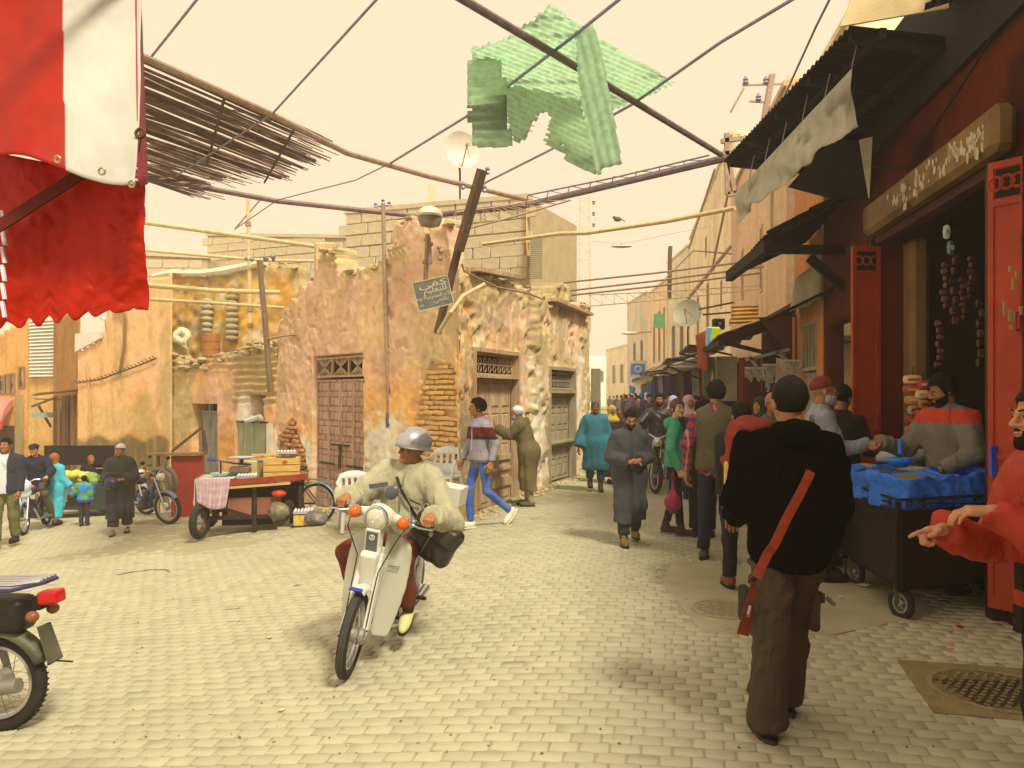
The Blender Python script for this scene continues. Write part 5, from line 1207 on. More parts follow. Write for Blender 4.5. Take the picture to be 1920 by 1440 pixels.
# utility arms with insulators
e=empty('insulator_pole',tuple(at(1440,230,19)),0,'faint leaning pole with cross arms and insulators above the tall houses','utility pole')
MB().span(at(1430,240,19),at(1448,140,19),.13).build('post',m_pipe,e);b=MB();b.span(at(1392,160,19),at(1480,157,19),.04);b.span(at(1405,190,19),at(1432,192,19),.04);b.span(at(1370,210,19),at(1395,165,19),.05);b.build('cross_arms',m_pipe,e)
for x,y in((1398,152),(1436,152),(1422,184)):MB().lathe(at(x,y,19),[(.04,-.08),(.08,-.05),(.05,0),(.07,.03),(.03,.1),(.0,.13)],8).build('insulator',m_bpipe,e,True)
place_children(e)
# reed mat
def reed_mat():
    e=empty('reed_mat',tuple(atz(300,200,5.05)),0,'ragged dark reed mat lying over the overhead pipes at upper left','reed mat')
    r=random.Random(4);A0=atz(255,98,5.08);A1=atz(646,275,5.08);B0=atz(255,338,5.08)
    b=MB();n=105;d=(A1-A0)
    across=(atz(262,338,5.08)-A0)
    for i in range(n):
        t=(i+.5)/n;
        if r.random()<.18*(t>.25):continue
        # length along shrinks towards the lower side
        le=np.interp(t,[0,.25,.5,.62,.8,1],[1.0,.93,.80,.52,.42,.36])*r.uniform(.86,1.03)
        s=r.uniform(-.14,.02)
        p=A0+across*t+d*s+Vector((0,0,r.uniform(-.03,.03)));q=A0+across*t+d*le+Vector((r.uniform(-.03,.03),r.uniform(-.10,.10),r.uniform(-.05,.03)))
        m_=p.lerp(q,.5)+Vector((0,0,r.uniform(-.03,.03)));w_=r.uniform(.010,.024);b.tube([p,m_,q],[w_,w_,w_*.4],5,False)
    for i in range(70):  # short broken ends
        t=r.random();le=np.interp(t,[0,.25,.5,.62,.8,1],[1.0,.93,.80,.52,.42,.36]);k=r.uniform(0,le*.9);p=A0+across*t+d*k;q=p+d*r.uniform(.08,.25)+Vector((r.uniform(-.04,.04),r.uniform(-.12,.12),r.uniform(-.03,.03)));b.tube([p,q],.008,4,False)
    o=b.build('reeds',mat('grey_brown_reed',A(130,100,75,.9),.85,var=.35,vs=6,bump=.2),e);o['kind']='stuff'
    for t in(.02,.2,.30,.47,.66,.8):
        mb=MB();le=np.interp(t,[0,.25,.5,.62,.8,1],[1.0,.93,.80,.52,.42,.36]);mb.tube([A0+across*t+d*-.1,A0+across*t+d*le*.5+Vector((0,0,-.02)),A0+across*t+d*le*.96],.03 if t in(.2,.47) else .02,6);mb.build('cane_bundle',mat('dark_cane',A(95,72,60,.9),.85,var=.3),e,True)
    for t in(.35,.70):
        mb=MB();mb.tube([A0+d*t+Vector((0,0,-.04)),A0+d*t+across*.55+Vector((0,0,-.04))],.018,6);mb.build('cross_stick',mat('dark_cane',(0,0,0)),e,True)
    place_children(e)
reed_mat()
# green corrugated plastic
def green_col(V):
    n=fbm(V[:,0]*3,V[:,1]*3,V[:,2]*3,301);n2=fbm(V[:,0]*1.2,V[:,1]*9,V[:,2]*2,302);c=np.array([.70,.92,.78])[None]*np.ones((len(V),1))
    c=c*(1-.3*n[:,None])+np.array([.80,.86,.55])[None]*(.3*n[:,None]);c*= (1-.45*sm(.5,.75,n2))[:,None];return c
m_green=mat('green_fibreglass',(0,0,0),.5,var=.12,vs=18,bump=.1,attr=True,trans=.85)
P_=lambda x,y,Y:at(x,y,Y)
# plane for the main sheet: z about 5.1, sloping a little
gs=empty('green_sheet_roof',tuple(atz(1030,200,5.1)),0,'torn translucent green corrugated sheet draped over the crossing pipes','roof sheet')
zz=lambda x,y:atz(x,y,5.14)
main=[zz(1032,8),zz(1062,28),zz(1092,55),zz(1262,152),zz(1258,160),zz(1150,206),zz(1108,240),zz(1080,200),zz(980,168),zz(945,170),zz(905,135),zz(882,90),zz(935,78),zz(1000,38)]
corr_sheet('corrugated_roof',main,zz(1262,152)-zz(1000,38),m_green,gs,.085,.016,.02,colf=green_col,holes=((-.55,.35,.03),(-.3,-.1,.02),(.2,-.25,.02)))
Yh=8.0
lower=[P_(946,166,8.75),P_(1010,165,8.6),P_(1085,190,8.45),P_(1120,300,7.8),P_(1128,336,7.6),P_(1062,300,7.7),P_(1058,285,7.8),P_(1040,280,7.85),P_(1022,265,7.9),P_(1030,235,8.1),P_(1032,202,8.3),P_(1012,215,8.3),P_(998,232,8.15),P_(996,246,8.05),P_(978,270,7.95),P_(962,262,8.0),P_(950,225,8.3),P_(944,190,8.6)]
corr_sheet('torn_hanging_sheet',lower,P_(1120,250,8)-P_(950,180,8.6),m_green,gs,.085,.015,.02,colf=green_col,holes=((.3,.1,.02),))
left=[P_(884,92,8.15),P_(930,92,8.2),P_(948,150,8.1),P_(946,180,8.05),P_(950,225,7.95),P_(962,268,7.85),P_(950,272,7.85),P_(892,275,7.9),P_(882,230,8.0),P_(878,170,8.1),P_(876,120,8.15)]
corr_sheet('bent_left_sheet',left,(1,.05,0),m_green,gs,.10,.02,.02,colf=green_col)
flap=[P_(1078,52,7.55),P_(1112,42,7.55),P_(1130,110,7.5),P_(1148,200,7.4),P_(1166,305,7.3),P_(1150,311,7.3),P_(1128,318,7.3),P_(1120,325,7.3),P_(1100,240,7.4),P_(1084,150,7.5)]
corr_sheet('hanging_flap',flap,(0.22,0,-1),m_green,gs,.085,.010,.02,colf=green_col,bend=lambda U,V:.25*V*V)
place_children(gs)
# overhead wooden beam, sign, lamp
Yb=11.25
e=empty('leaning_beam',tuple(at(860,470,Yb)),0,'dark wooden beam leaning out from the top of the house corner','beam')
MB().span(at(820,626,11.5),at(866,440,11.3),.10,.07).build('lower_beam',mat('dark_beam',A(110,82,50,.9),.85,var=.3,vs=5,bump=.4,stretch=(5,5,.6)),e)
MB().span(at(860,470,11.22),at(904,318,10.9),.12,.09).build('upper_beam',mat('dark_beam',(0,0,0)),e)
for x,y in((914,320),(908,354),(868,348)):MB().lathe(at(x,y,11),[(.0,-.06),(.035,-.04),(.02,0),(.035,.02),(.02,.05),(0,.06)],8).build('insulator',m_bpipe,e,True)
place_children(e)
fpipe([(822,624),(845,585),(868,555),(908,533)],[11.3,11.1,11.2,11.6],.03,m_ypipe,'pale crooked pipe below the enamel sign at the house corner','crooked_pipe')
fpipe([(866,495),(870,508),(930,538),(990,550),(1015,560)],[11.3,11.35,12.2,13,13.6],.016,m_pipe,'service cable along the top of the street facade','service_cable','cable')
# lamp
e=empty('street_lamp',tuple(at(800,530,11.75)),0,'old round street lamp on a short pole above the enamel sign','street lamp')
MB().tube([at(797,545,11.8),at(800,480,11.7),at(802,440,11.5)],.035,8).build('pole',m_pipe,e,True)
b=MB();c=at(806,405,11.3)
b.ball(c,(.185,.26,.13),18,10);b.v=[(x,y,max(z,c.z-.02)) for x,y,z in b.v];b.build('lamp_hood',mat('lamp_hood_cream',A(235,210,160,.95),.5,bump=.05),e,True)
b=MB();b.lathe(c+Vector((0,0,-.02)),[(.172,0),(.168,-.05),(.135,-.12),(0,-.15)],18);b.build('lamp_glass',mat('lamp_glass',A(140,120,85,.8),.3,var=.3,vs=9),e,True)
b=MB()
for i in range(7):b.ball(at(805+random.uniform(-10,22),450+i*7,11.7),random.uniform(.02,.045),7,5)
b.tube([at(803,446,11.7),at(806,495,11.7)],.04,6)
b.build('old_fittings',m_pipe,e,True)['kind']='stuff';place_children(e)
# enamel sign with worn Arabic lettering
e=empty('enamel_sign',tuple(at(812,550,11.05)),0,'dark grey enamel sign with worn white Arabic lettering on the house corner','sign')
e.rotation_euler=(math.radians(6),math.radians(-13.5),math.radians(4))
MB().box((0,0,0),(.50,.02,.40)).build('plate',mat('enamel_grey',A(105,100,82,.9),.5,var=.2,vs=8,bump=.1,col2=A(128,120,96,.9)),e)
b=MB()
for c_,s_ in(((0,-.0135,.196),(.50,.006,.008)),((0,-.0135,-.196),(.50,.006,.008)),((-.246,-.013,0),(.008,.006,.384)),((.246,-.013,0),(.008,.006,.384))):b.box(c_,s_)
b.build('white_border',mat('enamel_white',A(235,212,150,1),.6,bump=0),e)
def text(s,size,loc,rot,m,parent,name='lettering',ext=.0008,al='CENTER',rev=False,shear=0,sx=1):
    c=bpy.data.curves.new(name,'FONT');c.body=s;c.size=size;c.align_x=al;c.align_y='CENTER';c.extrude=ext;c.shear=shear;c.resolution_u=3
    o=bpy.data.objects.new(name,c);COL.objects.link(o);dg=bpy.context.evaluated_depsgraph_get();me=bpy.data.meshes.new_from_object(o.evaluated_get(dg));bpy.data.objects.remove(o)
    me.materials.clear();me.materials.append(m);o=bpy.data.objects.new(name,me);COL.objects.link(o);o.parent=parent;o.location=loc;o.rotation_euler=rot;o.scale=(sx,1,1);o['kind']='stuff';return o
_F={'ا':'\uFE8D\uFE8E\uFE8D\uFE8E','ل':'\uFEDD\uFEDE\uFEDF\uFEE0','ت':'\uFE95\uFE96\uFE97\uFE98','ع':'\uFEC9\uFECA\uFECB\uFECC','ي':'\uFEF1\uFEF2\uFEF3\uFEF4','م':'\uFEE1\uFEE2\uFEE3\uFEE4','و':'\uFEED\uFEEE\uFEED\uFEEE','ر':'\uFEAD\uFEAE\uFEAD\uFEAE','س':'\uFEB1\uFEB2\uFEB3\uFEB4','ن':'\uFEE5\uFEE6\uFEE7\uFEE8','ح':'\uFEA1\uFEA2\uFEA3\uFEA4','ب':'\uFE8F\uFE90\uFE91\uFE92','ة':'\uFE93\uFE94\uFE93\uFE94','ق':'\uFED5\uFED6\uFED7\uFED8','ك':'\uFED9\uFEDA\uFEDB\uFEDC','ف':'\uFED1\uFED2\uFED3\uFED4','د':'\uFEA9\uFEAA\uFEA9\uFEAA','ى':'\uFEEF\uFEF0\uFEEF\uFEF0','ص':'\uFEB9\uFEBA\uFEBB\uFEBC','ه':'\uFEE9\uFEEA\uFEEB\uFEEC'}
def arab(s):
    out=[]
    nj='اوردةى'
    for w_ in s.split(' '):
        g=''
        for i,ch in enumerate(w_):
            pj=i>0 and w_[i-1] not in nj; nx=i<len(w_)-1 and ch not in nj
            if ch in 'ى' : nx=False
            g+=_F[ch][(1 if pj else 0)+(2 if nx else 0)] if ch in _F else ch
        out.append(g[::-1])
    return ' '.join(out[::-1])
mw=mat('enamel_white',(0,0,0))
text(arab('كفى'),.11,(.02,-.012,.13),(PI/2,0,0),mw,e,sx=2.2)
text(arab('للتعليم'),.11,(.04,-.012,.05),(PI/2,0,0),mw,e,sx=1.1)
text(arab('سلك المدرسة وحي'),.072,(0,-.012,-.035),(PI/2,0,0),mw,e,sx=1.15)
text(arab('بالحي'),.07,(.09,-.012,-.1),(PI/2,0,0),mw,e,sx=1.4)
text('_______',.03,(.0,-.012,-.105),(PI/2,0,0),mw,e,sx=1.0)
text('0000',.04,(-.19,-.012,-.135),(PI/2,0,0),mw,e,sx=.8)
# lamp heads over the lane, lattice mast, bird
e=empty('lane_lamp',tuple(at(1165,462,22)),0,'slim pale street lamp head hanging against the sky over the lane','street lamp');MB().ball((0,0,0),(.3,.12,.04),12,6).build('lamp_head',mat('lamp_hood_cream',(0,0,0)),e,True);MB().tube([(0,0,.03),(.0,0,.1)],.012,5).build('hook',m_pipe,e);pole('span_wire',[at(1110,452,22),at(1165,458,22),at(1250,440,24),at(1330,425,26)],.006,m_pipe,'hair thin wire carrying the slim lamp head','wire')
e=empty('wall_lamp',tuple(at(1190,625,58)),0,'pale lamp on a long arm reaching from the far houses','street lamp');MB().ball((-.3,0,0),(.75,.25,.13),12,6).build('lamp_head',mat('lamp_hood_cream',(0,0,0)),e,True);MB().tube([(0,0,.05),(1.2,0,.1)],.05,5).build('arm',m_pipe,e)
e=empty('lattice_mast',tuple(at(1095,560,45)),0,'faint lattice mast standing against the sky above the corner house end','mast')
b=MB();w_=.32
z0_,z1_=at(0,600,45).z,at(0,345,45).z;cx=at(1096,0,45).x
for s in(-1,1):
    mb=MB();mb.span((cx+s*w_,45,z0_),(cx+s*w_*.8,45,z1_),.05);mb.build('leg',m_ypipe,e)
for i in range(16):
    za=z0_+(z1_-z0_)*i/16;zb=z0_+(z1_-z0_)*(i+1)/16;s=1 if i%2 else -1;b.span((cx-s*w_,45,za),(cx+s*w_,45,zb),.03);b.span((cx-w_,45,zb),(cx+w_,45,zb),.03)
b.build('lattice',m_ypipe,e);place_children(e)
e=empty('insulator_string',tuple(at(1113,380,30)),0,'three small green insulators strung beside the lattice mast','insulator');
for y in(380,401,422):
    mb=MB();mb.lathe(at(1113,y,30),[(0,-.08),(.07,-.05),(.04,0),(.07,.04),(0,.09)],8);mb.build('insulator',mat('green_glass_dull',A(130,140,95,.9),.4),e,True)
place_children(e)
b=MB();c=at(1158,411,14);b.ball(c,(.07,.03,.045),8,6);b.ball(c+Vector((-.06,0,.03)),.03,7,5);b.span(c+Vector((.05,0,0)),c+Vector((.13,0,-.04)),.03,.01);tag(b.build('bird',mat('bird_grey',A(120,95,75,.9),.8),None,True),'small dark bird in flight over the lane','bird')
# roof shadows: wire catenaries
for i,(p,q,Ya,Yb) in enumerate((((660,262),(668,345),9,9.5),((905,345),(975,310),11,11))):pass
# ================= RED AND WHITE FOREGROUND AWNING =================
def fore_awning():
    e=empty('striped_awning',tuple(at(120,150,1.75)),0,'red and white vinyl shop awning with a scalloped red valance at the left edge','awning')
    mr_=mat('awning_vinyl',(0,0,0),.45,var=.05,vs=3,bump=.12,bs=8,attr=True,trans=.35,spec=.4)
    red=np.array(A(205,36,4,.9));wh=np.array(A(245,228,185,.95));mg=np.array(A(190,25,45,.95))
    def colf(U,V):
        C=np.zeros(U.shape+(3,))+red;px=U*318-60
        C=mixc(C,wh,((px>124+V*8)).astype(float));C=C*(1-.06*sm(.5,.62,fbm(U*5,V*9,0,407)))[...,None];return C*(.92+.12*fbm(U*14,V*14,0,401)[...,None])
    def f1(U,V):
        sh=np.zeros(U.shape+(3,))
        return .02*np.sin(U*7+V*2)+.02*fbm(U*3,V*3,0,402)-.02*V,sh
    Yt=1.9
    cloth_patch('upper_panel',at(-60,-60,2.15),at(258,-60,2.1),at(256,352,1.72),at(-60,288,1.76),mr_,e,(120,60),f1,.002,colf)
    def cv(U,V):
        return (np.zeros(U.shape+(3,))+red*1.3)*(.85+.2*fbm(U*9,V*6,0,403)[...,None])
    def f2(U,V):
        sh=np.zeros(U.shape+(3,));sc=np.abs(np.sin(U*PI*8.5+.6));sh[...,2]=-V*V*(.016*sc)+.004*np.sin(U*60)*V
        wr=.02*(fbm(U*9+V*4,V*7-U*5,0,404)-.5)+.010*(fbm(U*18+V*9,V*16-U*9,0,405)-.5);wr=wr+.010*np.sin(U*9+V*5)
        return wr*.8*np.minimum(1,V*3+.2),sh
    cloth_patch('valance',at(-60,275,1.86),at(272,342,1.84),at(277,570,1.86),at(-60,612,1.88),mr_,e,(150,70),f2,.002,cv)
    cloth_patch('side_strip',at(253,-60,2.12),at(262,-60,2.25),at(276,345,1.88),at(258,352,1.735),mat('magenta_edge',A(190,30,60,.8),.5,trans=.3),e,(6,30),None,.002)
    for x,y in((108,299),(191,321),(247,345)):
        b=MB();b.torus(at(x,y,1.70),.0065,.0025,(0,1,.2),14,5);b.build('eyelet',mat('brass_eyelet',A(200,175,120,.9),.4,metal=.7,bump=0),e,True)
    b=MB();b.span(at(-40,448,1.80),at(165,318,1.80),.026,.006,(0,1,0));b.build('flap_shadow_strip',mat('flap_shadow_red',A(95,14,6,.8),.7),e)  # dark red strip added in place of the shadow of the upper flap
    b=MB();q0=at(258,-60,2.1);q1=Vector((-2.3,2.2,q0.z+.05));b.tube([q0+Vector((.05,0,.02)),q1],.022,7);b.tube([q1,Vector((-2.3,2.2,gz(-2.3)))],.03,8);b.tube([q1,Vector((-2.3,-.6,q1.z)),Vector((-2.3,-.6,gz(-2.3)))],.025,7);b.tube([q0,Vector((q0.x,-.6,q0.z+.1)),Vector((-2.3,-.6,q1.z))],.02,7);b.build('awning_frame',m_rust,e,True)
    b=MB();b.torus(at(263,250,1.8),.010,.004,(0,1,0),10,5);b.span(at(262,262,1.8),at(258,285,1.8),.006);b.build('hook',m_rust,e,True)
    b=MB();
    for i in range(6):b.span(at(4,395+i*34,1.84),at(9,425+i*34,1.84),.007)
    b.build('lacing',mat('white_lacing',A(245,235,215,1),.8),e)
    place_children(e)
fore_awning()
# ================= SDF MESHER (surface nets) =================
def sdf_mesh(fn,lo,hi,h):
    ax=[np.arange(lo[i],hi[i]+h,h) for i in range(3)]
    X,Y,Z=np.meshgrid(*ax,indexing='ij');S=X.shape
    D=fn(np.stack([X.ravel(),Y.ravel(),Z.ravel()],1).astype(np.float64)).reshape(S)
    ins=D<0
    cs=tuple(s-1 for s in S);acc=np.zeros(cs+(3,));cnt=np.zeros(cs)
    sl=lambda o:tuple(slice(o[i],o[i]+cs[i]) for i in range(3))
    for a in range(3):
        b,c=[i for i in range(3) if i!=a]
        for ob in(0,1):
            for oc in(0,1):
                o0=[0,0,0];o0[b]=ob;o0[c]=oc;o1=list(o0);o1[a]=1
                d0=D[sl(o0)];d1=D[sl(o1)];cr=(d0<0)!=(d1<0)
                t=np.where(cr,d0/np.where(cr,d0-d1,1),0)
                for i in range(3): acc[...,i]+=np.where(cr,(t if i==a else o0[i]),0)
                cnt+=cr
    act=cnt>0;idx=-np.ones(cs,int);n=int(act.sum());idx[act]=np.arange(n)
    ii=np.argwhere(act);V=(ii+acc[act]/cnt[act][:,None])*h+np.array([a[0] for a in ax])
    F_=[]
    for a in range(3):
        b,c=(a+1)%3,(a+2)%3
        s0=[slice(1,-1)]*3;s1=[slice(1,-1)]*3;s0[a]=slice(0,-1);s1[a]=slice(1,None)
        i0=ins[tuple(s0)];i1=ins[tuple(s1)]
        e=np.argwhere(i0!=i1);off=np.array([1,1,1]);off[a]=0;e_=e+off
        flip=i0[tuple(e.T)]
        q=[]
        for db,dc in((-1,-1),(0,-1),(0,0),(-1,0)):
            p=e_.copy();p[:,b]+=db;p[:,c]+=dc;q.append(idx[tuple(p.T)])
        q=np.stack(q,1);q=np.where(flip[:,None],q,q[:,::-1]);F_.append(q)
    Fa=np.concatenate(F_) if F_ else np.zeros((0,4),int)
    Fa=Fa[(Fa>=0).all(1)]
    return V,Fa
def smin(a,b,k):
    h=np.clip(.5+.5*(b-a)/k,0,1);return b+(a-b)*h-k*h*(1-h)
def rc(P,a,b,ra,rb):
    a=np.asarray(a,float);b=np.asarray(b,float);d=b-a;t=np.clip(((P-a)@d)/max(d@d,1e-9),0,1)
    return np.linalg.norm(P-a-t[:,None]*d,axis=1)-(ra+(rb-ra)*t)
def ell(P,c,r,R=None):
    q=P-np.asarray(c,float)
    if R is not None:q=q@R
    r=np.asarray(r,float);k0=np.linalg.norm(q/r,axis=1);k1=np.linalg.norm(q/(r*r),axis=1)
    return k0*(k0-1)/np.maximum(k1,1e-9)
def rbox(P,c,hf,rd,R=None):
    q=P-np.asarray(c,float)
    if R is not None:q=q@R
    q=np.abs(q)-(np.asarray(hf,float)-rd);return np.linalg.norm(np.maximum(q,0),axis=1)+np.minimum(q.max(1),0)-rd
def rotm(ax,a):
    return np.array(Matrix.Rotation(a,3,ax))
def plane(P,n,d): return P@np.asarray(n,float)-d
def smax(a,b,k): return -smin(-a,-b,k)
def folds(P,amp,f=9,s=0,st=(1,1,.45)):
    n=fbm(P[:,0]*f*st[0]+P[:,2]*f*.25,P[:,1]*f*st[1],P[:,2]*f*st[2]+P[:,0]*f*.35,s,2)
    return amp*(1.6*(n-.5)+1.3*(.22-np.abs(n-.5)*2))
def sobj(name,fn,lo,hi,h,m,parent=None,col=None):
    V,Fa=sdf_mesh(fn,lo,hi,h)
    if len(V)==0:return None
    return mesh_obj(name,V,Fa,m,parent,True,col(V) if col else None)
def bounds(pts,pad):
    p=np.array(pts);return p.min(0)-pad,p.max(0)+pad
# ================= PEOPLE =================
def skinm(tone):
    c={'a':A(205,135,80,.9),'b':A(178,112,62,.9),'c':A(150,92,52,.9),'d':A(225,165,110,.9)}[tone]
    return mat('skin_'+tone,c,.5,var=.08,vs=30,bump=.08,bs=60,spec=.4,col2=tuple(v*.86 for v in c))
m_hair=mat('black_hair',(.005,.004,.0035),.75,bump=.9,bs=110,var=.3,spec=.2);m_hairb=mat('dark_brown_hair',A(95,60,35,.9),.6,bump=.6,bs=80,var=.3)
m_eye=mat('eye_white',(.6,.55,.5),.2,bump=0);m_iris=mat('eye_dark',(.02,.012,.01),.2,bump=0)
DEF=dict(pel=(0,0,.94),neck=(0,.01,1.47),head=(0,-.02,1.62),sL=(.168,.01,1.395),sR=(-.168,.01,1.395),eL=(.215,.03,1.13),eR=(-.215,.03,1.13),wL=(.225,-.03,.89),wR=(-.225,-.03,.89),
 hL=(.09,0,.92),hR=(-.09,0,.92),kL=(.10,-.02,.50),kR=(-.10,-.02,.50),aL=(.10,.01,.09),aR=(-.10,.01,.09))
def hand_fn(w,fdir,palm,side,mode,s=1.0):
    """w wrist; fdir finger direction; palm = palm normal; side = thumb direction"""
    w=np.array(w,float);f=np.array(fdir,float);f/=np.linalg.norm(f);p=np.array(palm,float);p-=f*(p@f);p/=np.linalg.norm(p)+1e-9
    t=np.cross(f,p);t/=np.linalg.norm(t)
    if t@np.array(side,float)<0:t=-t
    R=np.stack([t,p,f],1)
    prm=[]
    L={'fist':(.035,.03,.02),'relax':(.04,.027,.02),'point':(.035,.03,.02),'flat':(.04,.028,.02)}[mode]
    for i,(off,k,r) in enumerate(((.030,.95,.0088),(.010,1.05,.0092),(-.010,.98,.0088),(-.029,.78,.0078))):
        b=w+f*(.088 if i<3 else .08)*s+t*off*s
        c1,c2,c3={'fist':(75,85,70),'relax':(22,30,22),'flat':(5,6,5),'point':(70,85,70)}[mode]
        if mode=='point' and i==0:c1,c2,c3=4,8,6
        pts=[b];ang=0
        for q,(l,c) in enumerate(zip((.040,.026,.020),(c1,c2,c3))):
            ang+=math.radians(c);pts.append(pts[-1]+(f*math.cos(ang)+p*math.sin(ang))*l*k*s)
        for q in range(3):prm.append((pts[q],pts[q+1],r*s*(1-.08*q),r*s*(.95-.08*q)))
    tb=w+f*.03*s+t*.025*s;a1=tb+(t*.75+f*.8+p*.25)*.032*s
    a2=a1+((f*.9+p*.5+t*.1) if mode in('fist','point') else (f*.85+t*.4+p*.3))*.030*s;a3=a2+((f*.6+p*.5-t*.5) if mode=='fist' else (f*.95+p*.15))*.024*s
    prm+=[(tb,a1,.0135*s,.0115*s),(a1,a2,.0115*s,.010*s),(a2,a3,.010*s,.0085*s)]
    def fn(P):
        d=rbox(P,w+f*.05*s,(.040*s,.016*s,.046*s),.014*s,R)
        for a,b,ra,rb in prm:d=smin(d,rc(P,a,b,ra,rb),.006*s)
        return d
    return fn,w+f*.06*s
def head_fn(c,R,fat=1,nose=1,beard=0):
    def fn(P):
        q=(P-c)@R
        d=ell(q,(0,.018,.035),(.074,.096,.092));d=smin(d,ell(q,(0,-.022,-.045),(.056,.066,.070)),.035)
        d=smin(d,ell(q,(0,-.078,-.088),(.022,.020,.018)),.02)
        d=smin(d,rc(q,(0,-.088,.018),(0,-.112,-.020),.007,.012*nose),.010)
        for s in(-1,1):
            d=smin(d,ell(q,(s*.013,-.098,-.024),(.010,.012,.008)),.006)
            d=smin(d,ell(q,(s*.032,-.068,-.018),(.022,.018,.018)),.02)
            d=smax(d,-ell(q,(s*.031,-.098,.010),(.018,.016,.0105)),.012)
            d=smin(d,ell(q,(s*.031,-.073,.009),(.0135,.013,.011)),.002)
            e=ell(q,(s*.077,.012,-.005),(.009,.020,.031),rotm('Z',s*.35));d=smin(d,e,.008)
            d=smin(d,rc(q,(s*.012,-.088,.027),(s*.045,-.078,.028),.007,.006),.012)
        d=smin(d,ell(q,(0,-.090,-.052),(.024,.009,.0055)),.004);d=smin(d,ell(q,(0,-.088,-.062),(.020,.010,.006)),.004)
        return d
    return fn
def person(label,loc,H=1.72,rot=0,pose=None,lean=0,leanx=0,yaw=0,pitch=0,tone='b',h=.016,outfit=(),hands=('relax','relax'),hair=None,group=None,name='person',headwear=None,beard=None,wide=1.0,feet=True,hdir=(None,None),glasses=False,torsopose=None,flatz=None,legs_bare=False):
    J={k:np.array(v,float) for k,v in DEF.items()}
    pose=pose or {}
    if 'pel' in pose:
        d=np.array(pose['pel'])-J['pel']
        for k in('neck','head','sL','sR','eL','eR','wL','wR','hL','hR'):J[k]=J[k]+d
        J['pel']=np.array(pose['pel'],float)
    TR=rotm('X',lean)@rotm('Y',leanx)      # lean>0 : forward (towards -y)
    TR=np.array(Matrix.Rotation(leanx,3,'Y')@Matrix.Rotation(lean,3,'X'))
    for k in('neck','head','sL','sR','eL','eR','wL','wR'):J[k]=J['pel']+TR@(J[k]-J['pel'])
    for k,v in pose.items():
        if k!='pel':J[k]=np.array(v,float)
    s=H/1.75;p0=J['pel']
    loc=Vector(loc)
    HR=np.array(Matrix.Rotation(yaw,3,'Z')@Matrix.Rotation(pitch,3,'X'))
    hc=J['head'];hf=head_fn(hc,HR)
    # torso frame points
    T=lambda v:p0+TR@(np.array(v,float)-np.array(DEF['pel']))
    def tor(P,g,belly=0):
        q=(P-p0)@TR+np.array(DEF['pel'])
        d=rc(q,(-.13*wide,.01,1.375),(.13*wide,.01,1.375),.056+g,.056+g)
        for sx in(-1,1):d=smin(d,rc(q,(sx*.125,.012,1.40),(sx*.03,.012,1.475),.040+g,.048+g*.6),.04)
        d=smin(d,ell(q,(0,0,1.26),(.165*wide+g,.108+g,.19+g)),.06);d=smin(d,ell(q,(0,-.01-belly*.3,1.07),(.150*wide+g,.108+g+belly,.17+g)),.06)
        d=smin(d,ell(q,(0,.005,.93),(.182*wide+g,.132+g,.15+g)),.05)
        return d,q
    def arms(P,g,cuff=0,trim=0.0,which='LR',flare=0):
        d=np.full(len(P),9.)
        for S in which:
            a,b,c=J['s'+S],J['e'+S],J['w'+S];u=(c-b)/np.linalg.norm(c-b)
            x=smin(rc(P,a,b,.058+g,.046+g),rc(P,b,c,.046+g,.034+g+flare),.02)
            x=np.maximum(x,(P-c)@u+trim)
            d=np.minimum(d,x)
        return d
    def legs(P,g,bell=0,top=True,endtrim=0.02,upto=None):
        d=np.full(len(P),9.)
        for S in 'LR':
            a,b,c=J['h'+S],J['k'+S],J['a'+S];u=(c-b)/np.linalg.norm(c-b);e=b+(c-b)*(upto or 1.0)
            x=smin(rc(P,a,b,.082+g,.058+g),rc(P,b,e,.060+g,.044+g+bell),.03)
            x=np.maximum(x,(P-e)@u-endtrim)
            d=smin(d,x,.02) if d[0]<9 else x
        if top:
            g_=min(g,.010);d=smin(d,ell((P-p0)@TR,(0,.01,-.01),(.150+g_,.105+g_,.12+g_)),.05)
        return d
    # ---- body
    V=[];Fs=[];n=0
    def addm(fn,lo,hi,hh):
        nonlocal n
        v,f=sdf_mesh(fn,lo,hi,hh)
        if len(v): V.append(v);Fs.append(f+n);n+=len(v)
    hh=max(.006,min(h*.55,.012))
    def headneck(P):
        return smin(hf(P),rc(P,hc+HR@np.array((0,.025,-.07)),J['neck']+np.array((0,.005,-.06)),.052,.060),.02)
    lo,hi=bounds([hc,J['neck']+np.array((0,0,-.06))],.15);lo[2]=J['neck'][2]-.11
    addm(headneck,lo,hi,hh)
    hc_=[]
    for S,md,hd in zip('LR',hands,hdir):
        if md is None:continue
        f=J['w'+S]-J['e'+S];sx=1 if S=='L' else -1
        if hd: f_,pm,sd=hd
        else:
            f_=f;pm=(-sx,0,0) if abs(f[2])>abs(f[1]) else (0,0,-1);sd=(0,-1,0) if abs(f[2])>abs(f[1]) else (-sx,0,0)
            if md=='relax' and abs(f[2])>abs(f[1]): pm=(-sx,.2,0)
        fn,cc=hand_fn(J['w'+S],f_,pm,sd,md,1.0)
        b=J['e'+S];w_=J['w'+S]
        g=lambda P,fn=fn,b=b,w_=w_:smin(fn(P),rc(P,b+(w_-b)*.45,w_,.036,.026),.02)
        lo,hi=bounds([b+(w_-b)*.6,w_,cc],.12);addm(g,lo,hi,max(.0045,min(h*.4,.009)))
    def core(P):
        d,_=tor(P,-.025);d=smin(d,arms(P,-.022),.02);d=smin(d,legs(P,-.028),.03);return d
    lo,hi=bounds([J[k] for k in J],.14);addm(core,lo,hi,.045)
    me=mesh_obj(name,np.concatenate(V)*s,np.concatenate(Fs),skinm(tone),None,True)
    body=me;body.location=loc;body.rotation_euler=(0,0,rot);tag(body,label,'person',group)
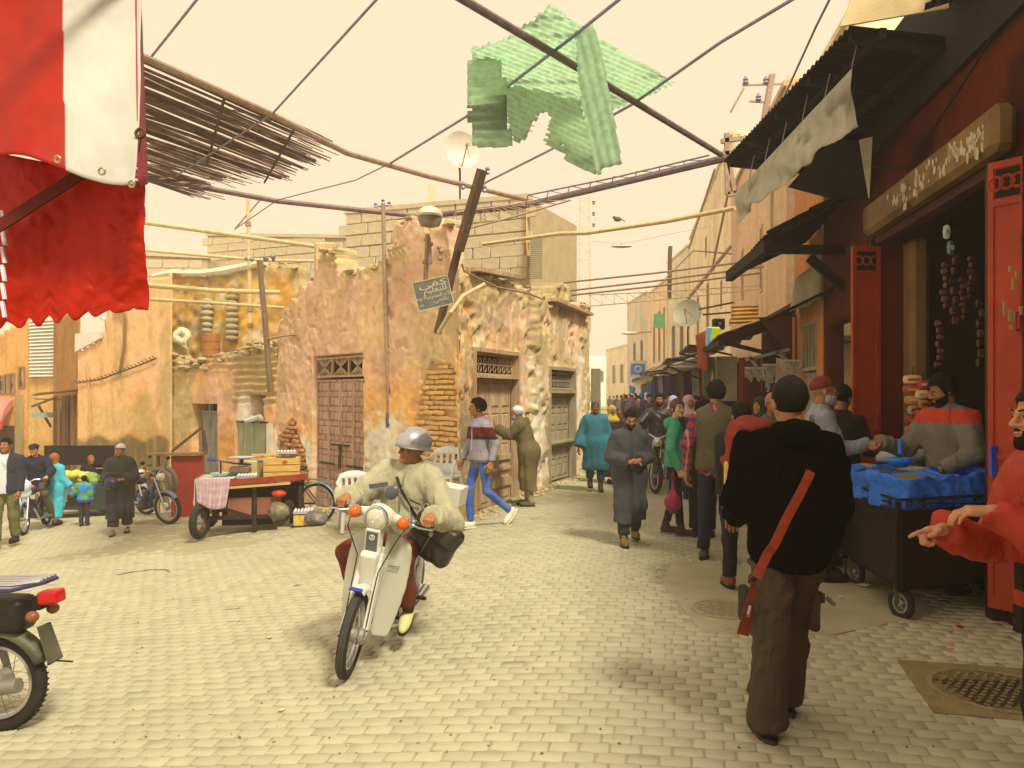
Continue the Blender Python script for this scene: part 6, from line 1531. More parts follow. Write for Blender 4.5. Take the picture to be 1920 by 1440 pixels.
    def part(nm,fn,pts,pad,m,col=None,hs=1.0):
        lo,hi=bounds(pts,pad);v,f=sdf_mesh(fn,lo,hi,h*hs)
        if len(v)==0:return None
        return mesh_obj(nm,v*s,f,m,body,True,col(v) if col else None)
    tp=[p0+np.array((0,0,-.1)),J['neck'],J['sL'],J['sR']];ap=[J[k] for k in('eL','eR','wL','wR')];lp=[J[k] for k in('hL','hR','kL','kR','aL','aR')]
    for o_ in outfit:
        k=o_[0];m=o_[1];a=o_[2] if len(o_)>2 else {}
        g=a.get('g',.018);fd=a.get('f',.010)
        sd=a.get('seed',3)
        if k=='jacket':
            hem=a.get('hem',.86)
            def fn(P):
                d,q=tor(P,g,a.get('belly',0));d=smin(d,arms(P,g+a.get('ag',0),trim=a.get('trim',0),flare=a.get('flare',0)),.035)
                dd=d+np.minimum(folds(P,fd,8,sd)+folds(P,fd*.7,16,sd+5),max(.004,g*.3))
                isarm=arms(P,g+.03)<0
                hemcut=(hem-q[:,2]);dd=np.where(isarm&(q[:,2]<hem+.12),np.maximum(dd,np.where(arms(P,g+a.get('ag',0)+.004,flare=a.get('flare',0))<0,-1,hemcut)),np.maximum(dd,hemcut))
                if a.get('collar',1):
                    nk=J['neck'];cb=rc(P,nk+np.array((0,.010,-.05)),nk+(hc-nk)*(.16+a.get('ch',0)*6),.092,.086);cb=np.maximum(cb,(P-nk)@(TR@np.array((0,-.25,1.)))-.035-a.get('ch',0));dd=smin(dd,cb,.02);dd=np.maximum(dd,-rc(P,nk+np.array((0,-.004,-.0)),hc,.068,.074))
                if a.get('vneck'):
                    dd=np.maximum(dd,-rc(P,T((0,-.09,1.28)),T((0,-.09,1.5)),.012,.06))
                return dd
            part('jacket' if not a.get('nm') else a['nm'],fn,tp+ap,.155+g,m,a.get('col'))
            if a.get('hood'):
                def fh(P):
                    b=J['neck']+TR@np.array((0,.085,-.035+a.get('hz',0)));x=smin(ell(P,b,(.118,.065,.075)),ell(P,b+TR@np.array((0,-.05,.02)),(.11,.085,.038)),.03)
                    return np.maximum(x,-rc(P,J['neck']+np.array((0,-.01,-.05)),hc,.058,.07))+folds(P,.008,12,sd)
                part('hood',fh,[J['neck']],.2,a.get('hoodm',m))
        elif k=='vest':
            def fn(P):
                d,q=tor(P,g);d=d+folds(P,.003,8,sd);d=d-.004*np.abs(np.sin((q[:,0]+q[:,2])*45))-.004*np.abs(np.sin((q[:,0]-q[:,2])*45))
                d=np.maximum(d,a.get('hem',.86)-q[:,2]);d=np.maximum(d,np.abs(q[:,0])-.185)
                nk=J['neck'];return np.maximum(d,-rc(P,nk+np.array((0,-.005,-.01)),hc,.06,.064))
            part('vest',fn,tp,.20,m)
        elif k=='robe':
            hem=a.get('hem',.2);wd=a.get('w',.17)
            def fn(P):
                d,q=tor(P,g+.02);d=smin(d,arms(P,g+.012,flare=a.get('flare',.03),trim=a.get('trim',.02)),.04)
                for S in 'LR':
                    hp,kn,an=J['h'+S],J['k'+S],J['a'+S]
                    x=smin(rc(P,hp,kn,.115+g,wd*.72),rc(P,kn,an,wd*.72,wd*.78),.05);d=smin(d,x,a.get('k',.12))
                d=smin(d,rc(P,p0,(J['kL']+J['kR'])/2,.15,wd*.8),.08)
                fx=np.arctan2(P[:,0]-p0[0],-(P[:,1]-p0[1]));low=np.clip((p0[2]+.1-P[:,2])/.7,0,1)
                d=d+np.minimum(folds(P,fd,7,sd),max(.004,g*.3))+low*.012*np.sin(fx*9+3*fbm(P[:,0]*3,P[:,1]*3,P[:,2]*2,sd))
                d=np.maximum(d,hem-P[:,2]+.012*np.sin(fx*5))
                nk=J['neck'];return np.maximum(d,-rc(P,nk+np.array((0,-.012,-.03)),hc,.058,.07))
            part(a.get('nm','djellaba'),fn,tp+ap+lp,.2,m,a.get('col'))
            if a.get('hood'):
                def fh(P):
                    b=J['neck']+TR@np.array((0,.09,-.06));x=smin(ell(P,b,(.11,.05,.12)),ell(P,b+TR@np.array((0,-.06,.045)),(.105,.08,.03)),.03);return np.maximum(x,-rc(P,J['neck']+np.array((0,-.01,-.05)),hc,.058,.07))+folds(P,.006,12,sd)
                part('hood',fh,[J['neck']],.22,m)
        elif k=='trousers':
            def fn(P):
                d=legs(P,g,a.get('bell',.01),endtrim=a.get('end',-.01),upto=a.get('upto'))
                z=P[:,2];d=d+folds(P,fd*.9,10,sd,(1,1,1))+folds(P,fd*.5,22,sd+2,(1,1,.7));return np.maximum(d,z-(p0[2]+a.get('top',.02)))
            part('trousers',fn,lp+[p0],.17,m,a.get('col'))
        elif k=='shoes':
            for S in 'LR':
                an=J['a'+S];dr=a.get('dir'+S,(0,-1,0));dr=np.array(dr,float);dr/=np.linalg.norm(dr);up=np.array((0,0,1.));up=up-dr*(up@dr);up/=np.linalg.norm(up);x=np.cross(dr,up)
                R=np.stack([x,dr,up],1);c=an+dr*.055-up*.045
                bt=a.get('boot',0)
                def fn(P,c=c,R=R,an=an,dr=dr,up=up):
                    q=(P-c)@R;d=ell(q,(0,.02,0),(.048,.13,.048));d=smin(d,ell(q,(0,-.07,.01),(.040,.055,.05)),.03)
                    if bt:d=smin(d,rc(P,an-up*.03,an+up*bt,.05,.05),.03)
                    d=np.maximum(d,-q[:,2]-.042)
                    return d
                def fs(P,c=c,R=R):
                    q=(P-c)@R;d=ell(q,(0,.0,-.035),(.052,.15,.06));return np.maximum(np.maximum(d,-q[:,2]-.050),q[:,2]+.026)
                lo,hi=bounds([c,an+up*bt],.2);v,f=sdf_mesh(fn,lo,hi,min(h,.016));o=mesh_obj('shoe',v*s,f,m,body,True)
                v,f=sdf_mesh(fs,lo,hi,min(h,.014))
                if len(v):mesh_obj('sole',v*s,f,a.get('solem',m_black),o,True)
        elif k=='socks':
            for S in 'LR':
                an,kn=J['a'+S],J['k'+S];u=(kn-an)/np.linalg.norm(kn-an);part('sock',lambda P:rc(P,an,an+u*a.get('len',.2),.036+g,.044+g),[an,an+u*.25],.1,m)
        elif k=='scarf':
            def fn(P):
                nk=J['neck'];d=smin(ell(P,nk+TR@np.array((0,-.01,-.01)),(.095,.095,.055)),ell(P,nk+TR@np.array((0,-.10,-.13)),(.07,.035,.13)),.05)
                return d+folds(P,.014,14,sd)
            part('scarf',fn,[J['neck']],.28,m)
        elif k=='strap':
            pa,pb=a['a'],a['b'];mb=MB();N_=14;pp=[]
            for i in range(N_+1):
                t=i/N_;p=np.array(pa)*(1-t)+np.array(pb)*t;qq=T(p);
                # push outwards until outside torso
                dr=TR@np.array(a.get('dir',(0,-1,0)),float)
                for _ in range(40):
                    dd=min(tor(qq[None],g)[0][0],arms(qq[None],g)[0] if a.get('arm') else 9)
                    if dd>a.get('off',.020):break
                    qq=qq+dr*.006
                pp.append(Vector(qq*s))
            for i in range(N_):mb.span(pp[i],pp[i+1]+(pp[i+1]-pp[i])*.08,a.get('w',.04)*s,.006,tuple(a.get('dir',(0,-1,0))))
            mb.build(a.get('nm','bag_strap'),m,body)
    # ---- head things
    def hp(nm,fn,m,pad=.2,hh_=None):
        lo,hi=bounds([hc],pad);v,f=sdf_mesh(fn,lo,hi,hh_ or max(hh,.009));
        if len(v):return mesh_obj(nm,v*s,f,m,body,True)
    L=lambda P:(P-hc)@HR
    if hair:
        th,m_=hair[0],hair[1];front=hair[2] if len(hair)>2 else .062
        def fn(P):
            q=L(P);d=ell(q,(0,.020,.036),(.074+th,.098+th,.092+th))+folds(q,th*.35,30,9,(1,1,1))
            # hairline: in front nothing below `front`, at the sides down to the ear
            cut=front-.0-q[:,2]-np.clip((q[:,1]+.055)*2.6,0,.2)
            d=np.maximum(d,np.maximum(cut,-.045-q[:,2]))
            d=np.maximum(d,-ell(q,(0,.018,.035),(.070,.092,.088)))
            return d
        hp('hair',fn,m_)
        if len(hair)>3 and hair[3]=='bun':
            hp('hair_tail',lambda P:smin(ell(L(P),(0,.11,.0),(.05,.05,.06)),ell(L(P),(0,.10,-.08),(.03,.03,.08)),.03),m_,.25)
    if beard:
        th,m_=beard
        def fn(P):
            q=L(P);d=smin(ell(q,(0,-.022,-.048),(.058+th,.068+th,.072+th)),ell(q,(0,-.078,-.092),(.024+th,.020+th,.022+th)),.02)
            d=np.maximum(d,q[:,2]+.036-np.clip((q[:,1]+.045)*.8,0,.04)+.006*np.sin(q[:,0]*60));d=np.maximum(d,q[:,1]-.004)
            d=np.maximum(d,-ell(q,(0,-.105,-.057),(.024,.03,.009)))
            return d
        hp('beard',fn,m_)
    for sx in(-1,1):
        if h<=.022:
            c=(hc+HR@np.array((sx*.031,-.0795,.009)))*s
            o=MB().ball(c,(.0125*s,.009*s,.0075*s),10,6,Matrix(HR.tolist())).build('eye',m_eye,body,True)
            MB().ball((hc+HR@np.array((sx*.030,-.0875,.009)))*s,(.0058*s,.003*s,.0058*s),8,5,Matrix(HR.tolist())).build('iris',m_iris,o,True)
            mb=MB();mb.tube([Vector((hc+HR@np.array((sx*a_,b_,c_)))*s) for a_,b_,c_ in((.014,-.096,.029),(.030,-.093,.034),(.046,-.080,.030))],[.0035,.004,.0025],5);mb.build('eyebrow',m_hair,body,True)
    if h<=.022:
        mb=MB();mb.ball((hc+HR@np.array((0,-.0935,-.057)))*s,(.022*s,.006*s,.0055*s),10,5,Matrix(HR.tolist()));mb.build('lips',mat('lips_tone',A(165,85,60,.9),.4,bump=0),body,True)
    if glasses:
        mb=MB();Rh=Matrix(HR.tolist())
        for sx in(-1,1):
            mb.ball((hc+HR@np.array((sx*.032,-.108,.006)))*s,(.025*s,.004*s,.017*s),10,6,Rh);mb.span(Vector((hc+HR@np.array((sx*.055,-.100,.010)))*s),Vector((hc+HR@np.array((sx*.076,.0,.008)))*s),.004)
        mb.build('glasses',m_black,body,True)
    if headwear:
        kd,m_=headwear[0],headwear[1]
        if kd=='cap':   # skull cap
            lowz=headwear[2] if len(headwear)>2 else .055
            hp('cap',lambda P:np.maximum(ell(L(P),(0,.020,.040),(.084,.108,.098))+folds(L(P),.002,30,2),lowz-L(P)[:,2]-L(P)[:,1]*.25),m_)
            if len(headwear)>3:hp('cap_band',lambda P:np.maximum(np.maximum(ell(L(P),(0,.020,.040),(.087,.111,.101)),lowz-L(P)[:,2]-L(P)[:,1]*.25),L(P)[:,2]+L(P)[:,1]*.25-lowz-.018),headwear[3])
        elif kd=='flat':
            hp('flat_cap',lambda P:smin(np.maximum(ell(L(P),(0,.015,.075),(.095,.125,.055)),.045-L(P)[:,2]),ell(L(P),(0,-.105,.055),(.07,.055,.012)),.01),m_,.24)
        elif kd=='helmet':
            def fn(P):
                q=L(P);d=ell(q,(0,.022,.045),(.122,.148,.128));d=np.maximum(d,-ell(q,(0,.022,.040),(.108,.132,.112)));return np.maximum(d,.012-q[:,2]-q[:,1]*.10)
            hp('helmet',fn,m_,.26,.008)
            hp('helmet_rim',lambda P:np.maximum(np.abs(ell(L(P),(0,.022,.045),(.124,.150,.130)))-.005,np.abs(.014-L(P)[:,2]-L(P)[:,1]*.10)-.006),headwear[2],.26,.006)
        elif kd in('hijab','hood'):
            def fn(P):
                q=L(P);d=smin(ell(q,(0,.025,.025),(.100,.115,.120)),ell(q,(0,.02,-.12),(.105,.10,.10)),.05)
                if kd=='hijab':d=smin(d,ell(q,(0,-.02,-.2),(.17,.13,.08)),.06)
                d=d+folds(q,.010,10,4);f=ell(q,(0,-.13,-.008),(.055,.09,.078));return np.maximum(d,-f)
            hp('headscarf' if kd=='hijab' else 'raised_hood',fn,m_,.34,max(h*.9,.012))
        elif kd=='longhair':
            def fn(P):
                q=L(P);d=smin(ell(q,(0,.03,.035),(.10,.12,.11)),ell(q,(0,.05,-.10),(.10,.07,.15)),.05)+folds(q,.012,14,4,(1,1,.3));return np.maximum(d,-ell(q,(0,-.13,-.02),(.06,.09,.10)))
            hp('long_hair',fn,m_,.34,max(h*.9,.012))
    body['_s']=s
    return body,J,s
def place(px,pyf,pyh,Hd=None):
    """feet pixel, head-top pixel -> ground point and standing height"""
    g=gnd(px,pyf);H=(pyf-pyh)/FPX*g.y
    return g,H
# ================= VEHICLES =================
m_tyre=mat('tyre_rubber',(.022,.02,.018),.85,var=.3,vs=20,bump=.3,bs=30)
m_chrome=mat('worn_chrome',A(215,205,180,.9),.28,metal=.9,var=.1,bump=.03)
m_steel=mat('dull_steel',A(165,150,120,.9),.5,metal=.6,var=.2,bump=.1)
m_engine=mat('grimy_engine',A(80,70,55,.9),.6,metal=.4,var=.4,vs=12,bump=.3)
m_seatblk=mat('black_vinyl',(.02,.018,.016),.5,bump=.1)
def wheel(parent,c,R,r,ax=(1,0,0),spokes=18,name='wheel',rim=None,hubr=.04,hubw=.09,tw=1.0):
    c=Vector(c);A_=Vector(ax).normalized();e=MB().torus(c,R-r,r,A_,40,10,tw).build('tyre',m_tyre,None,True)
    e.name=name;e.parent=parent
    MB().torus(c,R-2*r-.004,r*.42,A_,36,6,1.6).build('rim',rim or m_chrome,e,True)
    MB().lathe(c-A_*hubw/2,[(hubr*.6,0),(hubr,.012),(hubr*.85,hubw*.5),(hubr,hubw-.012),(hubr*.6,hubw)],14,A_).build('hub',m_steel,e,True)
    u=Vector((0,0,1)) if abs(A_.z)<.9 else Vector((1,0,0));x=A_.cross(u).normalized();y=A_.cross(x);b=MB()
    for i in range(spokes):
        a=2*PI*i/spokes;a2=a+(.5 if i%2 else -.5);s=1 if (i//2)%2 else -1
        b.span(c+(x*math.cos(a2)+y*math.sin(a2))*hubr*.9+A_*s*hubw*.4,c+(x*math.cos(a)+y*math.sin(a))*(R-2*r),.0035)
    b.build('spokes',m_steel,e)
    return e
def fender(parent,c,R,w,a0,a1,m,name='fender',flat=.5):
    """curved mudguard in the yz plane round c; angles measured from +z towards -y"""
    b=MB();n=14;c=Vector(c);k=6
    for i in range(n+1):
        a=a0+(a1-a0)*i/n
        for j in range(k+1):
            t=-1+2*j/k;rr=R-abs(t)**2*w*flat;b.v.append(tuple(c+Vector((t*w,-math.sin(a)*rr,math.cos(a)*rr))))
    for i in range(n):
        for j in range(k):
            q=i*(k+1)+j;b.f.append((q,q+1,q+k+2,q+k+1))
    o=b.build(name,m,parent,True,sharp=60);s=o.modifiers.new('s','SOLIDIFY');s.thickness=.004;return o
def matrix_at(loc,rot,lean=0): return Matrix.Translation(Vector(loc))@Matrix.Rotation(rot,4,'Z')@Matrix.Rotation(lean,4,'Y')
def moped_hero():
    f=gnd(648,1272);r_=Vector((f.x+.19,f.y+1.2,0));d=Vector((f.x-r_.x,f.y-r_.y,0)).normalized()
    th=math.atan2(d.x,-d.y);mid=Vector((f.x,f.y,0))-d*.60;mid.z=gz(mid.x)+.0
    M=matrix_at(mid,th,.17)
    e=empty('moped',mid,0,'cream step through moped ridden towards the camera by the man in the silver helmet','moped');e.matrix_world=M
    mw_=mat('cream_white_plastic',A(246,228,182,1.0),.4,var=.04,bump=.02);mg=mat('grey_beige_shield',A(205,192,148,1.0),.45,var=.05,bump=.03);mdk=mat('slate_panel',A(95,95,88,.9),.5,var=.1)
    # front wheel turned a little to its right
    st=Matrix.Rotation(.10,3,'Z')
    fa=Vector((0,-.60,.285));ax=st@Vector((1,0,0))
    wheel(e,fa,.285,.034,ax,20,hubr=.055,hubw=.10)
    wheel(e,(0,.60,.285),.285,.036,(1,0,0),20,hubr=.06,hubw=.12)
    # tread ribs on the front tyre
    b=MB()
    for o_ in(-.014,-.005,.005,.014):
        b.torus(fa+ax*o_,.285-.034*(.04+.35*(o_/.034)**2),.0026,ax,40,4)
    b.build('tread_ribs',mat('tread_dusty',A(90,82,66,.9),.9),e)
    # fork legs with boxed covers
    top=Vector((0,-.43,.80))
    for s in(-1,1):
        a=st@Vector((s*.062,.0,0));b=MB()
        b.prism([top+a+Vector((-.017,.02,-.02)),top+a+Vector((.017,.02,-.02)),top+a+Vector((.017,-.045,-.02)),top+a+Vector((-.017,-.045,-.02))],Vector((0,0,0.001)))
        b=MB();b.span(top+a*.95,fa+a*1.15+Vector((0,.035,.03)),.036,.075,(0,1,0));b.build('fork_leg',mw_,e,bevel=.008)
        b=MB();b.tube([fa+a*1.2+Vector((0,.045,.02)),fa+a*1.3+Vector((0,-.02,-.02)),fa+a*.8],.014,8);b.lathe(fa+a*1.25+Vector((0,.03,0)),[(.03,-.015),(.03,.015)],10,(1,0,0));b.build('link_arm',m_steel,e,True)
    b=MB();b.lathe(fa+ax*.055,[(.055,-.01),(.06,0),(.05,.02),(.02,.03)],16,ax);b.build('brake_drum',m_steel,e,True)
    # fork crown cover : wedge from fender to headlamp
    def shell(nm,fn,lo,hi,h,m):
        V,F_=sdf_mesh(fn,lo,hi,h);return mesh_obj(nm,V,F_,m,e,True)
    shell('fork_cover',lambda P:smin(rbox(P,(0,-.475,.70),(.058,.055,.13),.02,rotm('X',.30)),rbox(P,(0,-.44,.86),(.05,.035,.14),.02,rotm('X',.22)),.02),(-.12,-.6,.5),(.12,-.3,1.05),.010,mw_)
    fender(e,fa+Vector((0,0,0)),.330,.052,-.5,.22,mw_,'front_fender',.8)
    b=MB();b.box(fa+Vector((0,-.085,.322)),(.09,.03,.018),Matrix.Rotation(.27,3,'X'));b.build('blue_fender_tip',mat('deep_blue_plastic',A(40,70,150,.9),.4),e,bevel=.006)
    # front grille panel
    Rg=Matrix.Rotation(.20,3,'X');gc=Vector((0,-.497,.83))
    b=MB();b.box(gc,(.104,.018,.30),Rg);b.build('panel_frame',mw_,e,bevel=.008)
    b=MB();b.box(gc+Rg@Vector((0,-.0105,0)),(.078,.006,.265),Rg);pn=b.build('dark_panel',mdk,e)
    b=MB();c=gc+Rg@Vector((0,-.015,.095));b.torus(c,.017,.0035,Rg@Vector((0,1,0)),18,5)
    for k in range(3):
        a=PI/2+k*2*PI/3;b.span(c,c+Rg@Vector((math.cos(a)*.017,0,math.sin(a)*.017)),.005,.004)
    b.ball(c,.005,6,4);b.build('round_emblem',mw_,e)
    b=MB();b.lathe(gc+Rg@Vector((0,-.014,-.01)),[(.006,0),(.004,.006)],8,Rg@Vector((0,-1,0)));b.build('key_barrel',m_chrome,e)
    b=MB()
    for k in range(6):b.box(gc+Rg@Vector((-.004,-.0145,-.045-.013*k)),(.052,.004,.005),Rg)
    b.build('vent_slots',m_black,e)['kind']='stuff'
    # leg shields, one each side of the spine
    def shield(s):
        def fn(P):
            z=P[:,2];y0=-.36+.12*(z-.55)+ .03*np.abs(P[:,0])*6
            t=np.clip((z-.24)/(.92-.24),0,1)
            xo=.190+.045*np.sin(t*2.8)-.10*np.clip((t-.84)/.16,0,1)**2.5-.02*(1-t)
            xi=.055-.02*t
            w=np.maximum(np.abs(P[:,0]*s-(xo+xi)/2)-(xo-xi)/2+.02,0);zz=np.maximum(np.abs(z-.575)-.345+.02,0)
            d2=np.sqrt(w*w+zz*zz)-.02
            sh=np.abs(P[:,1]-(y0+.9*np.clip(P[:,0]*s-.05,0,1)**2*1.2))-.011
            return np.maximum(d2,sh)
        return shell('leg_shield',fn,(-.3 if s<0 else 0,-.5,.18),(.0 if s<0 else .3,-.1,.98),.011,mg)
    shield(-1);shield(1)
    text('Mate',.042,(.135,-.352,.745),(PI/2+.1,0,.25),mat('shield_lettering',A(225,212,170,1),.4),e,'raised_lettering',.002,shear=.3)
    b=MB();b.box((.135,-.352,.715),(.075,.004,.004),rotz(.25));b.build('lettering_underline',mat('slate_panel',(0,0,0)),e)
    # head lamp unit and handlebar cover
    hc=Vector((0,-.475,1.045));hx=-.12
    Rh=np.array(Matrix.Rotation(-.10,3,'Z'))
    def nac(P):
        d=ell(P,(0,-.425,1.055),(.095,.085,.082),Rh);d=smin(d,rc(P,(-.0,-.40,1.055),(.14,-.38,1.035),.045,.030),.03);d=smin(d,rc(P,(0,-.40,1.055),(-.14,-.41,1.06),.045,.030),.03);d=smin(d,rc(P,(0,-.41,1.05),(0,-.42,.95),.05,.045),.03);return d
    shell('handlebar_cover',nac,(-.3,-.6,.88),(.3,-.28,1.18),.011,mw_)
    fd=Vector((-.10,-1,-.02)).normalized()
    b=MB();b.lathe(Vector((0,-.48,1.045)),[(.082,0),(.088,.018),(.084,.036),(.074,.040),(.073,.030)],26,fd);b.build('lamp_ring',m_chrome,e,True)
    b=MB();b.lathe(Vector((0,-.508,1.045)),[(.073,0),(.066,.012),(.04,.022),(0,.026)],24,fd);gl=b.build('headlamp_glass',mat('lamp_lens',A(225,210,160,.9),.12,var=.15,vs=12,metal=.25,bump=.15,bs=30),e,True)
    b=MB();b.torus(Vector((0,-.524,1.045)),.045,.003,fd,20,4);b.torus(Vector((0,-.53,1.045)),.022,.003,fd,14,4);b.build('lens_ring',m_chrome,e,True)
    for s,yy,zz_ in((-1,-.435,1.06),(1,-.385,1.03)):
        b=MB();b.ball((s*.165,yy-.045,zz_),(.043,.042,.043),16,10);b.build('indicator_lamp',mat('amber_lens',A(238,105,25,.95),.2,bump=.0,var=.03,emit=None),e,True)
        b=MB();b.lathe((s*.165,yy-.03,zz_),[(.045,0),(.047,.012),(.04,.03)],14,(0,1,0));b.build('lamp_housing',m_chrome,e,True)
        b=MB();b.tube([(s*.13,yy+.03,zz_),(s*.20,yy+.04,zz_),(s*.33,yy+.10,zz_-.005)],.014,8);b.build('handlebar',m_chrome,e,True)
        b=MB();b.tube([(s*.23,yy+.052,zz_-.002),(s*.345,yy+.108,zz_-.006)],.019,8);b.build('grip',m_seatblk,e,True)
        b=MB();b.box((s*.215,yy+.035,zz_),(.04,.05,.05));b.build('switch_block',m_chrome,e,bevel=.008)
        b=MB();b.tube([(s*.21,yy-.0,zz_),(s*.27,yy-.03,zz_-.01),(s*.36,yy+.02,zz_-.02)],.006,6);b.build('brake_lever',m_chrome,e,True)
    # mirrors
    for s,pts,mc in((-1,[(-.20,-.42,1.08),(-.14,-.46,1.17),(.0,-.44,1.26)],(-.0,-.44,1.265)),(1,[(.21,-.38,1.05),(.18,-.40,1.15),(.09,-.44,1.25)],(.06,-.45,1.225))):
        b=MB();b.tube(pts,.006,6);b.build('mirror_stem',m_chrome,e,True)
        b=MB()
        if s<0:b.span((-.10,-.45,1.235),(.02,-.44,1.275),.016,.03)
        else:b.ball(mc,(.045,.02,.055),12,7,Matrix.Rotation(.6,3,'Y'))
        b.build('mirror',mat('mirror_back',A(95,95,92,.9),.35,metal=.3),e,True)
    b=MB();b.tube([(-.20,-.42,1.05),(-.16,-.58,.98),(-.07,-.56,.80),(-.07,-.60,.40)],.004,5);b.tube([(.20,-.38,1.03),(.17,-.54,.93),(.08,-.53,.70),(.08,-.60,.35)],.004,5);b.build('control_cable',m_black,e,True)
    shell('spine',lambda P:smin(rc(P,(0,-.38,.75),(0,-.10,.40),.055,.05),rc(P,(0,-.10,.40),(0,.45,.55),.05,.05),.06),(-.15,-.5,.25),(.15,.6,.9),.014,mg)
    b=MB();b.lathe((-.09,-.02,.32),[(.04,0),(.075,.02),(.08,.09),(.075,.16),(.04,.18)],14,(1,0,0));b.tube([(0,-.05,.33),(0,-.24,.30)],[.055,.06],10)
    for i in range(6):b.lathe((0,-.10-.022*i,.32),[(.068,0),(.068,.006)],12,(0,-1,0))
    b.build('engine',m_engine,e,True,30)
    b=MB();b.tube([(.08,-.2,.25),(.11,0,.20),(.13,.4,.24),(.13,.75,.30)],[.02,.022,.035,.035],10);b.build('exhaust',m_chrome,e,True)
    shell('seat',lambda P:rbox(P,(0,.28,.755),(.115,.20,.045),.04),(-.16,.02,.66),(.16,.55,.84),.016,m_seatblk)
    shell('side_body',lambda P:smin(rbox(P,(0,.33,.60),(.085,.22,.10),.05),rbox(P,(0,.62,.58),(.06,.14,.05),.03),.04),(-.15,.02,.42),(.15,.85,.76),.016,mw_)
    fender(e,(0,.60,.285),.345,.065,-1.6,.4,mw_,'rear_fender',.8)
    for s in(-1,1):
        b=MB();b.tube([(s*.10,.60,.285),(s*.10,.52,.62)],[.018,.024],8);b.build('shock_absorber',m_chrome,e,True)
        b=MB();b.tube([(s*.05,-.02,.26),(s*.20,-.02,.26)],.012,8);b.box((s*.20,-.02,.262),(.09,.05,.024));b.build('foot_peg',m_seatblk,e,True)
        b=MB();b.tube([(s*.05,.30,.27),(s*.19,.30,.34)],.010,6);b.box((s*.21,.30,.345),(.07,.04,.02));b.build('rear_peg',m_seatblk,e,True)
    b=MB()
    for x in(-.10,0,.10):b.span((x,.5,.80),(x,.86,.80),.012)
    for y in(.5,.68,.86):b.span((-.12,y,.80),(.12,y,.80),.012)
    b.span((-.09,.7,.8),(-.08,.62,.62),.012);b.span((.09,.7,.8),(.08,.62,.62),.012);b.build('rack',m_chrome,e)
    # box on the rack : a thing of its own
    x=empty('carton',mid,0,'white and yellow carton carried upright behind the moped rider','carton');x.matrix_world=M@Matrix.Translation((.17,.70,.81))
    MB().box((0,0,.18),(.30,.28,.36)).build('box',mat('carton_yellow',A(220,190,90,1),.8,var=.1),x)
    MB().box((0,0,.29),(.304,.284,.145)).build('white_wrap',mat('carton_white',A(238,222,180,1),.6,var=.08),x);b=MB();b.box((.04,-.1425,.09),(.12,.004,.05),Matrix.Rotation(.5,3,'Y'));b.build('red_print',mat('carton_red',A(200,90,40,1),.7),x)
    # ---- rider
    s_=.965;I=1/s_
    P=lambda x,y,z:(x*I,y*I,z*I)
    fleece=mat('cream_fleece',A(200,184,130,1.05),.95,var=.06,vs=14,bump=.16,bs=90,sub=6)
    pose=dict(pel=P(0,.24,.84),wL=P(.305,-.25,1.085),wR=P(-.30,-.285,1.11),eL=P(.40,.06,.99),eR=P(-.37,.04,1.01),
      hL=P(.10,.20,.82),hR=P(-.10,.20,.82),kL=P(.16,-.20,.72),kR=P(-.27,-.20,.70),aL=P(.20,-.02,.34),aR=P(-.20,-.02,.34))
    B,J,s=person('old man in a silver helmet and cream fleece riding the cream moped',(0,0,0),1.75*s_,0,pose,lean=.22,yaw=-.62,pitch=.12,tone='b',h=.012,
      outfit=[('jacket',fleece,dict(g=.038,f=.016,hem=.80,ag=.012,belly=.03,trim=.005,flare=.004,ch=.035)),('trousers',mat('dark_red_wool',A(118,48,28,.95),.9,var=.15,bump=.3),dict(g=.012,f=.012,upto=.92,bell=.006)),
       ('socks',mat('brown_sock',A(82,48,32,.9),.9),dict(len=.22,g=.008)),('shoes',mat('pale_yellow_slipper',A(240,218,130,1),.7,bump=.1),dict(dirL=(.1,-1,-.45),dirR=(-.1,-1,-.3),solem=m_seatblk)),
       ('strap',mat('black_strap',(.03,.018,.014),.6),dict(a=(-.06,-.10,1.42),b=(.17,-.12,1.08),w=.022,off=.042)),('strap',m_steel,dict(a=(0,-.1,1.47),b=(.0,-.12,1.12),w=.008,off=.040,nm='zip')),('strap',m_black,dict(a=(.07,-.1,1.27),b=(.15,-.1,1.235),w=.008,off=.042,nm='pocket_slit'))],
      hands=('fist','fist'),hdir=((( .15,-.9,-.25),(0,-.3,-1),(-1,-.1,0)),((-.15,-.9,-.25),(0,-.3,-1),(1,-.1,0))),
      headwear=('helmet',mat('silver_helmet',A(205,195,170,.95),.22,metal=.75,var=.04,bump=0),m_steel),hair=(.010,mat('grey_hair',A(120,110,95,.9),.7,bump=.4)),glasses=False)
    B.matrix_world=M
    # zipper and chest pocket on the fleece
    return e,M
moped,MM=moped_hero()
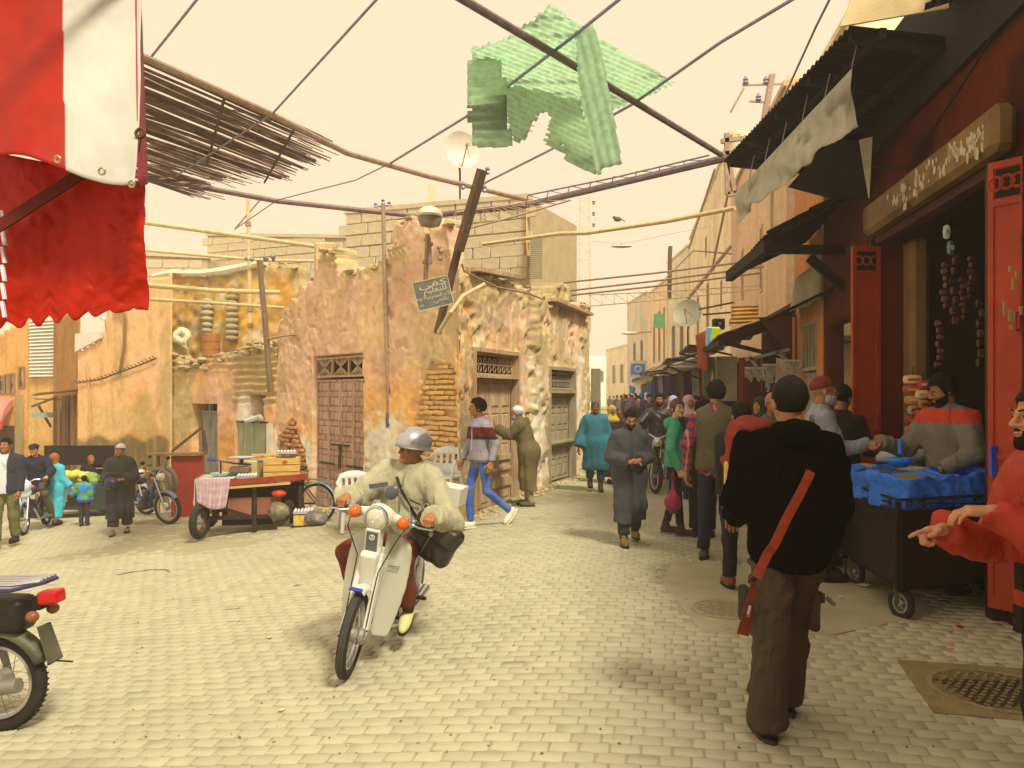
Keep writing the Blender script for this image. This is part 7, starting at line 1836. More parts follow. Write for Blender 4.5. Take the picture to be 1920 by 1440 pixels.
def shoulder_bag():
    x=empty('satchel',(0,0,0),0,'black leather shoulder bag hanging at the moped rider left side','bag');x.matrix_world=MM@Matrix.Translation((.30,.0,.90))@Matrix.Rotation(.36,4,'Y')@Matrix.Rotation(-.15,4,'Z')
    ml=mat('black_leather',(.028,.024,.020),.38,var=.3,vs=6,bump=.2,bs=12)
    def fn(P): return rbox(P,(0,0,-.03),(.18,.07,.14),.05)+folds(P,.020,8,5)-.010*np.sin(P[:,0]*9)
    sobj('bag_body',fn,(-.26,-.13,-.24),(.26,.13,.17),.014,ml,x)
    def ff(P): return np.maximum(rbox(P,(0,-.012,.045),(.185,.08,.085),.05)+folds(P,.018,8,5),0.03-P[:,2]*1-.09)
    sobj('flap',ff,(-.26,-.15,-.1),(.26,.13,.17),.013,ml,x)
    b=MB();b.box((.0,-.095,-.04),(.004,.01,.20));b.box((0,-.098,.02),(.03,.012,.03));b.build('zip_and_clasp',m_steel,x)
    b=MB();b.torus((-.17,0,.14),.02,.005,(0,1,0),12,5);b.build('ring',m_chrome,x,True)
shoulder_bag()
# generic small motorcycle / moped
def motorbike(label,loc,rot,lean=0,col=(.1,.1,.1),R=.29,nac=None,name='motorcycle',steer=0,white=None,shield=False,tank=True,spare=False,seat=True,group=None,tail=False):
    M=matrix_at(loc,rot,lean);e=empty(name,loc,0,label,'motorcycle' if name=='motorcycle' else 'moped',group);e.matrix_world=M
    mc=mat('paint_'+label[:12].replace(' ','_'),col,.35,var=.1,bump=.03);fz=.62;st=Matrix.Rotation(steer,3,'Z')
    fa=Vector((0,-fz,R));wheel(e,fa,R,.036,st@Vector((1,0,0)),16);wheel(e,(0,fz,R),R,.038,(1,0,0),18,hubr=.065)
    fender(e,fa,R+.045,.055,-.7,.9,white or m_chrome,'front_fender',.7);fender(e,(0,fz,R),R+.05,.065,-1.5,.6,white or mc,'rear_fender',.7)
    top=Vector((0,-fz+.22,R+.58))
    for s in(-1,1):
        b=MB();b.tube([fa+st@Vector((s*.07,0,0)),top+Vector((s*.07,0,0))],[.02,.018],8);b.build('fork_leg',m_chrome,e,True)
        b=MB();b.tube([(s*.10,fz,R),(s*.11,fz-.1,R+.36)],[.018,.026],8);b.build('shock_absorber',m_chrome,e,True)
        b=MB();b.tube([top+Vector((s*.03,.0,.06)),top+Vector((s*.16,.02,.13)),top+Vector((s*.34,.10,.11))],.012,7);b.build('handlebar',m_chrome,e,True)
        b=MB();b.tube([top+Vector((s*.24,.055,.12)),top+Vector((s*.36,.105,.11))],.018,7);b.build('grip',m_seatblk,e,True)
        b=MB();b.tube([top+Vector((s*.20,.03,.13)),top+Vector((s*.27,.0,.28))],.006,5);b.ball(top+Vector((s*.28,0,.31)),(.055,.015,.035),10,6);b.build('mirror',m_black,e,True)
        b=MB();b.ball(top+Vector((s*.15,-.06,.0)),(.032,.03,.032),10,7);b.build('indicator_lamp',mat('amber_lens',(0,0,0)),e,True)
    b=MB();c=top+Vector((0,-.09,.0));b.lathe(c+Vector((0,.06,0)),[(.03,0),(.075,.03),(.082,.10),(.075,.11)],18,(0,-1,0));b.build('headlamp_shell',m_chrome if nac is None else nac,e,True)
    b=MB();b.lathe(c+Vector((0,-.05,0)),[(.074,0),(.05,.02),(0,.028)],16,(0,-1,0));b.build('headlamp_glass',mat('lamp_lens',(0,0,0)),e,True)
    def sh(nm,fn,lo,hi,m,h=.025):
        V,F_=sdf_mesh(fn,lo,hi,h);return mesh_obj(nm,V,F_,m,e,True)
    sh('frame',lambda P:smin(rc(P,top+Vector((0,.02,0)),(0,-.12,.36),.035,.035),smin(rc(P,(0,-.12,.36),(0,.42,.62),.035,.03),rc(P,(0,-.1,.34),(0,fz,R),.03,.02),.03),.03),(-.12,-.55,.2),(.12,fz+.1,1.0),mc)
    if tank: sh('fuel_tank',lambda P:smin(ell(P,(0,-.16,.80),(.125,.22,.10)),ell(P,(0,-.05,.78),(.09,.2,.08)),.04),(-.18,-.45,.65),(.18,.25,.95),mc)
    if seat: sh('seat',lambda P:rbox(P,(0,.30,.78),(.12,.30,.05),.04),(-.16,-.05,.7),(.16,.65,.87),m_seatblk)
    b=MB();b.lathe((-.12,-.02,.34),[(.05,0),(.10,.03),(.11,.12),(.10,.21),(.05,.24)],12,(1,0,0))
    for i in range(6):b.box((0,-.10-.0*i,.42+.03*i),(.17-.01*i,.16,.012))
    b.tube([(0,-.08,.36),(0,-.12,.60)],.06,10);b.build('engine',m_engine,e)
    b=MB();b.tube([(.06,-.2,.45),(.12,-.12,.22),(.15,.3,.26),(.15,.85,.34)],[.022,.022,.04,.045],10);b.build('exhaust',m_chrome,e,True)
    if nac is not None: sh('front_cowl',lambda P:smin(ell(P,top+Vector((0,-.10,.03)),(.15,.10,.13)),ell(P,top+Vector((0,-.06,-.10)),(.13,.07,.12)),.04),(-.3,-.75,.6),(.3,-.1,1.15),nac)
    if tail:
        pass
    return e,M
# foreground moped at the left edge : rear end seen from the side
def fore_moped():
    c=gnd(-2,1370);M=matrix_at(c,-PI/2-.05,0)@Matrix.Translation((0,-.62,0))
    e=empty('moped',c,0,'black moped cut by the left edge with a red tail lamp and chrome rack','moped');e.matrix_world=M
    R=.305;mg=mat('grimy_green_grey',A(120,110,72,.95),.5,var=.35,vs=5,bump=.15,col2=A(70,70,45,.95));mdk=mat('dark_green_body',(.012,.013,.010),.5,var=.3,vs=5)
    wheel(e,(0,.62,R),R,.042,(1,0,0),24,hubr=.07,hubw=.13);wheel(e,(0,-.6,R),R,.036,(1,0,0),18)
    b=MB();
    for i in range(54):
        a=2*PI*i/54;b.box(Vector((0,.62+math.sin(a)*(R-.001),R+math.cos(a)*(R-.001))),(.05,.010,.006),Matrix.Rotation(-a,3,'X'))
    b.build('tread_blocks',m_tyre,e)
    fender(e,(0,.62,R),R+.05,.07,-1.15,.6,mg,'rear_fender',.8)
    b=MB();b.prism([(-.06,.90,.66),(.06,.90,.66),(.07,.975,.44),(-.07,.975,.44)],(0,.012,0));b.build('mudflap_plate',mg,e)
    b=MB();b.span((-.07,.975,.44),(.07,.98,.44),.012);b.span((0,.97,.44),(0,1.09,.435),.008);b.build('wire_stub',m_black,e)
    V,F_=sdf_mesh(lambda P:rbox(P,(0,.955,.835),(.055,.065,.042),.018,rotm('X',.12)),(-.1,.8,.7),(.1,1.1,1.0),.009)
    mesh_obj('tail_lamp',V,F_,mat('red_lens',A(205,25,20,.9),.18,bump=0,var=.05),e,True)
    b=MB();b.box((0,.885,.80),(.09,.05,.08));b.build('lamp_bracket',m_black,e)
    for s in(-1,1):
        b=MB();b.ball((s*.10,.90,.735),(.035,.04,.035),12,8);b.build('indicator_lamp',mat('dull_amber',A(150,85,40,.9),.3),e,True)
        b=MB();b.tube([(s*.10,.62,R),(s*.11,.5,.68)],[.02,.03],8);b.build('shock_absorber',m_steel,e,True)
        b=MB();b.span((s*.08,.62,R),(s*.09,.05,.34),.03,.05);b.build('swing_arm',mg,e)
    b=MB();b.tube([(.10,-.1,.22),(.14,.3,.25),(.15,.85,.34)],[.02,.04,.045],10);b.build('exhaust',m_steel,e,True)
    mb_=mat('blue_black_chrome',A(90,90,120,.9),.3,metal=.8)
    for x in(-.13,-.065,0,.065,.13):
        b=MB();b.tube([(x,.30,.915),(x,.80,.93),(x*.6,.93,.945)],.010,6);b.build('rack_bar',m_chrome,e,True)
    b=MB();b.tube([(-.14,.30,.90),(-.15,.80,.905),(-.06,.95,.935),(.06,.95,.935),(.15,.80,.905),(.14,.30,.90)],.013,7);b.tube([(.12,.6,.90),(.10,.62,.68)],.01,6);b.build('rack_frame',mb_,e,True)
    V,F_=sdf_mesh(lambda P:smin(rbox(P,(0,.52,.73),(.10,.30,.11),.05),rbox(P,(0,.1,.80),(.12,.28,.06),.05),.04)+folds(P,.004,6,2),(-.2,-.3,.5),(.2,.95,.95),.018);mesh_obj('tail_body',V,F_,mdk,e,True)
    V,F_=sdf_mesh(lambda P:smin(rc(P,(0,.1,.7),(0,-.1,.35),.06,.06),rc(P,(0,-.1,.35),(0,-.42,.95),.06,.04),.06),(-.2,-.6,.2),(.2,.3,1.1),.03);mesh_obj('frame',V,F_,mdk,e,True)
    b=MB();b.lathe((-.1,0,.3),[(.05,0),(.1,.04),(.1,.16),(.05,.2)],12,(1,0,0));b.build('engine',m_engine,e,True)
    b=MB();b.tube([(-.30,-.32,1.02),(-.14,-.42,1.0),(.14,-.42,1.0),(.30,-.32,1.02)],.013,7);b.build('handlebar',m_chrome,e,True);b=MB()
    for s in(-1,1):b.tube([(s*.06,-.42,.95),(s*.07,-.6,R)],.018,7)
    b.build('front_fork',m_chrome,e,True)
fore_moped()
# parked bikes at the red board
gl=gnd(313,983)
b1,_=motorbike('blue mopeds front one parked with its wheel towards us before the red board',gl+Vector((-.52,.30,0)),1.10,-.10,A(50,95,150,.95),R=.30,steer=.15,white=mat('blue_grey_fender',A(115,130,140,.95),.5,metal=.3),tank=False,name='moped')
b1['label']='blue moped parked in front with its wheel turned towards us before the red board'
gl2=gnd(272,965);b2,_=motorbike('second parked moped',gl2+Vector((-.50,.35,0)),1.0,-.05,A(110,120,125,.95),R=.30,steer=.2,white=mat('pale_grey_fender',A(190,185,165,.95),.5,metal=.3),tank=False,name='moped')
b2['label']='grey parked moped just behind and left of the blue parked moped'
e=empty('spare_tyre',(0,0,0),0,'loose old tyre hung over the parked mopeds beside the red board','tyre');c=at(299,905,gl.y+.2);e.location=c
MB().torus((0,0,0),.25,.045,(.35,1,.1),30,8).build('tyre',mat('dusty_tyre',A(125,108,75,.9),.9,bump=.3),e,True);MB().torus((.06,.12,.02),.25,.045,(.35,1,.1),30,8).build('second_tyre',mat('dusty_tyre',(0,0,0)),e,True)
# blue bicycle behind at left
def bicycle(label,loc,rot,lean,col,R=.33,ch=1,fcol=None):
    M=matrix_at(loc,rot,lean);e=empty('bicycle',loc,0,label,'bicycle');e.matrix_world=M;mc=mat('bike_'+label[:10].replace(' ','_'),col,.4,var=.15)
    wheel(e,(0,-.52,R),R,.02,(1,0,0),20,hubr=.02,hubw=.06);wheel(e,(0,.52,R),R,.02,(1,0,0),20,hubr=.02,hubw=.06)
    if fcol: fender(e,(0,.52,R),R+.03,.03,-1.7,.3,mat('fender_teal',fcol,.4),'rear_fender');fender(e,(0,-.52,R),R+.03,.03,-.4,1.2,mat('fender_teal',fcol,.4),'front_fender')
    bb=(0,.04,.30);st=(0,.18,.82);hd=(0,-.38,.84)
    for p,q,r in((bb,st,.016),(bb,hd,.018),((0,.15,.76),(0,-.37,.78),.016),(bb,(.05,.52,R),.01),(bb,(-.05,.52,R),.01),((.04,.16,.76),(.05,.52,R),.009),((-.04,.16,.76),(-.05,.52,R),.009),((.04,-.40,.72),(.045,-.52,R),.012),((-.04,-.40,.72),(-.045,-.52,R),.012)):
        MB().tube([p,q],r,7).build('frame_tube',mc,e,True)
    b=MB();b.tube([(-.28,-.22,.98),(-.15,-.34,1.0),(0,-.40,.95),(.15,-.34,1.0),(.28,-.22,.98)],.011,7);b.tube([(0,-.40,.95),hd],.014,7);b.build('handlebar',m_chrome,e,True)
    V,F_=sdf_mesh(lambda P:smin(ell(P,(0,.26,.90),(.10,.09,.035)),ell(P,(0,.12,.905),(.03,.13,.025)),.04),(-.15,-.05,.82),(.15,.4,1.0),.02);mesh_obj('saddle',V,F_,m_seatblk,e,True)
    b=MB();b.tube([(.07,.04,.30),(.07,.10,.16)],.009,6);b.tube([(-.07,.04,.30),(-.07,-.02,.44)],.009,6);b.box((.11,.10,.16),(.09,.07,.02));b.box((-.11,-.02,.44),(.09,.07,.02));b.lathe((.045,.04,.30),[(.09,0),(.09,.004)],18,(1,0,0));b.build('crank',m_steel,e)
    b=MB()
    for x in(-.06,0,.06):b.span((x,.3,.72),(x,.72,.72),.01)
    b.span((-.06,.72,.72),(.06,.72,.72),.01);b.span((.06,.6,.72),(.06,.52,R),.008);b.span((-.06,.6,.72),(-.06,.52,R),.008);b.build('carrier',m_steel,e)
    return e
bicycle('black bicycle with a teal mudguard standing behind the egg cart',gnd(560,985)+Vector((-.25,.35,0)),PI/2-.25+PI,.06,(.02,.02,.018),fcol=A(95,150,130,.9))
bicycle('pale blue bicycle standing behind the turbaned man at the left',gnd(190,962)+Vector((0,.2,0)),.5,.08,A(70,110,170,.9),R=.33)
# ================= PEOPLE =================
def cl(n,r,g,b,k=1.0,**kw):
    kw.setdefault('bump',.22);kw.setdefault('sub',7);kw.setdefault('bs',45);kw.setdefault('var',.12);kw.setdefault('vs',6);return mat(n,A(r,g,b,k),.9,**kw)
walkL=dict(kL=(.10,-.20,.51),aL=(.09,-.26,.10),kR=(-.10,.02,.50),aR=(-.09,.22,.16),wL=(.23,.12,.90),wR=(-.23,-.16,.90),eR=(-.215,.0,1.13),eL=(.215,.10,1.14))
walkR={('k'+{'L':'R','R':'L'}[k[1]] if k[0]=='k' else k[0]+{'L':'R','R':'L'}[k[1]]):(-v[0],v[1],v[2]) for k,v in walkL.items()}
def sc(d,sx=.6): # gentler stride
    return {k:(v[0],v[1]*sx,v[2]) for k,v in d.items()}
# -- sweater youth
def sweater(V):
    z=V[:,2]/(1.68/1.75)
    C=np.ones((len(V),3))*np.array(A(165,152,138,1));red=np.array(A(120,28,32,1));nv=np.array(A(50,35,40,1))
    hi=z>1.30;C[hi]=red;C[(z>1.255)&(z<=1.30)]=nv
    for a,b in((.90,.912),(.925,.937),(.95,.962)):C[(z>a)&(z<b)]=nv
    C[(np.abs(V[:,0])<.012)&(V[:,1]<0)&(z>1.1)]=np.array(A(215,205,190,1));C[z>1.43]=np.array(A(185,175,165,1));return C
g,H=place(900,990,747)
B_,J_,S_=person('young man in a red and grey striped sweater and blue jeans striding left',g,H,-1.0,dict(kR=(-.09,-.12,.51),aR=(-.08,-.10,.085),kL=(.08,.06,.50),aL=(.09,.42,.22),eR=(-.25,-.02,1.13),wR=(-.24,-.14,.90),eL=(.24,.10,1.14),wL=(.26,.02,.90)),lean=.04,yaw=-.35,tone='b',h=.012,
  outfit=[('jacket',mat('striped_knit',(0,0,0),.95,var=.06,vs=20,bump=.25,bs=70,attr=True,sub=7),dict(g=.012,f=.009,hem=.90,col=sweater,trim=.01)),('trousers',cl('faded_jeans',45,85,150,.95,col2=A(95,125,165,.95),vs=4),dict(g=-.004,f=.008,upto=1.0)),('shoes',cl('cream_pointed_slipper',238,225,170),dict(dirL=(0,-.75,-.9),solem=cl('cream_pointed_slipper',0,0,0)))],hands=('relax','relax'),hair=(.022,m_hair,.070))
# -- leaning old man
g,H=place(992,948,768);H*=1.06
person('stooped old man in an olive djellaba and white cap leaning on the wooden door',g,H,-PI/2-.25,dict(eL=(.20,-.30,1.22),wL=(.12,-.56,1.33),eR=(-.2,-.26,1.20),wR=(-.10,-.52,1.22),kL=(.1,.0,.5),aL=(.11,.06,.09),kR=(-.1,-.06,.5),aR=(-.11,-.05,.09)),lean=.30,yaw=.1,pitch=.05,tone='b',h=.014,
  outfit=[('robe',cl('olive_djellaba',120,100,58,1,bump=.4),dict(hem=.27,w=.175,hood=1,flare=.02,g=.03,f=.014)),('trousers',cl('olive_djellaba',0,0,0),dict(g=.0,upto=.9)),('socks',cl('tan_sock',170,150,100),dict(len=.22)),('shoes',cl('olive_slipper',115,100,60),dict())],hands=('flat','flat'),hdir=(((0,-.25,1),(0,-1,-.2),(-1,0,0)),((0,-.6,.8),(0,-1,-.2),(1,0,0))),headwear=('cap',cl('white_cap',240,228,195),.045),hair=(.006,cl('white_hair',200,190,170),.04),beard=(.005,cl('white_hair',0,0,0)))
# -- teal djellaba
g,H=place(1116,921,752)
person('man in a teal hooded djellaba walking towards us past the far door',g,H,.05,sc(walkL,.35)|dict(wL=(.30,-.02,.88),wR=(-.33,-.05,.86),eL=(.27,.02,1.12),eR=(-.29,.02,1.1)),tone='c',h=.018,
  outfit=[('robe',cl('teal_cloth',50,118,118,1),dict(hem=.42,w=.185,hood=1,flare=.045,g=.025,f=.016)),('trousers',cl('dark_teal_cloth',38,85,82,1),dict(g=.03,upto=.75,bell=.0)),('shoes',cl('brown_boot',110,80,50),dict(boot=.10))],hair=(.008,cl('grey_cropped',90,80,70),.060))
g,H=place(1147,906,760)
person('woman in a yellow headscarf and dark brown robe behind the man in teal',g,H,.25,sc(walkR,.3),tone='b',h=.022,outfit=[('robe',cl('dark_brown_robe',62,42,35),dict(hem=.15,w=.16,f=.012)),('shoes',cl('black_shoe',35,28,25),{})],headwear=('hijab',cl('mustard_scarf',222,185,60)))
g,H=place(1160,893,764)
person('man in dark clothes with grey hair just behind the yellow headscarf',g,H,0,tone='c',h=.026,outfit=[('jacket',cl('charcoal_jacket',55,48,48),{}),('trousers',cl('charcoal_trousers',45,40,40),{}),('shoes',cl('black_shoe',0,0,0),{})],hair=(.010,cl('grey_cropped',0,0,0)))
# -- grey djellaba man looking at his hands
g,H=place(1180,1018,767);H*=1.0
def gdj(V):
    C=np.ones((len(V),3))*np.array(A(74,72,65,1.1));C[(np.abs(V[:,0])<.018)&(V[:,1]<0)&(V[:,2]>.55)]*=.72
    return C
person('bearded man in a long slate grey djellaba looking down at his hands',g,H,.08,dict(kL=(.10,-.02,.5),aL=(.11,.16,.13),kR=(-.10,-.10,.5),aR=(-.12,-.20,.09),eL=(.26,-.02,1.12),wL=(.065,-.28,1.10),eR=(-.26,-.02,1.12),wR=(-.06,-.28,1.08)),lean=.05,pitch=.42,tone='b',h=.0125,
  outfit=[('robe',mat('slate_djellaba',(0,0,0),.9,var=.12,vs=6,bump=.25,bs=45,attr=True,sub=7),dict(hem=.29,w=.165,flare=.018,g=.022,f=.018,col=gdj,k=.10)),('trousers',cl('dark_slate',50,49,48),dict(g=.022,upto=.88,bell=.01)),('socks',cl('dark_sock',60,50,45),dict(len=.14)),('shoes',cl('tan_shoe',150,112,55),dict(boot=.03))],hands=('relax','relax'),hdir=(((-.8,-.3,.1),(0,0,-1),(0,-1,.3)),((.8,-.35,.1),(0,0,-1),(0,-1,.3))),hair=(.005,m_hair,.062),beard=(.003,m_hair))
o=tag(MB().box(J_['neck'],(.01,.01,.01)).build('phone',m_black,None),'x','x') if False else None
# -- motorcycle with leather jacket man
gl3=gnd(1229,925)
mk,Mk=motorbike('dark motorcycle ridden by the man in the leather jacket in the crowd',gl3+Vector((.10,.62,0)),-.18+.0,0.05,(.03,.03,.035),R=.30,steer=.35,white=m_seatblk)
Bp,_,_=person('man in a black leather jacket astride the dark motorcycle',(0,0,0),1.78,0,dict(pel=(0,.24,.90),wL=(.33,-.28,1.05),wR=(-.33,-.28,1.05),eL=(.34,.06,1.12),eR=(-.34,.06,1.12),hL=(.1,.2,.88),hR=(-.1,.2,.88),kL=(.22,-.2,.72),kR=(-.22,-.2,.72),aL=(.26,.05,.30),aR=(-.26,.05,.30)),lean=.02,tone='b',h=.018,
  outfit=[('jacket',mat('black_leather_jacket',(.022,.02,.02),.4,var=.3,vs=8,bump=.25,bs=20,sub=8),dict(g=.02,f=.014)),('trousers',cl('dark_blue_jeans',42,52,72),dict(g=.006)),('shoes',cl('black_shoe',0,0,0),{})],hands=('fist','fist'),hair=(.014,m_hair,.065),beard=(.0035,m_hair));Bp.matrix_world=Mk
# -- green hoodie woman
g,H=place(1268,1003,748)
person('woman in a green hooded jacket and dark trousers turning her face towards us',g,H,PI/2-.25,dict(eR=(-.24,.06,1.12),wR=(-.25,-.05,.86),eL=(.24,-.02,1.13),wL=(.26,-.04,.88),kL=(.1,.05,.5),aL=(.12,.14,.09),kR=(-.1,-.02,.5),aR=(-.1,-.06,.09)),yaw=-.95,leanx=0,tone='d',h=.0125,
  outfit=[('jacket',cl('sea_green_fleece',72,165,110,1),dict(g=.016,f=.010,hem=.88,hood=1,trim=.0)),('scarf',cl('navy_scarf',30,30,55),{}),('trousers',cl('black_leggings',28,26,36),dict(g=-.002,upto=.86,f=.008)),('socks',cl('skin_sock',170,120,80),dict(len=.12,g=-.01)),('shoes',cl('maroon_walking_boot',88,45,45),dict(boot=.05,solem=cl('grey_sole',150,120,110)))],hands=('relax','fist'),hair=(.014,m_hairb,.062,'bun'))
q=MB();c=g
# pink shopping bag hanging from her hand
e=empty('shopping_bag',tuple(at(1262,925,g.y-.22)),0,'pink plastic shopping bag hanging from the hand of the woman in green','bag')
sobj('bag_body',lambda P:np.maximum(smin(ell(P,(0,0,-.12),(.095,.07,.12)),rc(P,(0,0,-.05),(0,0,.12),.05,.012),.05)+folds(P,.012,16,3,(1,1,.4)),-9),(-.15,-.12,-.28),(.15,.12,.18),.012,mat('pink_plastic',A(205,60,95,1),.35,var=.15,bump=.3,bs=25,trans=.3),e)
b=MB();b.tube([(0,0,.1),(-.015,0,.19),(.0,0,.25)],.007,5);b.tube([(0,0,.1),(.015,0,.19),(.0,0,.25)],.007,5);b.build('handles',mat('pink_plastic',(0,0,0)),e)
# -- vest man from behind
def plaid(V):
    C=np.ones((len(V),3))*np.array(A(150,45,38,1));f=np.sin(V[:,2]*70);C[f>.6]=np.array(A(62,40,92,1));C[np.sin((V[:,0]+V[:,1])*80)>.8]=np.array(A(196,120,90,1));return C
g,H=place(1342,1050,714)
person('man in an olive quilted vest over a red plaid shirt seen from behind',g,H,PI-.35,dict(kL=(.10,.0,.5),aL=(.12,-.02,.09),kR=(-.1,.03,.5),aR=(-.15,.08,.09),eL=(.27,.03,1.12),wL=(.28,.0,.86),eR=(-.26,.0,1.13),wR=(-.25,-.08,.88)),yaw=.2,tone='b',h=.0125,
  outfit=[('jacket',mat('red_plaid',(0,0,0),.9,var=.08,bump=.2,attr=True,sub=7),dict(g=.010,f=.012,hem=.82,col=plaid,nm='shirt')),('vest',cl('olive_quilted',92,80,48),dict(g=.034,hem=.88)),('trousers',cl('ink_jeans',34,32,46),dict(g=.008,upto=1,f=.012)),('shoes',cl('grey_brown_trainer',92,78,66),dict())],hair=(.020,m_hair,.06))
b=MB()
# vest hood
# -- orange rucksack walker
g,H=place(1396,1108,752)
Br,Jr,Sr=person('walker in dark clothes and brown boots hidden behind a big orange rucksack',g,H,PI+.1,sc(walkL,.5),lean=.12,tone='b',h=.018,outfit=[('jacket',cl('black_coat',28,24,24),dict(g=.03,hem=.7)),('trousers',cl('black_trousers',26,22,22),dict(g=.01)),('shoes',cl('rust_boot',130,70,40),dict(boot=.06))],headwear=('cap',cl('black_cap',25,22,22),.03),hair=(.012,m_hair))
e=empty('rucksack',(g.x-.06,g.y-.32,g.z+1.28*H/1.75),0,'bulky rust orange rucksack on the back of the walker beside the man in black','rucksack')
mo=cl('rust_orange_nylon',150,42,20,1,bump=.35,bs=16,vs=4)
sobj('pack',lambda P:smin(rbox(P,(0,0,-.02),(.185,.13,.22),.08),ell(P,(0,-.01,.21),(.165,.13,.12)),.03)+folds(P,.022,9,8,(1,1,.8))+.006*np.sin(P[:,2]*30),(-.3,-.25,-.35),(.3,.25,.42),.014,mo,e)
sobj('top_lid',lambda P:ell(P,(.03,-.02,.23),(.17,.15,.085))+folds(P,.012,10,3),(-.25,-.25,.08),(.3,.2,.38),.014,mo,e)
sobj('side_pocket',lambda P:ell(P,(.19,-.02,-.08),(.06,.09,.12))+folds(P,.01,12,3),(.05,-.2,-.3),(.32,.2,.12),.015,mo,e)
for x in(-.07,.07):
    b=MB();b.span((x,-.155,-.18),(x,-.165,.2),.025,.006);b.build('compression_strap',cl('red_webbing',215,70,35),e)
e2=empty('yellow_pouch',(g.x-.24,g.y-.36,g.z+1.12*H/1.75),0,'small pale yellow pouch hanging from the rust orange rucksack','pouch');sobj('pouch',lambda P:rbox(P,(0,0,0),(.035,.03,.10),.025)+folds(P,.006,20,3),(-.08,-.08,-.15),(.08,.08,.15),.012,cl('pale_yellow',228,180,90),e2)
# -- man in black, foreground
g,H=place(1478,1385,697);H=1.80
mblk=mat('black_softshell',(.0018,.0016,.0018),1,var=.3,vs=6,bump=.25,bs=30,spec=.02,sub=5);mcargo=cl('brown_cargo_cotton',78,58,34,1,bump=.3,bs=40,vs=5)
Bk,Jk,Sk=person('man in a black hooded jacket and brown cargo trousers seen from behind',(g.x+.03,g.y+.06,g.z),H,PI+.06,dict(kL=(.10,-.08,.51),aL=(.08,-.30,.10),kR=(-.10,-.10,.50),aR=(-.10,.10,.10),eL=(.27,.02,1.13),wL=(.27,-.12,.92),eR=(-.28,.0,1.13),wR=(-.30,-.08,.90)) if False else dict(kL=(.10,.02,.50),aL=(.13,.04,.09),kR=(-.10,-.22,.52),aR=(-.08,-.25,.10),eL=(.225,-.02,1.13),wL=(.19,-.24,1.04),eR=(-.225,.0,1.13),wR=(-.235,-.12,.90)),
  tone='b',h=.011,outfit=[('jacket',mblk,dict(g=.034,f=.018,hem=.80,hood=1,ag=.004,hz=.035,ch=.02)),('trousers',mcargo,dict(g=.028,f=.016,bell=.024,end=.045,top=-.09)),('shoes',mat('black_polished_shoe',(.012,.01,.01),.3),dict(solem=m_seatblk)),
   ('strap',mat('rust_strap',A(158,52,14,1),.8,bump=.3),dict(a=(-.04,.10,1.30),b=(.215,.13,.80),w=.046,dir=(0,1,0)))],hands=('relax','relax'),hair=(.010,m_hair,.062))
# cargo pockets
def pocket(sx,z,y,parent,s):
    return sobj('cargo_pocket',lambda P:rbox(P,(sx*.188,y,z),(.026,.07,.105),.024)+folds(P,.006,14,3),(sx*.2-.07,y-.14,z-.16),(sx*.2+.07,y+.14,z+.16),.012,mcargo,parent)
for sx,yy in((1,.02),(-1,-.14)):
    o=pocket(sx*.92,.585,yy,Bk,1);b=MB();b.box((sx*.205,yy,.66),(.016,.14,.05));b.build('pocket_flap',mcargo,o)
    b=MB();b.span((sx*.23,yy+.05,.66),(sx*.255,yy+.09,.63),.012,.02);b.build('cord_toggle',m_steel,o)
# his bag hangs low on the left
e=empty('messenger_bag',(g.x-.20,g.y+.02,g.z+.62),0,'rust orange strap end with a black bag hanging low beside the man in black','bag')
b=MB();b.span((.06,.0,.22),(.015,-.02,.05),.046,.010,(0,1,0));b.span((.02,-.02,.06),(-.02,-.0,-.11),.06,.010,(0,1,0));b.build('strap_tail',mat('dark_rust_strap',A(125,42,12),.85),e);b=MB();b.box((.045,-.01,.17),(.055,.02,.03));b.build('buckle',m_black,e,bevel=.01)
sobj('bag_body',lambda P:rbox(P,(.06,.14,.0),(.05,.09,.10),.03)+folds(P,.008,10,2),(-.25,-.1,-.2),(.05,.3,.16),.016,mat('black_canvas',(.012,.009,.008),.85,bump=.2),e)
# -- faces between
g2,H2=gnd(1450,1020),0
def stand(px,pyh,Y,H,*a,**k):
    """stand a person at depth Y so that the head top shows at pyh"""
    x=(px-CX)/FPX*Y;z=gz(x);H_=EYE+(HY-pyh)/FPX*Y-z
    return person(*((a[0],(x,Y,z),H_)+a[1:]),**k)
stand(1448,735,8.6,0,'bald man in sunglasses facing us between the rucksack and the man in black',.1,tone='b',h=.016,glasses=True,outfit=[('jacket',cl('khaki_jacket',110,95,60),{}),('trousers',cl('dark_trousers',50,42,40),{}),('shoes',cl('black_shoe',0,0,0),{})])
stand(1426,744,10.5,0,'person in a dark raised hood beside the bald man',-.9,tone='a',h=.02,outfit=[('jacket',cl('dark_olive_coat',62,55,38),{}),('trousers',cl('dark_trousers',0,0,0),{}),('shoes',cl('black_shoe',0,0,0),{})],headwear=('hood',cl('dark_olive_coat',0,0,0)))
stand(1317,752,9.6,0,'person with a black cap and coat half hidden behind the olive vest',PI-.4,tone='c',h=.018,outfit=[('jacket',cl('black_coat',0,0,0),{}),('trousers',cl('black_trousers',0,0,0),{}),('shoes',cl('black_shoe',0,0,0),{})],hair=(.026,m_hair,.045))
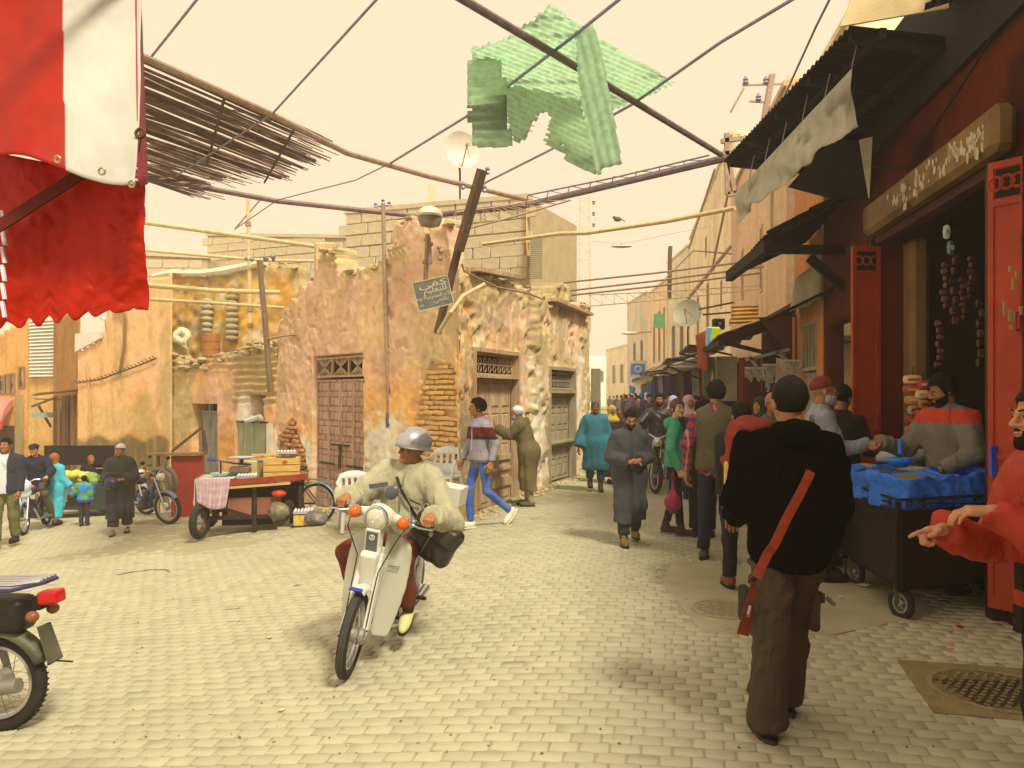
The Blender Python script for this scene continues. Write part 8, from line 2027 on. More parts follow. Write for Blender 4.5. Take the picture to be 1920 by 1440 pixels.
stand(1541,706,7.4,0,'grey bearded man in a rust red cap and white shirt at the shop front',PI/2-.15,dict(eL=(.21,-.06,1.12),wL=(.14,-.32,1.14),eR=(-.21,-.08,1.12),wR=(-.12,-.33,1.18)),tone='b',h=.0125,glasses=True,outfit=[('jacket',cl('bluish_white_shirt',165,160,150,1.1),dict(g=.02,f=.014)),('trousers',cl('black_trousers',0,0,0),{}),('shoes',cl('black_shoe',0,0,0),{}),('strap',m_seatblk,dict(a=(-.12,.10,1.42),b=(-.14,.12,1.0),w=.05,dir=(0,1,0)))],headwear=('cap',cl('rust_red_cap',130,45,28),.035),beard=(.012,cl('grey_beard',185,175,160)))
stand(1578,722,7.9,0,'dark haired man in dark clothes beyond the man in the rust red cap',PI/2+.7,dict(eL=(.22,-.12,1.12),wL=(.10,-.38,1.15),eR=(-.22,-.12,1.12),wR=(-.08,-.40,1.15)),tone='b',h=.016,pitch=.3,outfit=[('jacket',cl('black_coat',0,0,0),{}),('trousers',cl('black_trousers',0,0,0),{}),('shoes',cl('black_shoe',0,0,0),{})],hair=(.012,m_hair))
# -- seller
def yoke(V):
    z=V[:,2];C=np.ones((len(V),3))*np.array(A(128,118,88,1));C[(z>1.36)]=np.array(A(205,62,32,1));C[z>1.475]=np.array(A(110,104,90,1));return C
Bs,_,_=stand(1782,702,7.0,0,'bearded seller in a grey jacket with red shoulders behind the blue sacks',-PI/2+.45,dict(eR=(-.30,-.14,1.12),wR=(-.30,-.46,1.19),eL=(.28,-.12,1.12),wL=(.14,-.30,1.00)),lean=.12,pitch=.34,yaw=-.45,tone='b',h=.0125,
  outfit=[('jacket',mat('grey_red_jacket',(0,0,0),.85,var=.1,bump=.25,attr=True,sub=7),dict(g=.03,f=.016,col=yoke)),('trousers',cl('dark_trousers',0,0,0),{}),('shoes',cl('black_shoe',0,0,0),{})],hands=('fist','fist'),hdir=(None,((0,-1,-.1),(0,0,-1),(1,0,.2))),hair=(.022,m_hair,.070),beard=(.0035,m_hair))
# -- red jacket man at the right edge
Br_,_,_=stand(2004,716,3.0,0,'man in a red jacket at the right edge pointing left with his finger',-PI/2+.05,dict(eR=(-.21,-.16,1.10),wR=(-.10,-.42,1.185),eL=(.22,-.12,1.10),wL=(.02,-.30,1.27)),tone='a',h=.010,yaw=.0,lean=.13,
  outfit=[('jacket',mat('bright_red_shell',A(188,48,12,1.05),.6,var=.08,vs=5,bump=.2,bs=15,sub=5),dict(g=.032,f=.018,hem=.76,ag=-.004)),('trousers',cl('black_trousers',0,0,0),dict(g=.015)),('shoes',cl('black_shoe',0,0,0),{})],hands=('relax','point'),hdir=(((-.3,-1,.0),(0,.3,-1),(-1,0,.4)),((.10,-1,-.12),(.5,0,-1),(1,0,.6))),hair=(.014,m_hair,.065),beard=(.004,m_hair))
for z,y in((1.02,-.175),(.86,-.180)):MB().box((-.02,y,z),(.05,.012,.10)).build('black_tab',m_black,Br_)
# -- people at the left
g,H=place(12,1026,820)
def wsh(V):
    C=np.ones((len(V),3))*np.array(A(45,45,55,1));C[(np.abs(V[:,0]+.01)<.07)&(V[:,1]<0)]=np.array(A(225,215,190,1));return C
person('man in a dark jacket over a white shirt walking at the far left edge',g,H,.12,sc(walkR,.5),tone='b',h=.015,outfit=[('jacket',mat('dark_open_jacket',(0,0,0),.85,var=.1,bump=.2,attr=True,sub=7),dict(g=.03,f=.014,col=wsh)),('trousers',cl('olive_trousers',118,108,55),dict(g=.02,f=.014)),('shoes',cl('black_shoe',0,0,0),{})],hair=(.006,m_hair,.06))
gm=gnd(40,1004)
mk2,Mk2=motorbike('motorcycle with a white headlamp cowl ridden by the man in the dark flat cap',gm+Vector((-.1,.62,0)),.22,-.06,A(60,65,110,1),R=.30,nac=mat('white_cowl',A(240,230,205,1),.35,bump=0),steer=0,white=mat('white_blue_fender',A(150,160,190,1),.4))
Bq,_,_=person('man in a dark flat cap and navy coat riding the motorcycle at the left',(0,0,0),1.72,0,dict(pel=(0,.30,.90),wL=(.33,-.22,1.05),wR=(-.33,-.22,1.05),eL=(.34,.08,1.14),eR=(-.34,.08,1.14),hL=(.1,.26,.88),hR=(-.1,.26,.88),kL=(.24,-.14,.72),kR=(-.24,-.14,.72),aL=(.28,.1,.30),aR=(-.28,.1,.30)),lean=.14,tone='a',h=.017,outfit=[('jacket',cl('navy_coat',30,32,50),dict(g=.032,f=.014)),('trousers',cl('olive_brown_trousers',95,85,50),dict(g=.012)),('shoes',cl('brown_boot',0,0,0),{})],hands=('fist','fist'),headwear=('flat',cl('navy_cap',30,30,42)),hair=(.006,m_hair));Bq.matrix_world=Mk2
g,H=place(103,986,850)
person('woman in a long turquoise djellaba with auburn hair seen from behind',g,H,PI-.25,sc(walkL,.5)|dict(wR=(-.34,-.12,.95)),tone='a',h=.016,outfit=[('robe',cl('turquoise_cloth',80,198,192,1),dict(hem=.22,w=.19,flare=.025,g=.03,f=.016)),('socks',cl('white_sock',210,200,190),dict(len=.12)),('shoes',cl('pinkish_slipper',170,90,70),{})],headwear=('longhair',cl('auburn_hair',175,95,35)))
g,H=place(158,986,892)
def puff(V):
    z=V[:,2]/.6;C=np.ones((len(V),3))*np.array(A(100,175,60,1));n=fbm(V[:,0]*9,V[:,1]*9,V[:,2]*9,6)
    C[n>.52]=np.array(A(60,140,190,1));C[(V[:,2]>V[:,2].min()+.02)&(V[:,2]<V[:,2].min()+.09)]=np.array(A(50,95,190,1));C[V[:,2]<V[:,2].min()+.02]=np.array(A(180,60,70,1));return C
person('small child in a puffy blue and green jacket holding the turquoise woman by the hand',g,H,PI+.1,dict(wL=(.42,-.05,1.10),eL=(.30,0,1.2)),tone='a',h=.018,wide=1.08,outfit=[('jacket',mat('puffy_print',(0,0,0),.8,var=.1,bump=.3,attr=True),dict(g=.055,f=.022,hem=.84,col=puff)),('trousers',cl('dark_grey_trousers',62,58,55),dict(g=.02)),('shoes',cl('purple_trainer',70,60,110),{})],hair=(.018,m_hair,.05))
g,H=place(226,1001,832)
person('man in a dark grey striped djellaba and white cap holding something in his hands',g,H,.25,dict(kL=(.1,.02,.5),aL=(.10,.12,.11),kR=(-.1,-.1,.5),aR=(-.10,-.18,.09),eL=(.27,-.03,1.12),wL=(.10,-.28,1.08),eR=(-.27,-.03,1.12),wR=(-.10,-.28,1.08)),yaw=-.45,pitch=.1,tone='b',h=.0135,outfit=[('robe',cl('charcoal_djellaba',62,58,52,1),dict(hem=.30,w=.18,flare=.05,g=.03,f=.018)),('trousers',cl('charcoal_djellaba',0,0,0),dict(g=.04,upto=.85,bell=.02)),('shoes',cl('tan_leather_slipper',165,120,80),{})],hands=('relax','relax'),hdir=(((-.8,-.3,.1),(0,0,-1),(0,-1,.3)),((.8,-.35,.1),(0,0,-1),(0,-1,.3))),headwear=('cap',cl('white_knit_cap',215,205,190),.035,cl('grey_knit_band',130,125,130)),hair=(.004,m_hair))
x=(232-CX)/FPX*(g.y-.3);tag(sobj('dark_parcel',lambda P:ell(P,(0,0,0),(.12,.09,.11))+folds(P,.012,12,3),(-.16,-.14,-.15),(.16,.14,.15),.02,mat('dark_glossy_plastic',A(48,48,60,1),.3,bump=.3,bs=15)),'dark glossy plastic parcel held by the man in the white cap','parcel').location=(g.x+.02,g.y-.36,g.z+.93)
# seated pair behind the vegetable stall
for px,py,Y,lab,colr,ro in((172,852,18.6,'person in dark clothes with auburn hair sitting behind the vegetable stall',cl('black_coat',0,0,0),.5),(191,856,19.2,'second person with black hair sitting behind the vegetable stall',cl('dark_maroon_coat',70,40,40),-.2)):
    x=(px-CX)/FPX*Y;z=gz(x);zh=EYE+(HY-py)/FPX*Y
    person(lab,(x,Y,z),1.6,ro,dict(pel=(0,.0,(zh-z)/(1.6/1.75)-.80),kL=(.2,-.42,.5),kR=(-.2,-.42,.5),aL=(.2,-.42,.09),aR=(-.2,-.42,.09)),lean=.15,tone='b',h=.024,outfit=[('jacket',colr,dict(g=.04,hem=.8)),('trousers',cl('dark_trousers',0,0,0),{}),('shoes',cl('black_shoe',0,0,0),{})],headwear=('longhair',cl('auburn_hair',0,0,0)) if px==172 else None,hair=(.012,m_hair) if px!=172 else None)
# -- crowd down the lane
CR=[ # px, py head top, Y, rot, top colour, label, head
 (1196,742,20,0,(40,36,44),'man in a black coat at the left of the lane crowd','m'),
 (1250,750,16.0,PI-.2,(222,205,185),'person in a cream shirt with brown hair from behind, left of the woman in green','b'),
 (1262,742,15.5,PI,(205,190,190),'woman in a pale lilac headscarf behind the woman in green','l'),
 (1249,750,17.5,PI+.3,(140,130,140),'woman in a white headscarf with a grey bag strap in the crowd','w'),
 (1291,741,13.2,.2,(70,52,50),'person with a pink headscarf between the woman in green and the black coat','p'),
 (1232,738,21,PI,(60,50,70),'person in a violet grey top near the lane stalls','m'),
 (1218,739,24,0,(70,60,60),'man in a brown grey top in the middle of the lane crowd','m'),
 (1203,736,28,PI,(50,70,110),'person with a blue hood in the lane crowd','u'),
 (1185,741,31,0,(110,90,90),'person in a dusty rose top in the far crowd','m'),
 (1174,740,36,PI,(70,62,66),'person in grey at the left of the far crowd','m'),
 (1165,741,41,0,(160,140,130),'person in a pale coat in the far crowd','m'),
 (1212,736,34,.3,(85,65,85),'person in a dim purple coat in the far crowd','w'),
 (1192,737,44,PI,(180,120,100),'person in coral clothes far down the lane','m'),
 (1157,741,48,0,(120,85,85),'person in brown far down the lane at left','m'),
 (1150,741,58,0,(150,120,120),'tiny pale figure at the end of the lane','w'),
 (1181,738,55,PI,(120,110,130),'tiny grey lilac figure at the end of the lane','m'),
 (1170,738,62,0,(90,70,80),'tiny dark figure at the end of the lane','m'),
 (1255,737,22.5,-.4,(48,40,52),'person in black under the purple clothes','m'),
 (1305,742,14.5,-.7,(42,34,36),'dark dressed person just right of the pink headscarf','m'),
 (1143,742,70,0,(170,110,100),'farthest reddish figure where the lane bends','m'),
 (1222,741,38,0,(190,170,160),'far person in white under the canvas awning','l')]
hc_={'l':(214,196,205),'w':(225,215,205),'p':(222,170,150),'u':(60,130,190)}
gC='people crowding the lane between the stalls'
for i,(px,py,Y,ro,c,lab,hd) in enumerate(CR):
    h=.026 if Y<18 else .036 if Y<35 else .055
    kw={}
    if hd in hc_:kw['headwear']=('hijab',cl('crowd_scarf_'+hd,*hc_[hd]))
    else:kw['hair']=(.014,m_hairb if hd=='b' else m_hair)
    m_=cl('crowd_cloth_%d'%i,*c);x=(px-CX)/FPX*Y
    stand(px,py,Y,0,lab,ro,sc(walkL if i%2 else walkR,.4),tone='abc'[i%3],h=h,group=gC,hands=('relax','relax') if Y<30 else (None,None),outfit=[('robe' if hd!='m' and hd!='b' else 'jacket',m_,{}),('trousers',cl('dark_trousers' if i%2 else 'ink_jeans',0,0,0),{}),('shoes',cl('black_shoe',0,0,0),{})],**kw)
# ================= CARTS, CHAIRS, GOODS =================
# --- black cart with blue sacks at the right
cA=Vector((2.92,6.02,0));cB=Vector((3.95,6.38,0));cD=Vector((3.06,7.35,0));dX=(cB-cA).normalized();dY=(cD-cA).normalized();LX=(cB-cA).length+.15;LY=(cD-cA).length
cart=empty('seed_cart',tuple(cA),0,'black wheeled cart loaded with open blue sacks of seeds in front of the red shop','cart')
mck=mat('black_brown_panel',A(26,12,8,1),.7,var=.3,vs=4,bump=.15);
def cp(u,v,z):return cA+dX*u+dY*v+Vector((0,0,z))
for nm,(a,b_) in dict(front_panel=((0,0),(LX,0)),side_panel=((0,0),(0,LY)),back_panel=((0,LY),(LX,LY)),far_side_panel=((LX,0),(LX,LY))).items():
    p,q=cp(*a,.24),cp(*b_,.24);n=Vector(((q-p).y,-(q-p).x,0)).normalized()*.02;MB().prism([p,q,q+Vector((0,0,.56)),p+Vector((0,0,.56))],n).build(nm,mck,cart)
MB().prism([cp(0,0,.22),cp(LX,0,.22),cp(LX,LY,.22),cp(0,LY,.22)],(0,0,.03)).build('bottom_board',m_black,cart)
MB().prism([cp(-.03,-.03,.79),cp(LX+.03,-.03,.79),cp(LX+.03,LY+.03,.79),cp(-.03,LY+.03,.79)],(0,0,.03)).build('tray',mck,cart)
for p,q in(((-.04,-.04,.24),(-.04,-.04,.9)),((-.04,LY,.24),(-.04,LY,.9)),((LX,-.04,.24),(LX,-.04,.9))):MB().span(cp(*p),cp(*q),.035).build('corner_post',m_black,cart)
b=MB()
for z in(.83,.915):b.span(cp(-.05,-.05,z),cp(LX,-.05,z),.018);b.span(cp(-.05,-.05,z),cp(-.05,LY,z),.018)
b.build('rail',m_black,cart)
def scroll(c,d,r,s):
    pts=[]
    for i in range(16):
        a=i/15*2*PI*1.35;rr=r*(1-i/17);pts.append(c+d*(s*math.cos(a)*rr)+Vector((0,0,math.sin(a)*rr)))
    return pts
for k,(u,s) in enumerate(((.06,1),(.20,-1),(LX-.2,1))):
    MB().tube(scroll(cp(u,-.05,.872),dX,.036,s),.006,5).build('scroll_ornament',m_black,cart,True)
for k,(v,s) in enumerate(((.10,1),(.75,-1))):
    MB().tube(scroll(cp(-.05,v,.872),dY,.036,s),.006,5).build('scroll_ornament',m_black,cart,True)
b=MB();b.span(cp(.24,-.05,.88),cp(LX-.25,-.05,.84),.010);b.span(cp(-.05,.15,.88),cp(-.05,.7,.84),.010);b.build('twisted_bar',m_black,cart)
for u,v in((.06,.10),(LX-.15,.10),(.06,LY-.12),(LX-.15,LY-.12)):
    c=cp(u,v,.10);w_=wheel(cart,c,.125,.026,Vector((.94,.3,0)),10,name='caster_wheel',rim=m_steel,hubr=.03,hubw=.05)
    b=MB();
    for s in(-1,1):b.span(c+Vector((.94,.3,0))*.045*s,cp(u,v,.25)+Vector((.94,.3,0))*.045*s,.035,.008)
    b.build('caster_fork',mat('galvanised_fork',A(130,115,80,1),.5,metal=.5,bump=.1),cart)
place_children(cart)
mblue=mat('blue_woven_plastic',A(38,100,225,.62),.5,var=.16,vs=5,bump=.5,bs=14,trans=.12)
mgrain=[mat('yellow_seed',A(205,175,85,1),.8,var=.35,vs=60,bump=.6,bs=90),mat('grey_green_seed',A(130,125,80,1),.8,var=.35,vs=60,bump=.6,bs=90),mat('dark_seed',A(90,75,50,1),.8,var=.35,vs=60,bump=.6,bs=90)]
gS='open blue sacks on the black cart'
def sack(u,v,w_,d_,h_,gr,label,tilt=0):
    c=cp(u,v,.82);e=empty('blue_sack',tuple(c),math.atan2(dX.y,dX.x),label,'sack',gS)
    def fn(P):
        z=P[:,2];o_=rbox(P,(0,0,h_/2),(w_/2+.012*math.sin(u*9),d_/2,h_/2+.03),.045)+folds(P,.018,9,int(u*10+v*7),(1,1,1))+.006*np.sin(P[:,0]*40+P[:,2]*30)
        inn=rbox(P,(0,0,h_*.9),(w_/2-.022,d_/2-.022,h_*.45),.04);o_=np.maximum(o_,-inn);return np.maximum(o_,np.maximum(-z,z-h_-.018*np.sin(P[:,0]*23+P[:,1]*17)))
    sobj('sack_body',fn,(-w_/2-.06,-d_/2-.06,-.03),(w_/2+.06,d_/2+.06,h_+.08),.013,mblue,e)
    if gr is not None:
        V=[];b=MB();n=12
        P=[]
        for i in range(n+1):
            for j in range(n+1):
                x=(i/n-.5)*(w_-.05);y=(j/n-.5)*(d_-.05);P.append((x,y,h_*.86+.05*max(0,1-(2*x/w_)**2-(2*y/d_)**2)+random.uniform(-.004,.004)))
        b.v=P;b.f=[(i*(n+1)+j,(i+1)*(n+1)+j,(i+1)*(n+1)+j+1,i*(n+1)+j+1) for i in range(n) for j in range(n)];b.build('seeds',mgrain[gr],e,True)
    return e
sack(.21,.22,.46,.42,.25,1,'empty topped blue sack at the near left corner of the black cart')
sack(.74,.24,.56,.44,.265,None,'wide blue sack at the front right of the black cart')
sack(.16,.66,.36,.40,.24,2,'blue sack in the middle of the left side of the cart')
sack(.14,1.10,.32,.42,.25,0,'blue sack heaped with pale yellow seeds at the far left of the cart')
sack(.55,.78,.36,.44,.24,0,'blue sack with yellow seeds in front of the seller scoop')
sack(.50,1.16,.34,.30,.25,2,'blue sack farthest back beside the orange door leaf')
c=at(1765,860,6.9)
e=empty('blue_scoop',tuple(at(1688,846,6.75)),0,'blue plastic scoop standing in the seeds held by the seller','scoop')
b=MB();b.tube([(0,0,.10),(.0,0,-.02)],.018,8);b.build('handle',mat('blue_scoop_plastic',A(40,130,240,1),.35,bump=0),e,True)
sobj('bowl',lambda P:np.maximum(np.maximum(ell(P,(0,0,-.07),(.10,.09,.07)),-ell(P,(0,0,-.05),(.09,.08,.07))),P[:,2]+.05),(-.15,-.15,-.2),(.15,.15,.05),.010,mat('blue_scoop_plastic',(0,0,0)),e)
e=empty('white_bag',tuple(at(1695,858,7.6)),0,'crumpled white plastic bag lying behind the blue sacks','bag');sobj('bag_body',lambda P:ell(P,(0,0,0),(.26,.14,.11))+folds(P,.03,9,3,(1,1,1)),(-.35,-.25,-.18),(.35,.25,.2),.018,mat('white_film',A(235,220,190,1),.35,bump=.3,bs=20),e)
# bread pile
b=MB();gB='round loaves behind the seed cart'
lab=['leftmost loaf of the pile under the snack packets','second loaf in the bottom row of the pile','third loaf in the bottom row of the pile','rightmost loaf of the pile by the seller','upper left loaf of the pile','upper right loaf of the pile','topmost loaf of the pile']
for i,(px,py) in enumerate(((1712,846),(1726,848),(1740,846),(1752,848),(1718,832),(1734,830),(1728,818))):
    o=MB().ball((0,0,0),(.075,.075,.045),12,7).build('bread_loaf',mat('bread_crust',A(165,105,55,1),.8,var=.3,vs=12,bump=.3),None,True);o.location=at(px,py,7.8);o.rotation_euler=(random.uniform(-.5,.5),.3,0);tag(o,lab[i],'bread',gB)
tag(MB().box(at(1732,868,7.85)-Vector((0,0,.35)),(.45,.35,.8)).build('bread_counter',mck,None),'dark counter below the loaves inside the red shop doorway','counter')
# second cart further up the row
e=empty('second_cart',tuple(Vector((3.35,8.3,0))),0,'dark low cart with small wheels beyond the black seed cart','cart')
MB().box((0,0,.5),(.7,.9,.5)).build('cart_body',mck,e,bevel=.02);MB().box((0,0,.78),(.8,1.0,.05)).build('table_top',mat('worn_top',A(130,105,70,1),.7),e)
for u,v in((-.3,-.4),(.3,-.4),(-.3,.4),(.3,.4)):
    wheel(e,(u,v,.1),.10,.024,(1,0,0),8,name='caster_wheel',hubr=.02,hubw=.04);b=MB();b.span((u,v,.1),(u,v,.27),.03);b.build('leg',m_black,e)
tag(MB().box(at(1863,865,5.9),(.06,.02,.22),rotz(.3)).build('blue_card',mat('blue_white_card',A(70,90,190,1),.5,var=.3,vs=20),None),'blue card with a pale face hanging on the right orange door','card')
# --- egg cart
ga=gnd(400,1010);ga=Vector((ga.x,ga.y,ga.z))
eg=empty('egg_cart',tuple(ga),0,'old wooden barrow laden with egg trays and a pale cloth at its end','cart')
AX=Vector((.97,.22,0)).normalized();AY=Vector((-.22,.97,0)).normalized()
eo=ga+AX*-.15+AY*.1
def ep(u,v,z):return eo+AX*u+AY*v+Vector((0,0,z+.0))
mred=mat('red_painted_edge',A(150,55,25,.95),.7,var=.25,vs=8,bump=.2);mwood=mat('weathered_barrow_wood',A(150,110,60,.95),.85,var=.3,vs=6,bump=.3);mdw=mat('dark_barrow_wood',A(50,35,25,.95),.9,var=.3,vs=6)
TH=.78
MB().prism([ep(0,0,TH),ep(1.55,0,TH+.10),ep(1.55,.95,TH+.10),ep(0,.95,TH)],(0,0,.03)).build('deck',mwood,eg)
MB().prism([ep(0,-.02,TH+.0),ep(1.57,-.02,TH+.10),ep(1.57,-.02,TH+.19),ep(0,-.02,TH+.10)],AY*-.03).build('front_board',mred,eg)
MB().prism([ep(0,-.055,TH-.04),ep(1.3,-.055,TH+.03),ep(1.3,-.055,TH+.065),ep(0,-.055,TH-.005)],AY*-.03).build('edge_strip',mat('yellow_wood_strip',A(215,165,80,.95),.8),eg)
MB().prism([ep(-.03,0,TH),ep(-.03,.95,TH),ep(-.03,.95,TH+.1),ep(-.03,0,TH+.1)],AX*-.03).build('end_board',mred,eg)
for u in(.05,.75,1.45):
    for v in(.03,.9):
        b=MB();b.span(ep(u,v,-.0 if u>.2 else .1),ep(u,v,TH),.05);b.build('leg',mdw,eg)
for v in(.03,.9):
    b=MB();b.span(ep(.0,v,.30),ep(1.5,v,.30),.05,.06);b.span(ep(.0,v,.55),ep(.7,v,.30),.04);b.build('side_rail',mdw,eg)
b=MB();b.prism([ep(.2,.5,.1),ep(1.45,.5,.1),ep(1.45,.5,TH),ep(.2,.5,TH)],AY*.03);b.build('inner_panel',mdw,eg)
for u0,u1,cc in((.34,.70,(165,100,65)),(.78,1.15,(150,85,55))):
    MB().prism([ep(u0,.06,.32),ep(u1,.06,.32),ep(u1,.06,.60),ep(u0,.06,.60)],AY*.03).build('red_brown_panel',mat('panel_%d'%cc[0],A(*cc,.95),.8,var=.2),eg)
for v in(-.12,1.02):
    wheel(eg,ep(-.05,v,.27),.27,.055,AX-AY*.35,12,hubr=.05,hubw=.12,rim=m_rust)
place_children(eg)
cloth_cols=lambda U,V:np.where((V<.42)[...,None]&np.ones(3,bool),np.array(A(225,215,175,.95)),np.array(A(202,160,145,.95))*(.85+.25*(np.sin(U*60)>.3)+.15*(np.sin(V*50)>.2))[...,None])
mcl=mat('patterned_cloth',(0,0,0),.8,var=.12,vs=12,bump=.3,bs=20,attr=True)
def drape(U,V):
    sh=np.zeros(U.shape+(3,));return .015*np.sin(U*22+V*5)*np.clip(V*1.2,0,1),sh
o=cloth_patch('table_cloth',ep(-.10,.9,TH+.12),ep(.45,.9,TH+.14),ep(.45,-.02,TH+.14),ep(-.10,-.02,TH+.12),mcl,None,(14,14),lambda U,V:.008*np.sin(U*9),.006,lambda U,V:cloth_cols(U,V*.4))
tag(o,'pale cloth spread over the left end of the egg barrow','cloth')
o=cloth_patch('hanging_cloth',ep(-.12,-.08,TH+.14),ep(.40,-.08,TH+.15),ep(.34,-.13,TH-.30),ep(-.08,-.14,TH-.20),mcl,None,(30,22),lambda U,V:(.035*np.sin(U*20+V*3)*V,np.stack([0*U,0*U,-.07*np.sin(U*PI)*V],-1)),.006,lambda U,V:cloth_cols(U,.5+V*.5))
tag(o,'pinkish patterned cloth hanging over the front of the egg barrow','cloth')
o=cloth_patch('side_cloth',ep(-.12,.9,TH+.13),ep(-.12,-.08,TH+.14),ep(-.15,-.10,TH-.28),ep(-.15,.85,TH-.25),mcl,None,(20,14),lambda U,V:.03*np.sin(U*15)*V,.006,lambda U,V:cloth_cols(U,0*V+.1))
tag(o,'cream side of the cloth hanging over the end of the egg barrow','cloth')
megg=mat('white_eggs',A(240,228,200,.98),.5,bump=0,var=.05);mtray=mat('grey_egg_tray',A(190,175,150,.95),.95,bump=.2)
def egg_tray(c,rz,label,tilt=0,n=5,m=6,sz=.05):
    e=empty('egg_tray',tuple(c),rz,label,'egg tray','egg trays on and under the barrow')
    e.rotation_euler=(tilt,0,rz)
    b=MB();b.box((0,0,.012),(m*sz,n*sz,.024));
    for i in range(m+1):
        for j in range(n+1):b.box(((i-m/2)*sz,(j-n/2)*sz,.032),(.012,.012,.026))
    b.build('tray',mtray,e)
    pr=None
    for i in range(m):
        for j in range(n):
            l=((i-m/2+.5)*sz,(j-n/2+.5)*sz,.045)
            if pr is None:
                pr=MB().ball((0,0,0),(.020,.020,.026),8,6).build('egg',megg,e,True);pr.location=l
            else: share(pr,'egg',e,l)
egg_tray(ep(.62,.22,TH+.12),.2,'egg tray lying flat beside the cloth on the barrow')
egg_tray(ep(1.22,.42,TH+.47),.2,'egg tray resting on top of the wooden crate',-.12)
egg_tray(ep(1.50,.0,.34),.2,'egg tray under the right end of the barrow on a yellow carton')
egg_tray(ep(.35,.55,TH+.12),.4,'second flat egg tray behind the scale')
# wooden crate
def crate(c,rz,w_,d_,h_,m,label,rows=3,logo=True):
    e=empty('wooden_crate',tuple(c),rz,label,'crate')
    for i in range(rows):
        z=h_*(i+.5)/rows
        for s in(-1,1):
            MB().box((0,s*d_/2,z),(w_,.014,h_/rows*.88)).build('slat',m,e);MB().box((s*w_/2,0,z),(.014,d_-.016,h_/rows*.88)).build('slat',m,e)
    for sx in(-1,1):
        for sy in(-1,1):MB().box((sx*(w_/2-.02),sy*(d_/2-.018),h_/2),(.025,.02,h_)).build('corner_post',m,e)
    MB().box((0,0,.01),(w_-.03,d_-.03,.014)).build('floor_board',m,e)
    if logo:
        b=MB();b.lathe((.05,-d_/2-.009,h_*.8),[(.03,0),(.03,.003)],14,(0,-1,0));b.v=[(.05+(x-.05)*1.4,y,z) for x,y,z in b.v];b.build('red_stamp',mat('red_stamp',A(205,85,35,1),.8),e)
    return e
mcr=mat('crate_pine',A(222,170,80,.95),.8,var=.2,vs=8,bump=.2,stretch=(1,1,5))
crate(ep(1.15,.38,TH+.09),.22,.56,.36,.34,mcr,'yellow pine crate with an oval red stamp standing on the barrow')
b=MB();b.box(ep(1.15,.5,TH+.40),(.5,.3,.03),rotz(.22));tag(b.build('cardboard_sheet',mat('card_board',A(215,195,140,.95),.9),None),'cardboard sheet laid across the pine crate','cardboard')
# cartons and basin
tag(MB().box(ep(.62,.72,TH+.23),(.22,.2,.26),rotz(.3)).build('yellow_tub',mat('yellow_tub',A(225,200,110,.95),.7),None,bevel=.02),'pale yellow tub behind the weighing scale','tub')
e=empty('orange_tray',tuple(ep(.86,.80,TH+.38)),.2,'tray heaped with small orange fruit at the back of the barrow','tray')
MB().box((0,0,0),(.46,.28,.05)).build('tray',mtray,e)
mor=mat('orange_fruit',A(235,165,75,.95),.6,bump=.1)
pr=None
for i in range(9):
    for j in range(4):
        l=(-.2+i*.05,-.1+j*.065,.045+random.uniform(0,.012))
        if pr is None:pr=MB().ball((0,0,0),.027,8,6).build('fruit',mor,e,True);pr.location=l
        else:share(pr,'fruit',e,l)
tag(MB().box(ep(.90,.80,TH+.22),(.3,.25,.3),rotz(.2)).build('brown_box',mat('brown_box',A(165,130,85,.95),.9,var=.2),None),'brown cardboard box under the tray of orange fruit','box')
# scale
e=empty('weighing_scale',tuple(ep(.42,.35,TH+.12)),.2,'old weighing scale with a wide white pan on the barrow','scale')
MB().tube([(-.22,0,0),(-.22,0,.26)],.014,6).build('post',m_iron,e);b=MB();b.box((.08,0,.12),(.32,.18,.10));b.build('body',mat('scale_body',A(130,110,75,.95),.6,metal=.3,var=.3),e,bevel=.02)
b=MB();b.tube([(-.40,0,.30),(.0,0,.22),(.25,0,.20)],.016,6);b.build('beam',mat('scale_blue_beam',A(70,80,120,.95),.5),e,True);b=MB();b.tube([(-.42,0,.30),(-.30,0,.285)],.035,8);b.build('counterweight',mat('scale_blue_beam',(0,0,0)),e,True)
b=MB();b.lathe((.10,0,.29),[(.0,0),(.10,.005),(.20,.03),(.205,.036),(.10,.012),(0,.008)],22);b.build('pan',mat('enamel_pan',A(225,222,200,.95),.3,bump=0),e,True);MB().tube([(.1,0,.2),(.1,0,.29)],.03,8).build('pan_post',m_iron,e)
e=empty('green_bowl',tuple(ep(.20,.25,TH+.13)),0,'pale green bowl on the cloth at the left end of the barrow','bowl');MB().lathe((0,0,0),[(.06,0),(.13,.05),(.15,.075),(.142,.075),(.12,.05),(.0,.015)],20).build('bowl',mat('pale_green_enamel',A(190,205,165,.95),.4,bump=0),e,True)
# things under the barrow
tag(sobj('plastic_sack',lambda P:ell(P,(0,0,0),(.17,.14,.15))+folds(P,.03,10,3,(1,1,1)),(-.25,-.2,-.22),(.25,.2,.24),.018,mat('clear_film_brown',A(135,120,80,.95),.3,var=.4,vs=8,bump=.3,bs=15)),'crumpled shiny plastic sack hanging under the barrow','sack').location=ep(1.12,-.02,.38)
tag(MB().box(ep(1.52,.0,.24),(.34,.26,.16),rotz(.2)).build('yellow_carton',mat('yellow_carton',A(225,175,60,.95),.7,var=.3,vs=12),None),'yellow and red carton under the right end of the barrow','carton')
tag(MB().box(ep(1.52,.02,.08),(.34,.26,.15),rotz(.2)).build('brown_carton',mat('brown_carton',A(120,85,55,.95),.9,var=.3),None),'brown carton below the yellow carton under the barrow','carton')
tag(MB().box(ep(1.20,-.12,.07),(.20,.12,.14),rotz(.25)).build('stone_block',mat('stone_block',A(175,155,105,.95),.95,bump=.5,bs=20),None,bevel=.01),'front sandy stone block on the ground below the barrow','block')
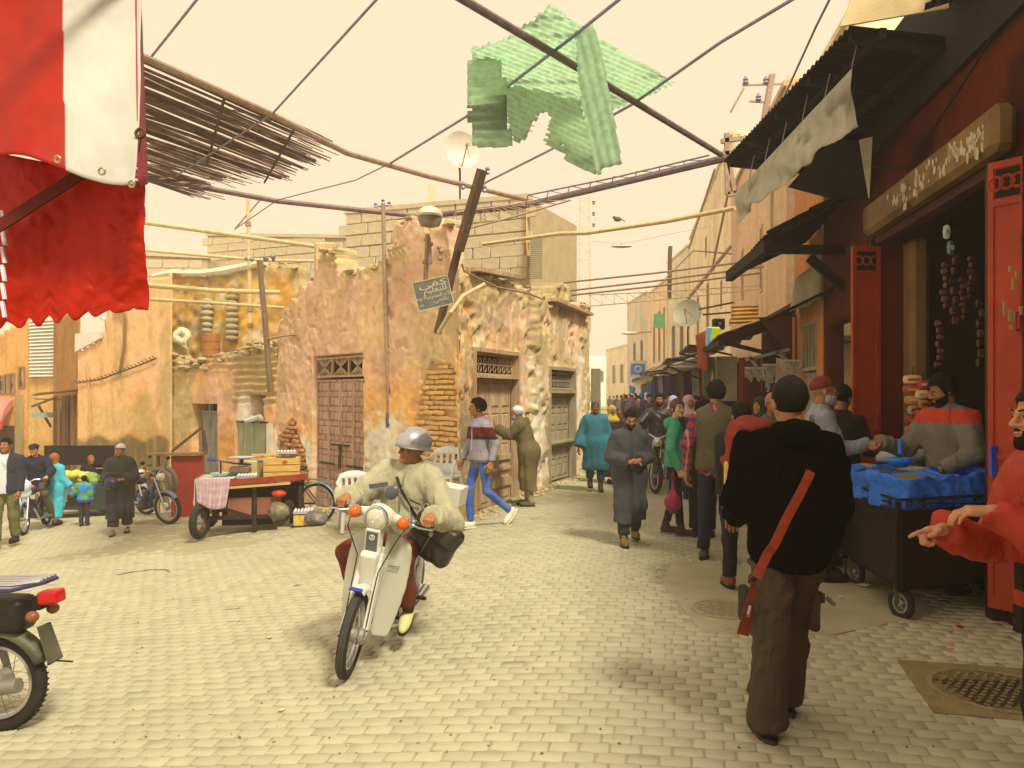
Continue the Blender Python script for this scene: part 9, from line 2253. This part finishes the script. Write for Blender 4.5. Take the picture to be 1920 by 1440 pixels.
tag(MB().box(ep(1.16,.08,.20),(.26,.14,.13),rotz(.1)).build('stone_block',mat('dark_block',A(100,80,50,.95),.95,bump=.5,bs=20),None,bevel=.01),'darker block stacked behind the sandy stone block','block')
tag(sobj('red_bag',lambda P:ell(P,(0,0,0),(.12,.09,.06))+folds(P,.015,12,3),(-.2,-.2,-.12),(.2,.2,.12),.015,mat('red_film',A(205,60,35,.95),.5)),'small bright red bag hanging below the barrow deck','bag').location=ep(1.12,.0,.66)
tag(sobj('rubbish_bag',lambda P:ell(P,(0,0,0),(.19,.15,.13))+folds(P,.03,9,6,(1,1,1)),(-.3,-.25,-.2),(.3,.25,.2),.018,mat('grey_film',A(120,105,90,.95),.4,var=.3,vs=8)),'grey crumpled plastic bag on the ground left of the white chair','bag').location=gnd(592,985)+Vector((0,0,.11))
# --- red board stall
g=gnd(352,968);e=empty('red_stall',tuple(g),0,'upright red board stall with a plank top behind the parked mopeds','stall')
MB().box((0,0,.60),(.62,.05,1.20),rotz(.12)).build('red_board',mat('red_stall_board',A(165,48,22,.95),.65,var=.12,vs=3),e)
MB().box((-.22,.05,1.235),(1.05,.4,.04),rotz(.12)).build('plank_top',mwood,e)
b=MB();b.torus((.30,-.04,.50),.12,.012,(0,1,0),18,5);b.v=[(x,y,.5+(z-.5)*.6) for x,y,z in b.v];b.build('worn_emblem',mat('worn_emblem',A(190,140,60,.95),.8),e)
b=MB();b.tube([(.18,.2,2.08),(.22,.2,1.65),(.24,.2,1.26)],.025,6);b.span((.20,.2,1.75),(-.40,.2,1.27),.045);b.span((.24,.2,1.7),(.30,.2,1.27),.04);b.build('bracket',mat('dark_bracket',A(95,70,45,.95),.8),e)
for x in(-.65,.2):MB().span((x,.15,0),(x,.15,1.22),.05).build('leg',mwood,e)
b=MB();b.tube([(.52,-.10,.45),(.42,-.15,.2),(.48,-.2,.03),(.62,-.2,.05),(.75,-.15,.3)],.018,6);tag(b.build('hose',mat('pale_hose',A(205,180,130,.95),.7),None,True),'pale hose curling on the ground between the red board and the barrow','hose').location=g
# --- white plastic chair
def chair(label,loc,rz,m=None):
    e=empty('plastic_chair',tuple(loc),rz,label,'chair','white plastic chairs');m=m or mat('white_plastic',A(245,232,195,1),.4,bump=.02,var=.04)
    sobj('seat',lambda P:rbox(P,(0,0,.43),(.235,.225,.014),.012)-.0,(-.3,-.3,.38),(.3,.3,.48),.012,m,e)
    for sx in(-1,1):
        b=MB();b.span((sx*.215,-.20,.43),(sx*.25,-.26,0),.05,.03);b.build('leg',m,e,bevel=.006)
        b=MB();b.span((sx*.20,.20,.43),(sx*.23,.30,0),.05,.03);b.build('leg',m,e,bevel=.006)
        b=MB();b.tube([(sx*.235,-.22,.43),(sx*.265,-.24,.60),(sx*.275,-.19,.665),(sx*.275,.0,.67),(sx*.26,.16,.68),(sx*.22,.24,.74)],[.02,.02,.026,.026,.024,.02],8);b.build('armrest',m,e,True)
    b=MB()
    N_=10;P=[]
    for i in range(N_+1):
        t=-1+2*i/N_
        for z,o_ in((.43,.20),(.60,.245),(.74,.27),(.80+.05*(1-t*t),.285)):P.append((t*.225,o_-.05*t*t,z))
    b.v=P
    for i in range(N_):
        for j in range(3):
            if j in(1,) and i%2==1:continue
            b.f.append((i*4+j,(i+1)*4+j,(i+1)*4+j+1,i*4+j+1))
    o=b.build('backrest',m,e,True);s=o.modifiers.new('s','SOLIDIFY');s.thickness=.014
    return e
g=gnd(655,1000);chair('white plastic armchair standing left of the moped rider',g+Vector((.05,.3,0)),.35)
g=gnd(828,985);chair('second white plastic chair half hidden behind the moped rider',g+Vector((.0,.1,.25)),-.3)
# plank leaning at the corner, rocks
g=gnd(866,940);tag(MB().span(g+Vector((-.05,-.25,0)),g+Vector((.32,.12,1.15)),.06,.04).build('leaning_stick',m_oldwood,None),'grey stick leaning on the house corner behind the youth in jeans','stick')
for px,py,s_,lb in((1072,893,.17,'big pale rock at the foot of the wall beside the far door'),(1058,884,.09,'smaller stone behind the big pale rock'),(1000,913,.07,'little stone by the wall between the two doors')):
    g=gnd(px,py);tag(sobj('rock',lambda P:ell(P,(0,0,s_*.35),(s_,s_*.8,s_*.55))+folds(P,s_*.25,4/s_*.3,int(px),(1,1,1)),(-s_*1.5,-s_*1.5,-s_*.3),(s_*1.5,s_*1.5,s_*1.4),s_*.14,m_rub),lb,'rock').location=g
# rubble and dust heaped along wall feet
b=MB();r=random.Random(9)
for W,n in((WL,150),(WR,150),(WC,60)):
    for i in range(n):
        u=r.uniform(0,W.L);o_=abs(r.gauss(0,.16))+.03;p=W.P(u,0,o_);s_=r.uniform(.012,.05);b.ball((p.x,p.y,gz(p.x)+s_*.2),(s_*1.2,s_,s_*.7),6,4,rotz(r.random()*3))
o=b.build('rubble_scatter',m_rub,None);o['kind']='stuff'
# --- vegetable stall at the left
g=gnd(150,950);Yv=17.6;x=(150-CX)/FPX*Yv;z=gz(x);e=empty('vegetable_stall',(x,Yv,z),0,'dark vegetable stall heaped with melons behind the child','stall')
MB().box((0,0,.42),(1.5,.8,.5)).build('table',mat('dark_green_stall',A(55,65,45,.95),.9,var=.3),e)
MB().box((-.5,.9,1.25),(1.6,.05,.45)).build('black_backboard',m_black,e)
for x_ in(-.7,.7):
    for y_ in(-.35,.35):MB().box((x_,y_,.1),(.05,.05,.2)).build('leg',mdw,e)
x0,z0=x,z
mm=[mat('yellow_melon',A(228,205,80,.95),.5,bump=.1),mat('green_veg',A(135,160,60,.95),.6),mat('blue_crate',A(60,110,160,.95),.6)]
def heap(nm,cat,n,cx,cz,wx,rad,m,lab):
    for i in range(n):
        t=i/n;o=MB().ball((0,0,0),(rad*1.2,rad,rad),10,7).build(nm,m,None,True);o.location=(x0+cx+random.uniform(-wx,wx),Yv+random.uniform(-.3,.0),z0+cz+random.uniform(0,.14));tag(o,lab,cat,lab+' group')
heap('melon','melon',16,-.15,.80,.38,.09,mm[0],'yellow melon heaped on the vegetable stall behind the child')
heap('cabbage','cabbage',10,.45,.74,.28,.09,mm[1],'green cabbage on the right of the vegetable stall')
tag(MB().box((x0+.30,Yv-.42,z0+.62),(.5,.3,.22)).build('blue_crate',mm[2],None),'blue crate at the front of the vegetable stall','crate')
tag(MB().box((x0-.35,Yv-.45,z0+.50),(.6,.1,.3)).build('tan_crate',mcr,None),'tan crate front on the vegetable stall','crate')
# ================= HAZE =================
def haze():
    b=MB();b.box((0,66,7.4),(200,190,18.4));o=b.build('haze',None,None);o['kind']='stuff'
    m=bpy.data.materials.new('haze_air');m.use_nodes=True;N=m.node_tree.nodes;N.clear();out=N.new('ShaderNodeOutputMaterial');v=N.new('ShaderNodeVolumePrincipled')
    v.inputs['Color'].default_value=(1,.97,.92,1);v.inputs['Density'].default_value=.0028;v.inputs['Anisotropy'].default_value=.2
    m.node_tree.links.new(v.outputs[0],out.inputs['Volume']);o.data.materials.append(m);o.display_type='WIRE'
haze()
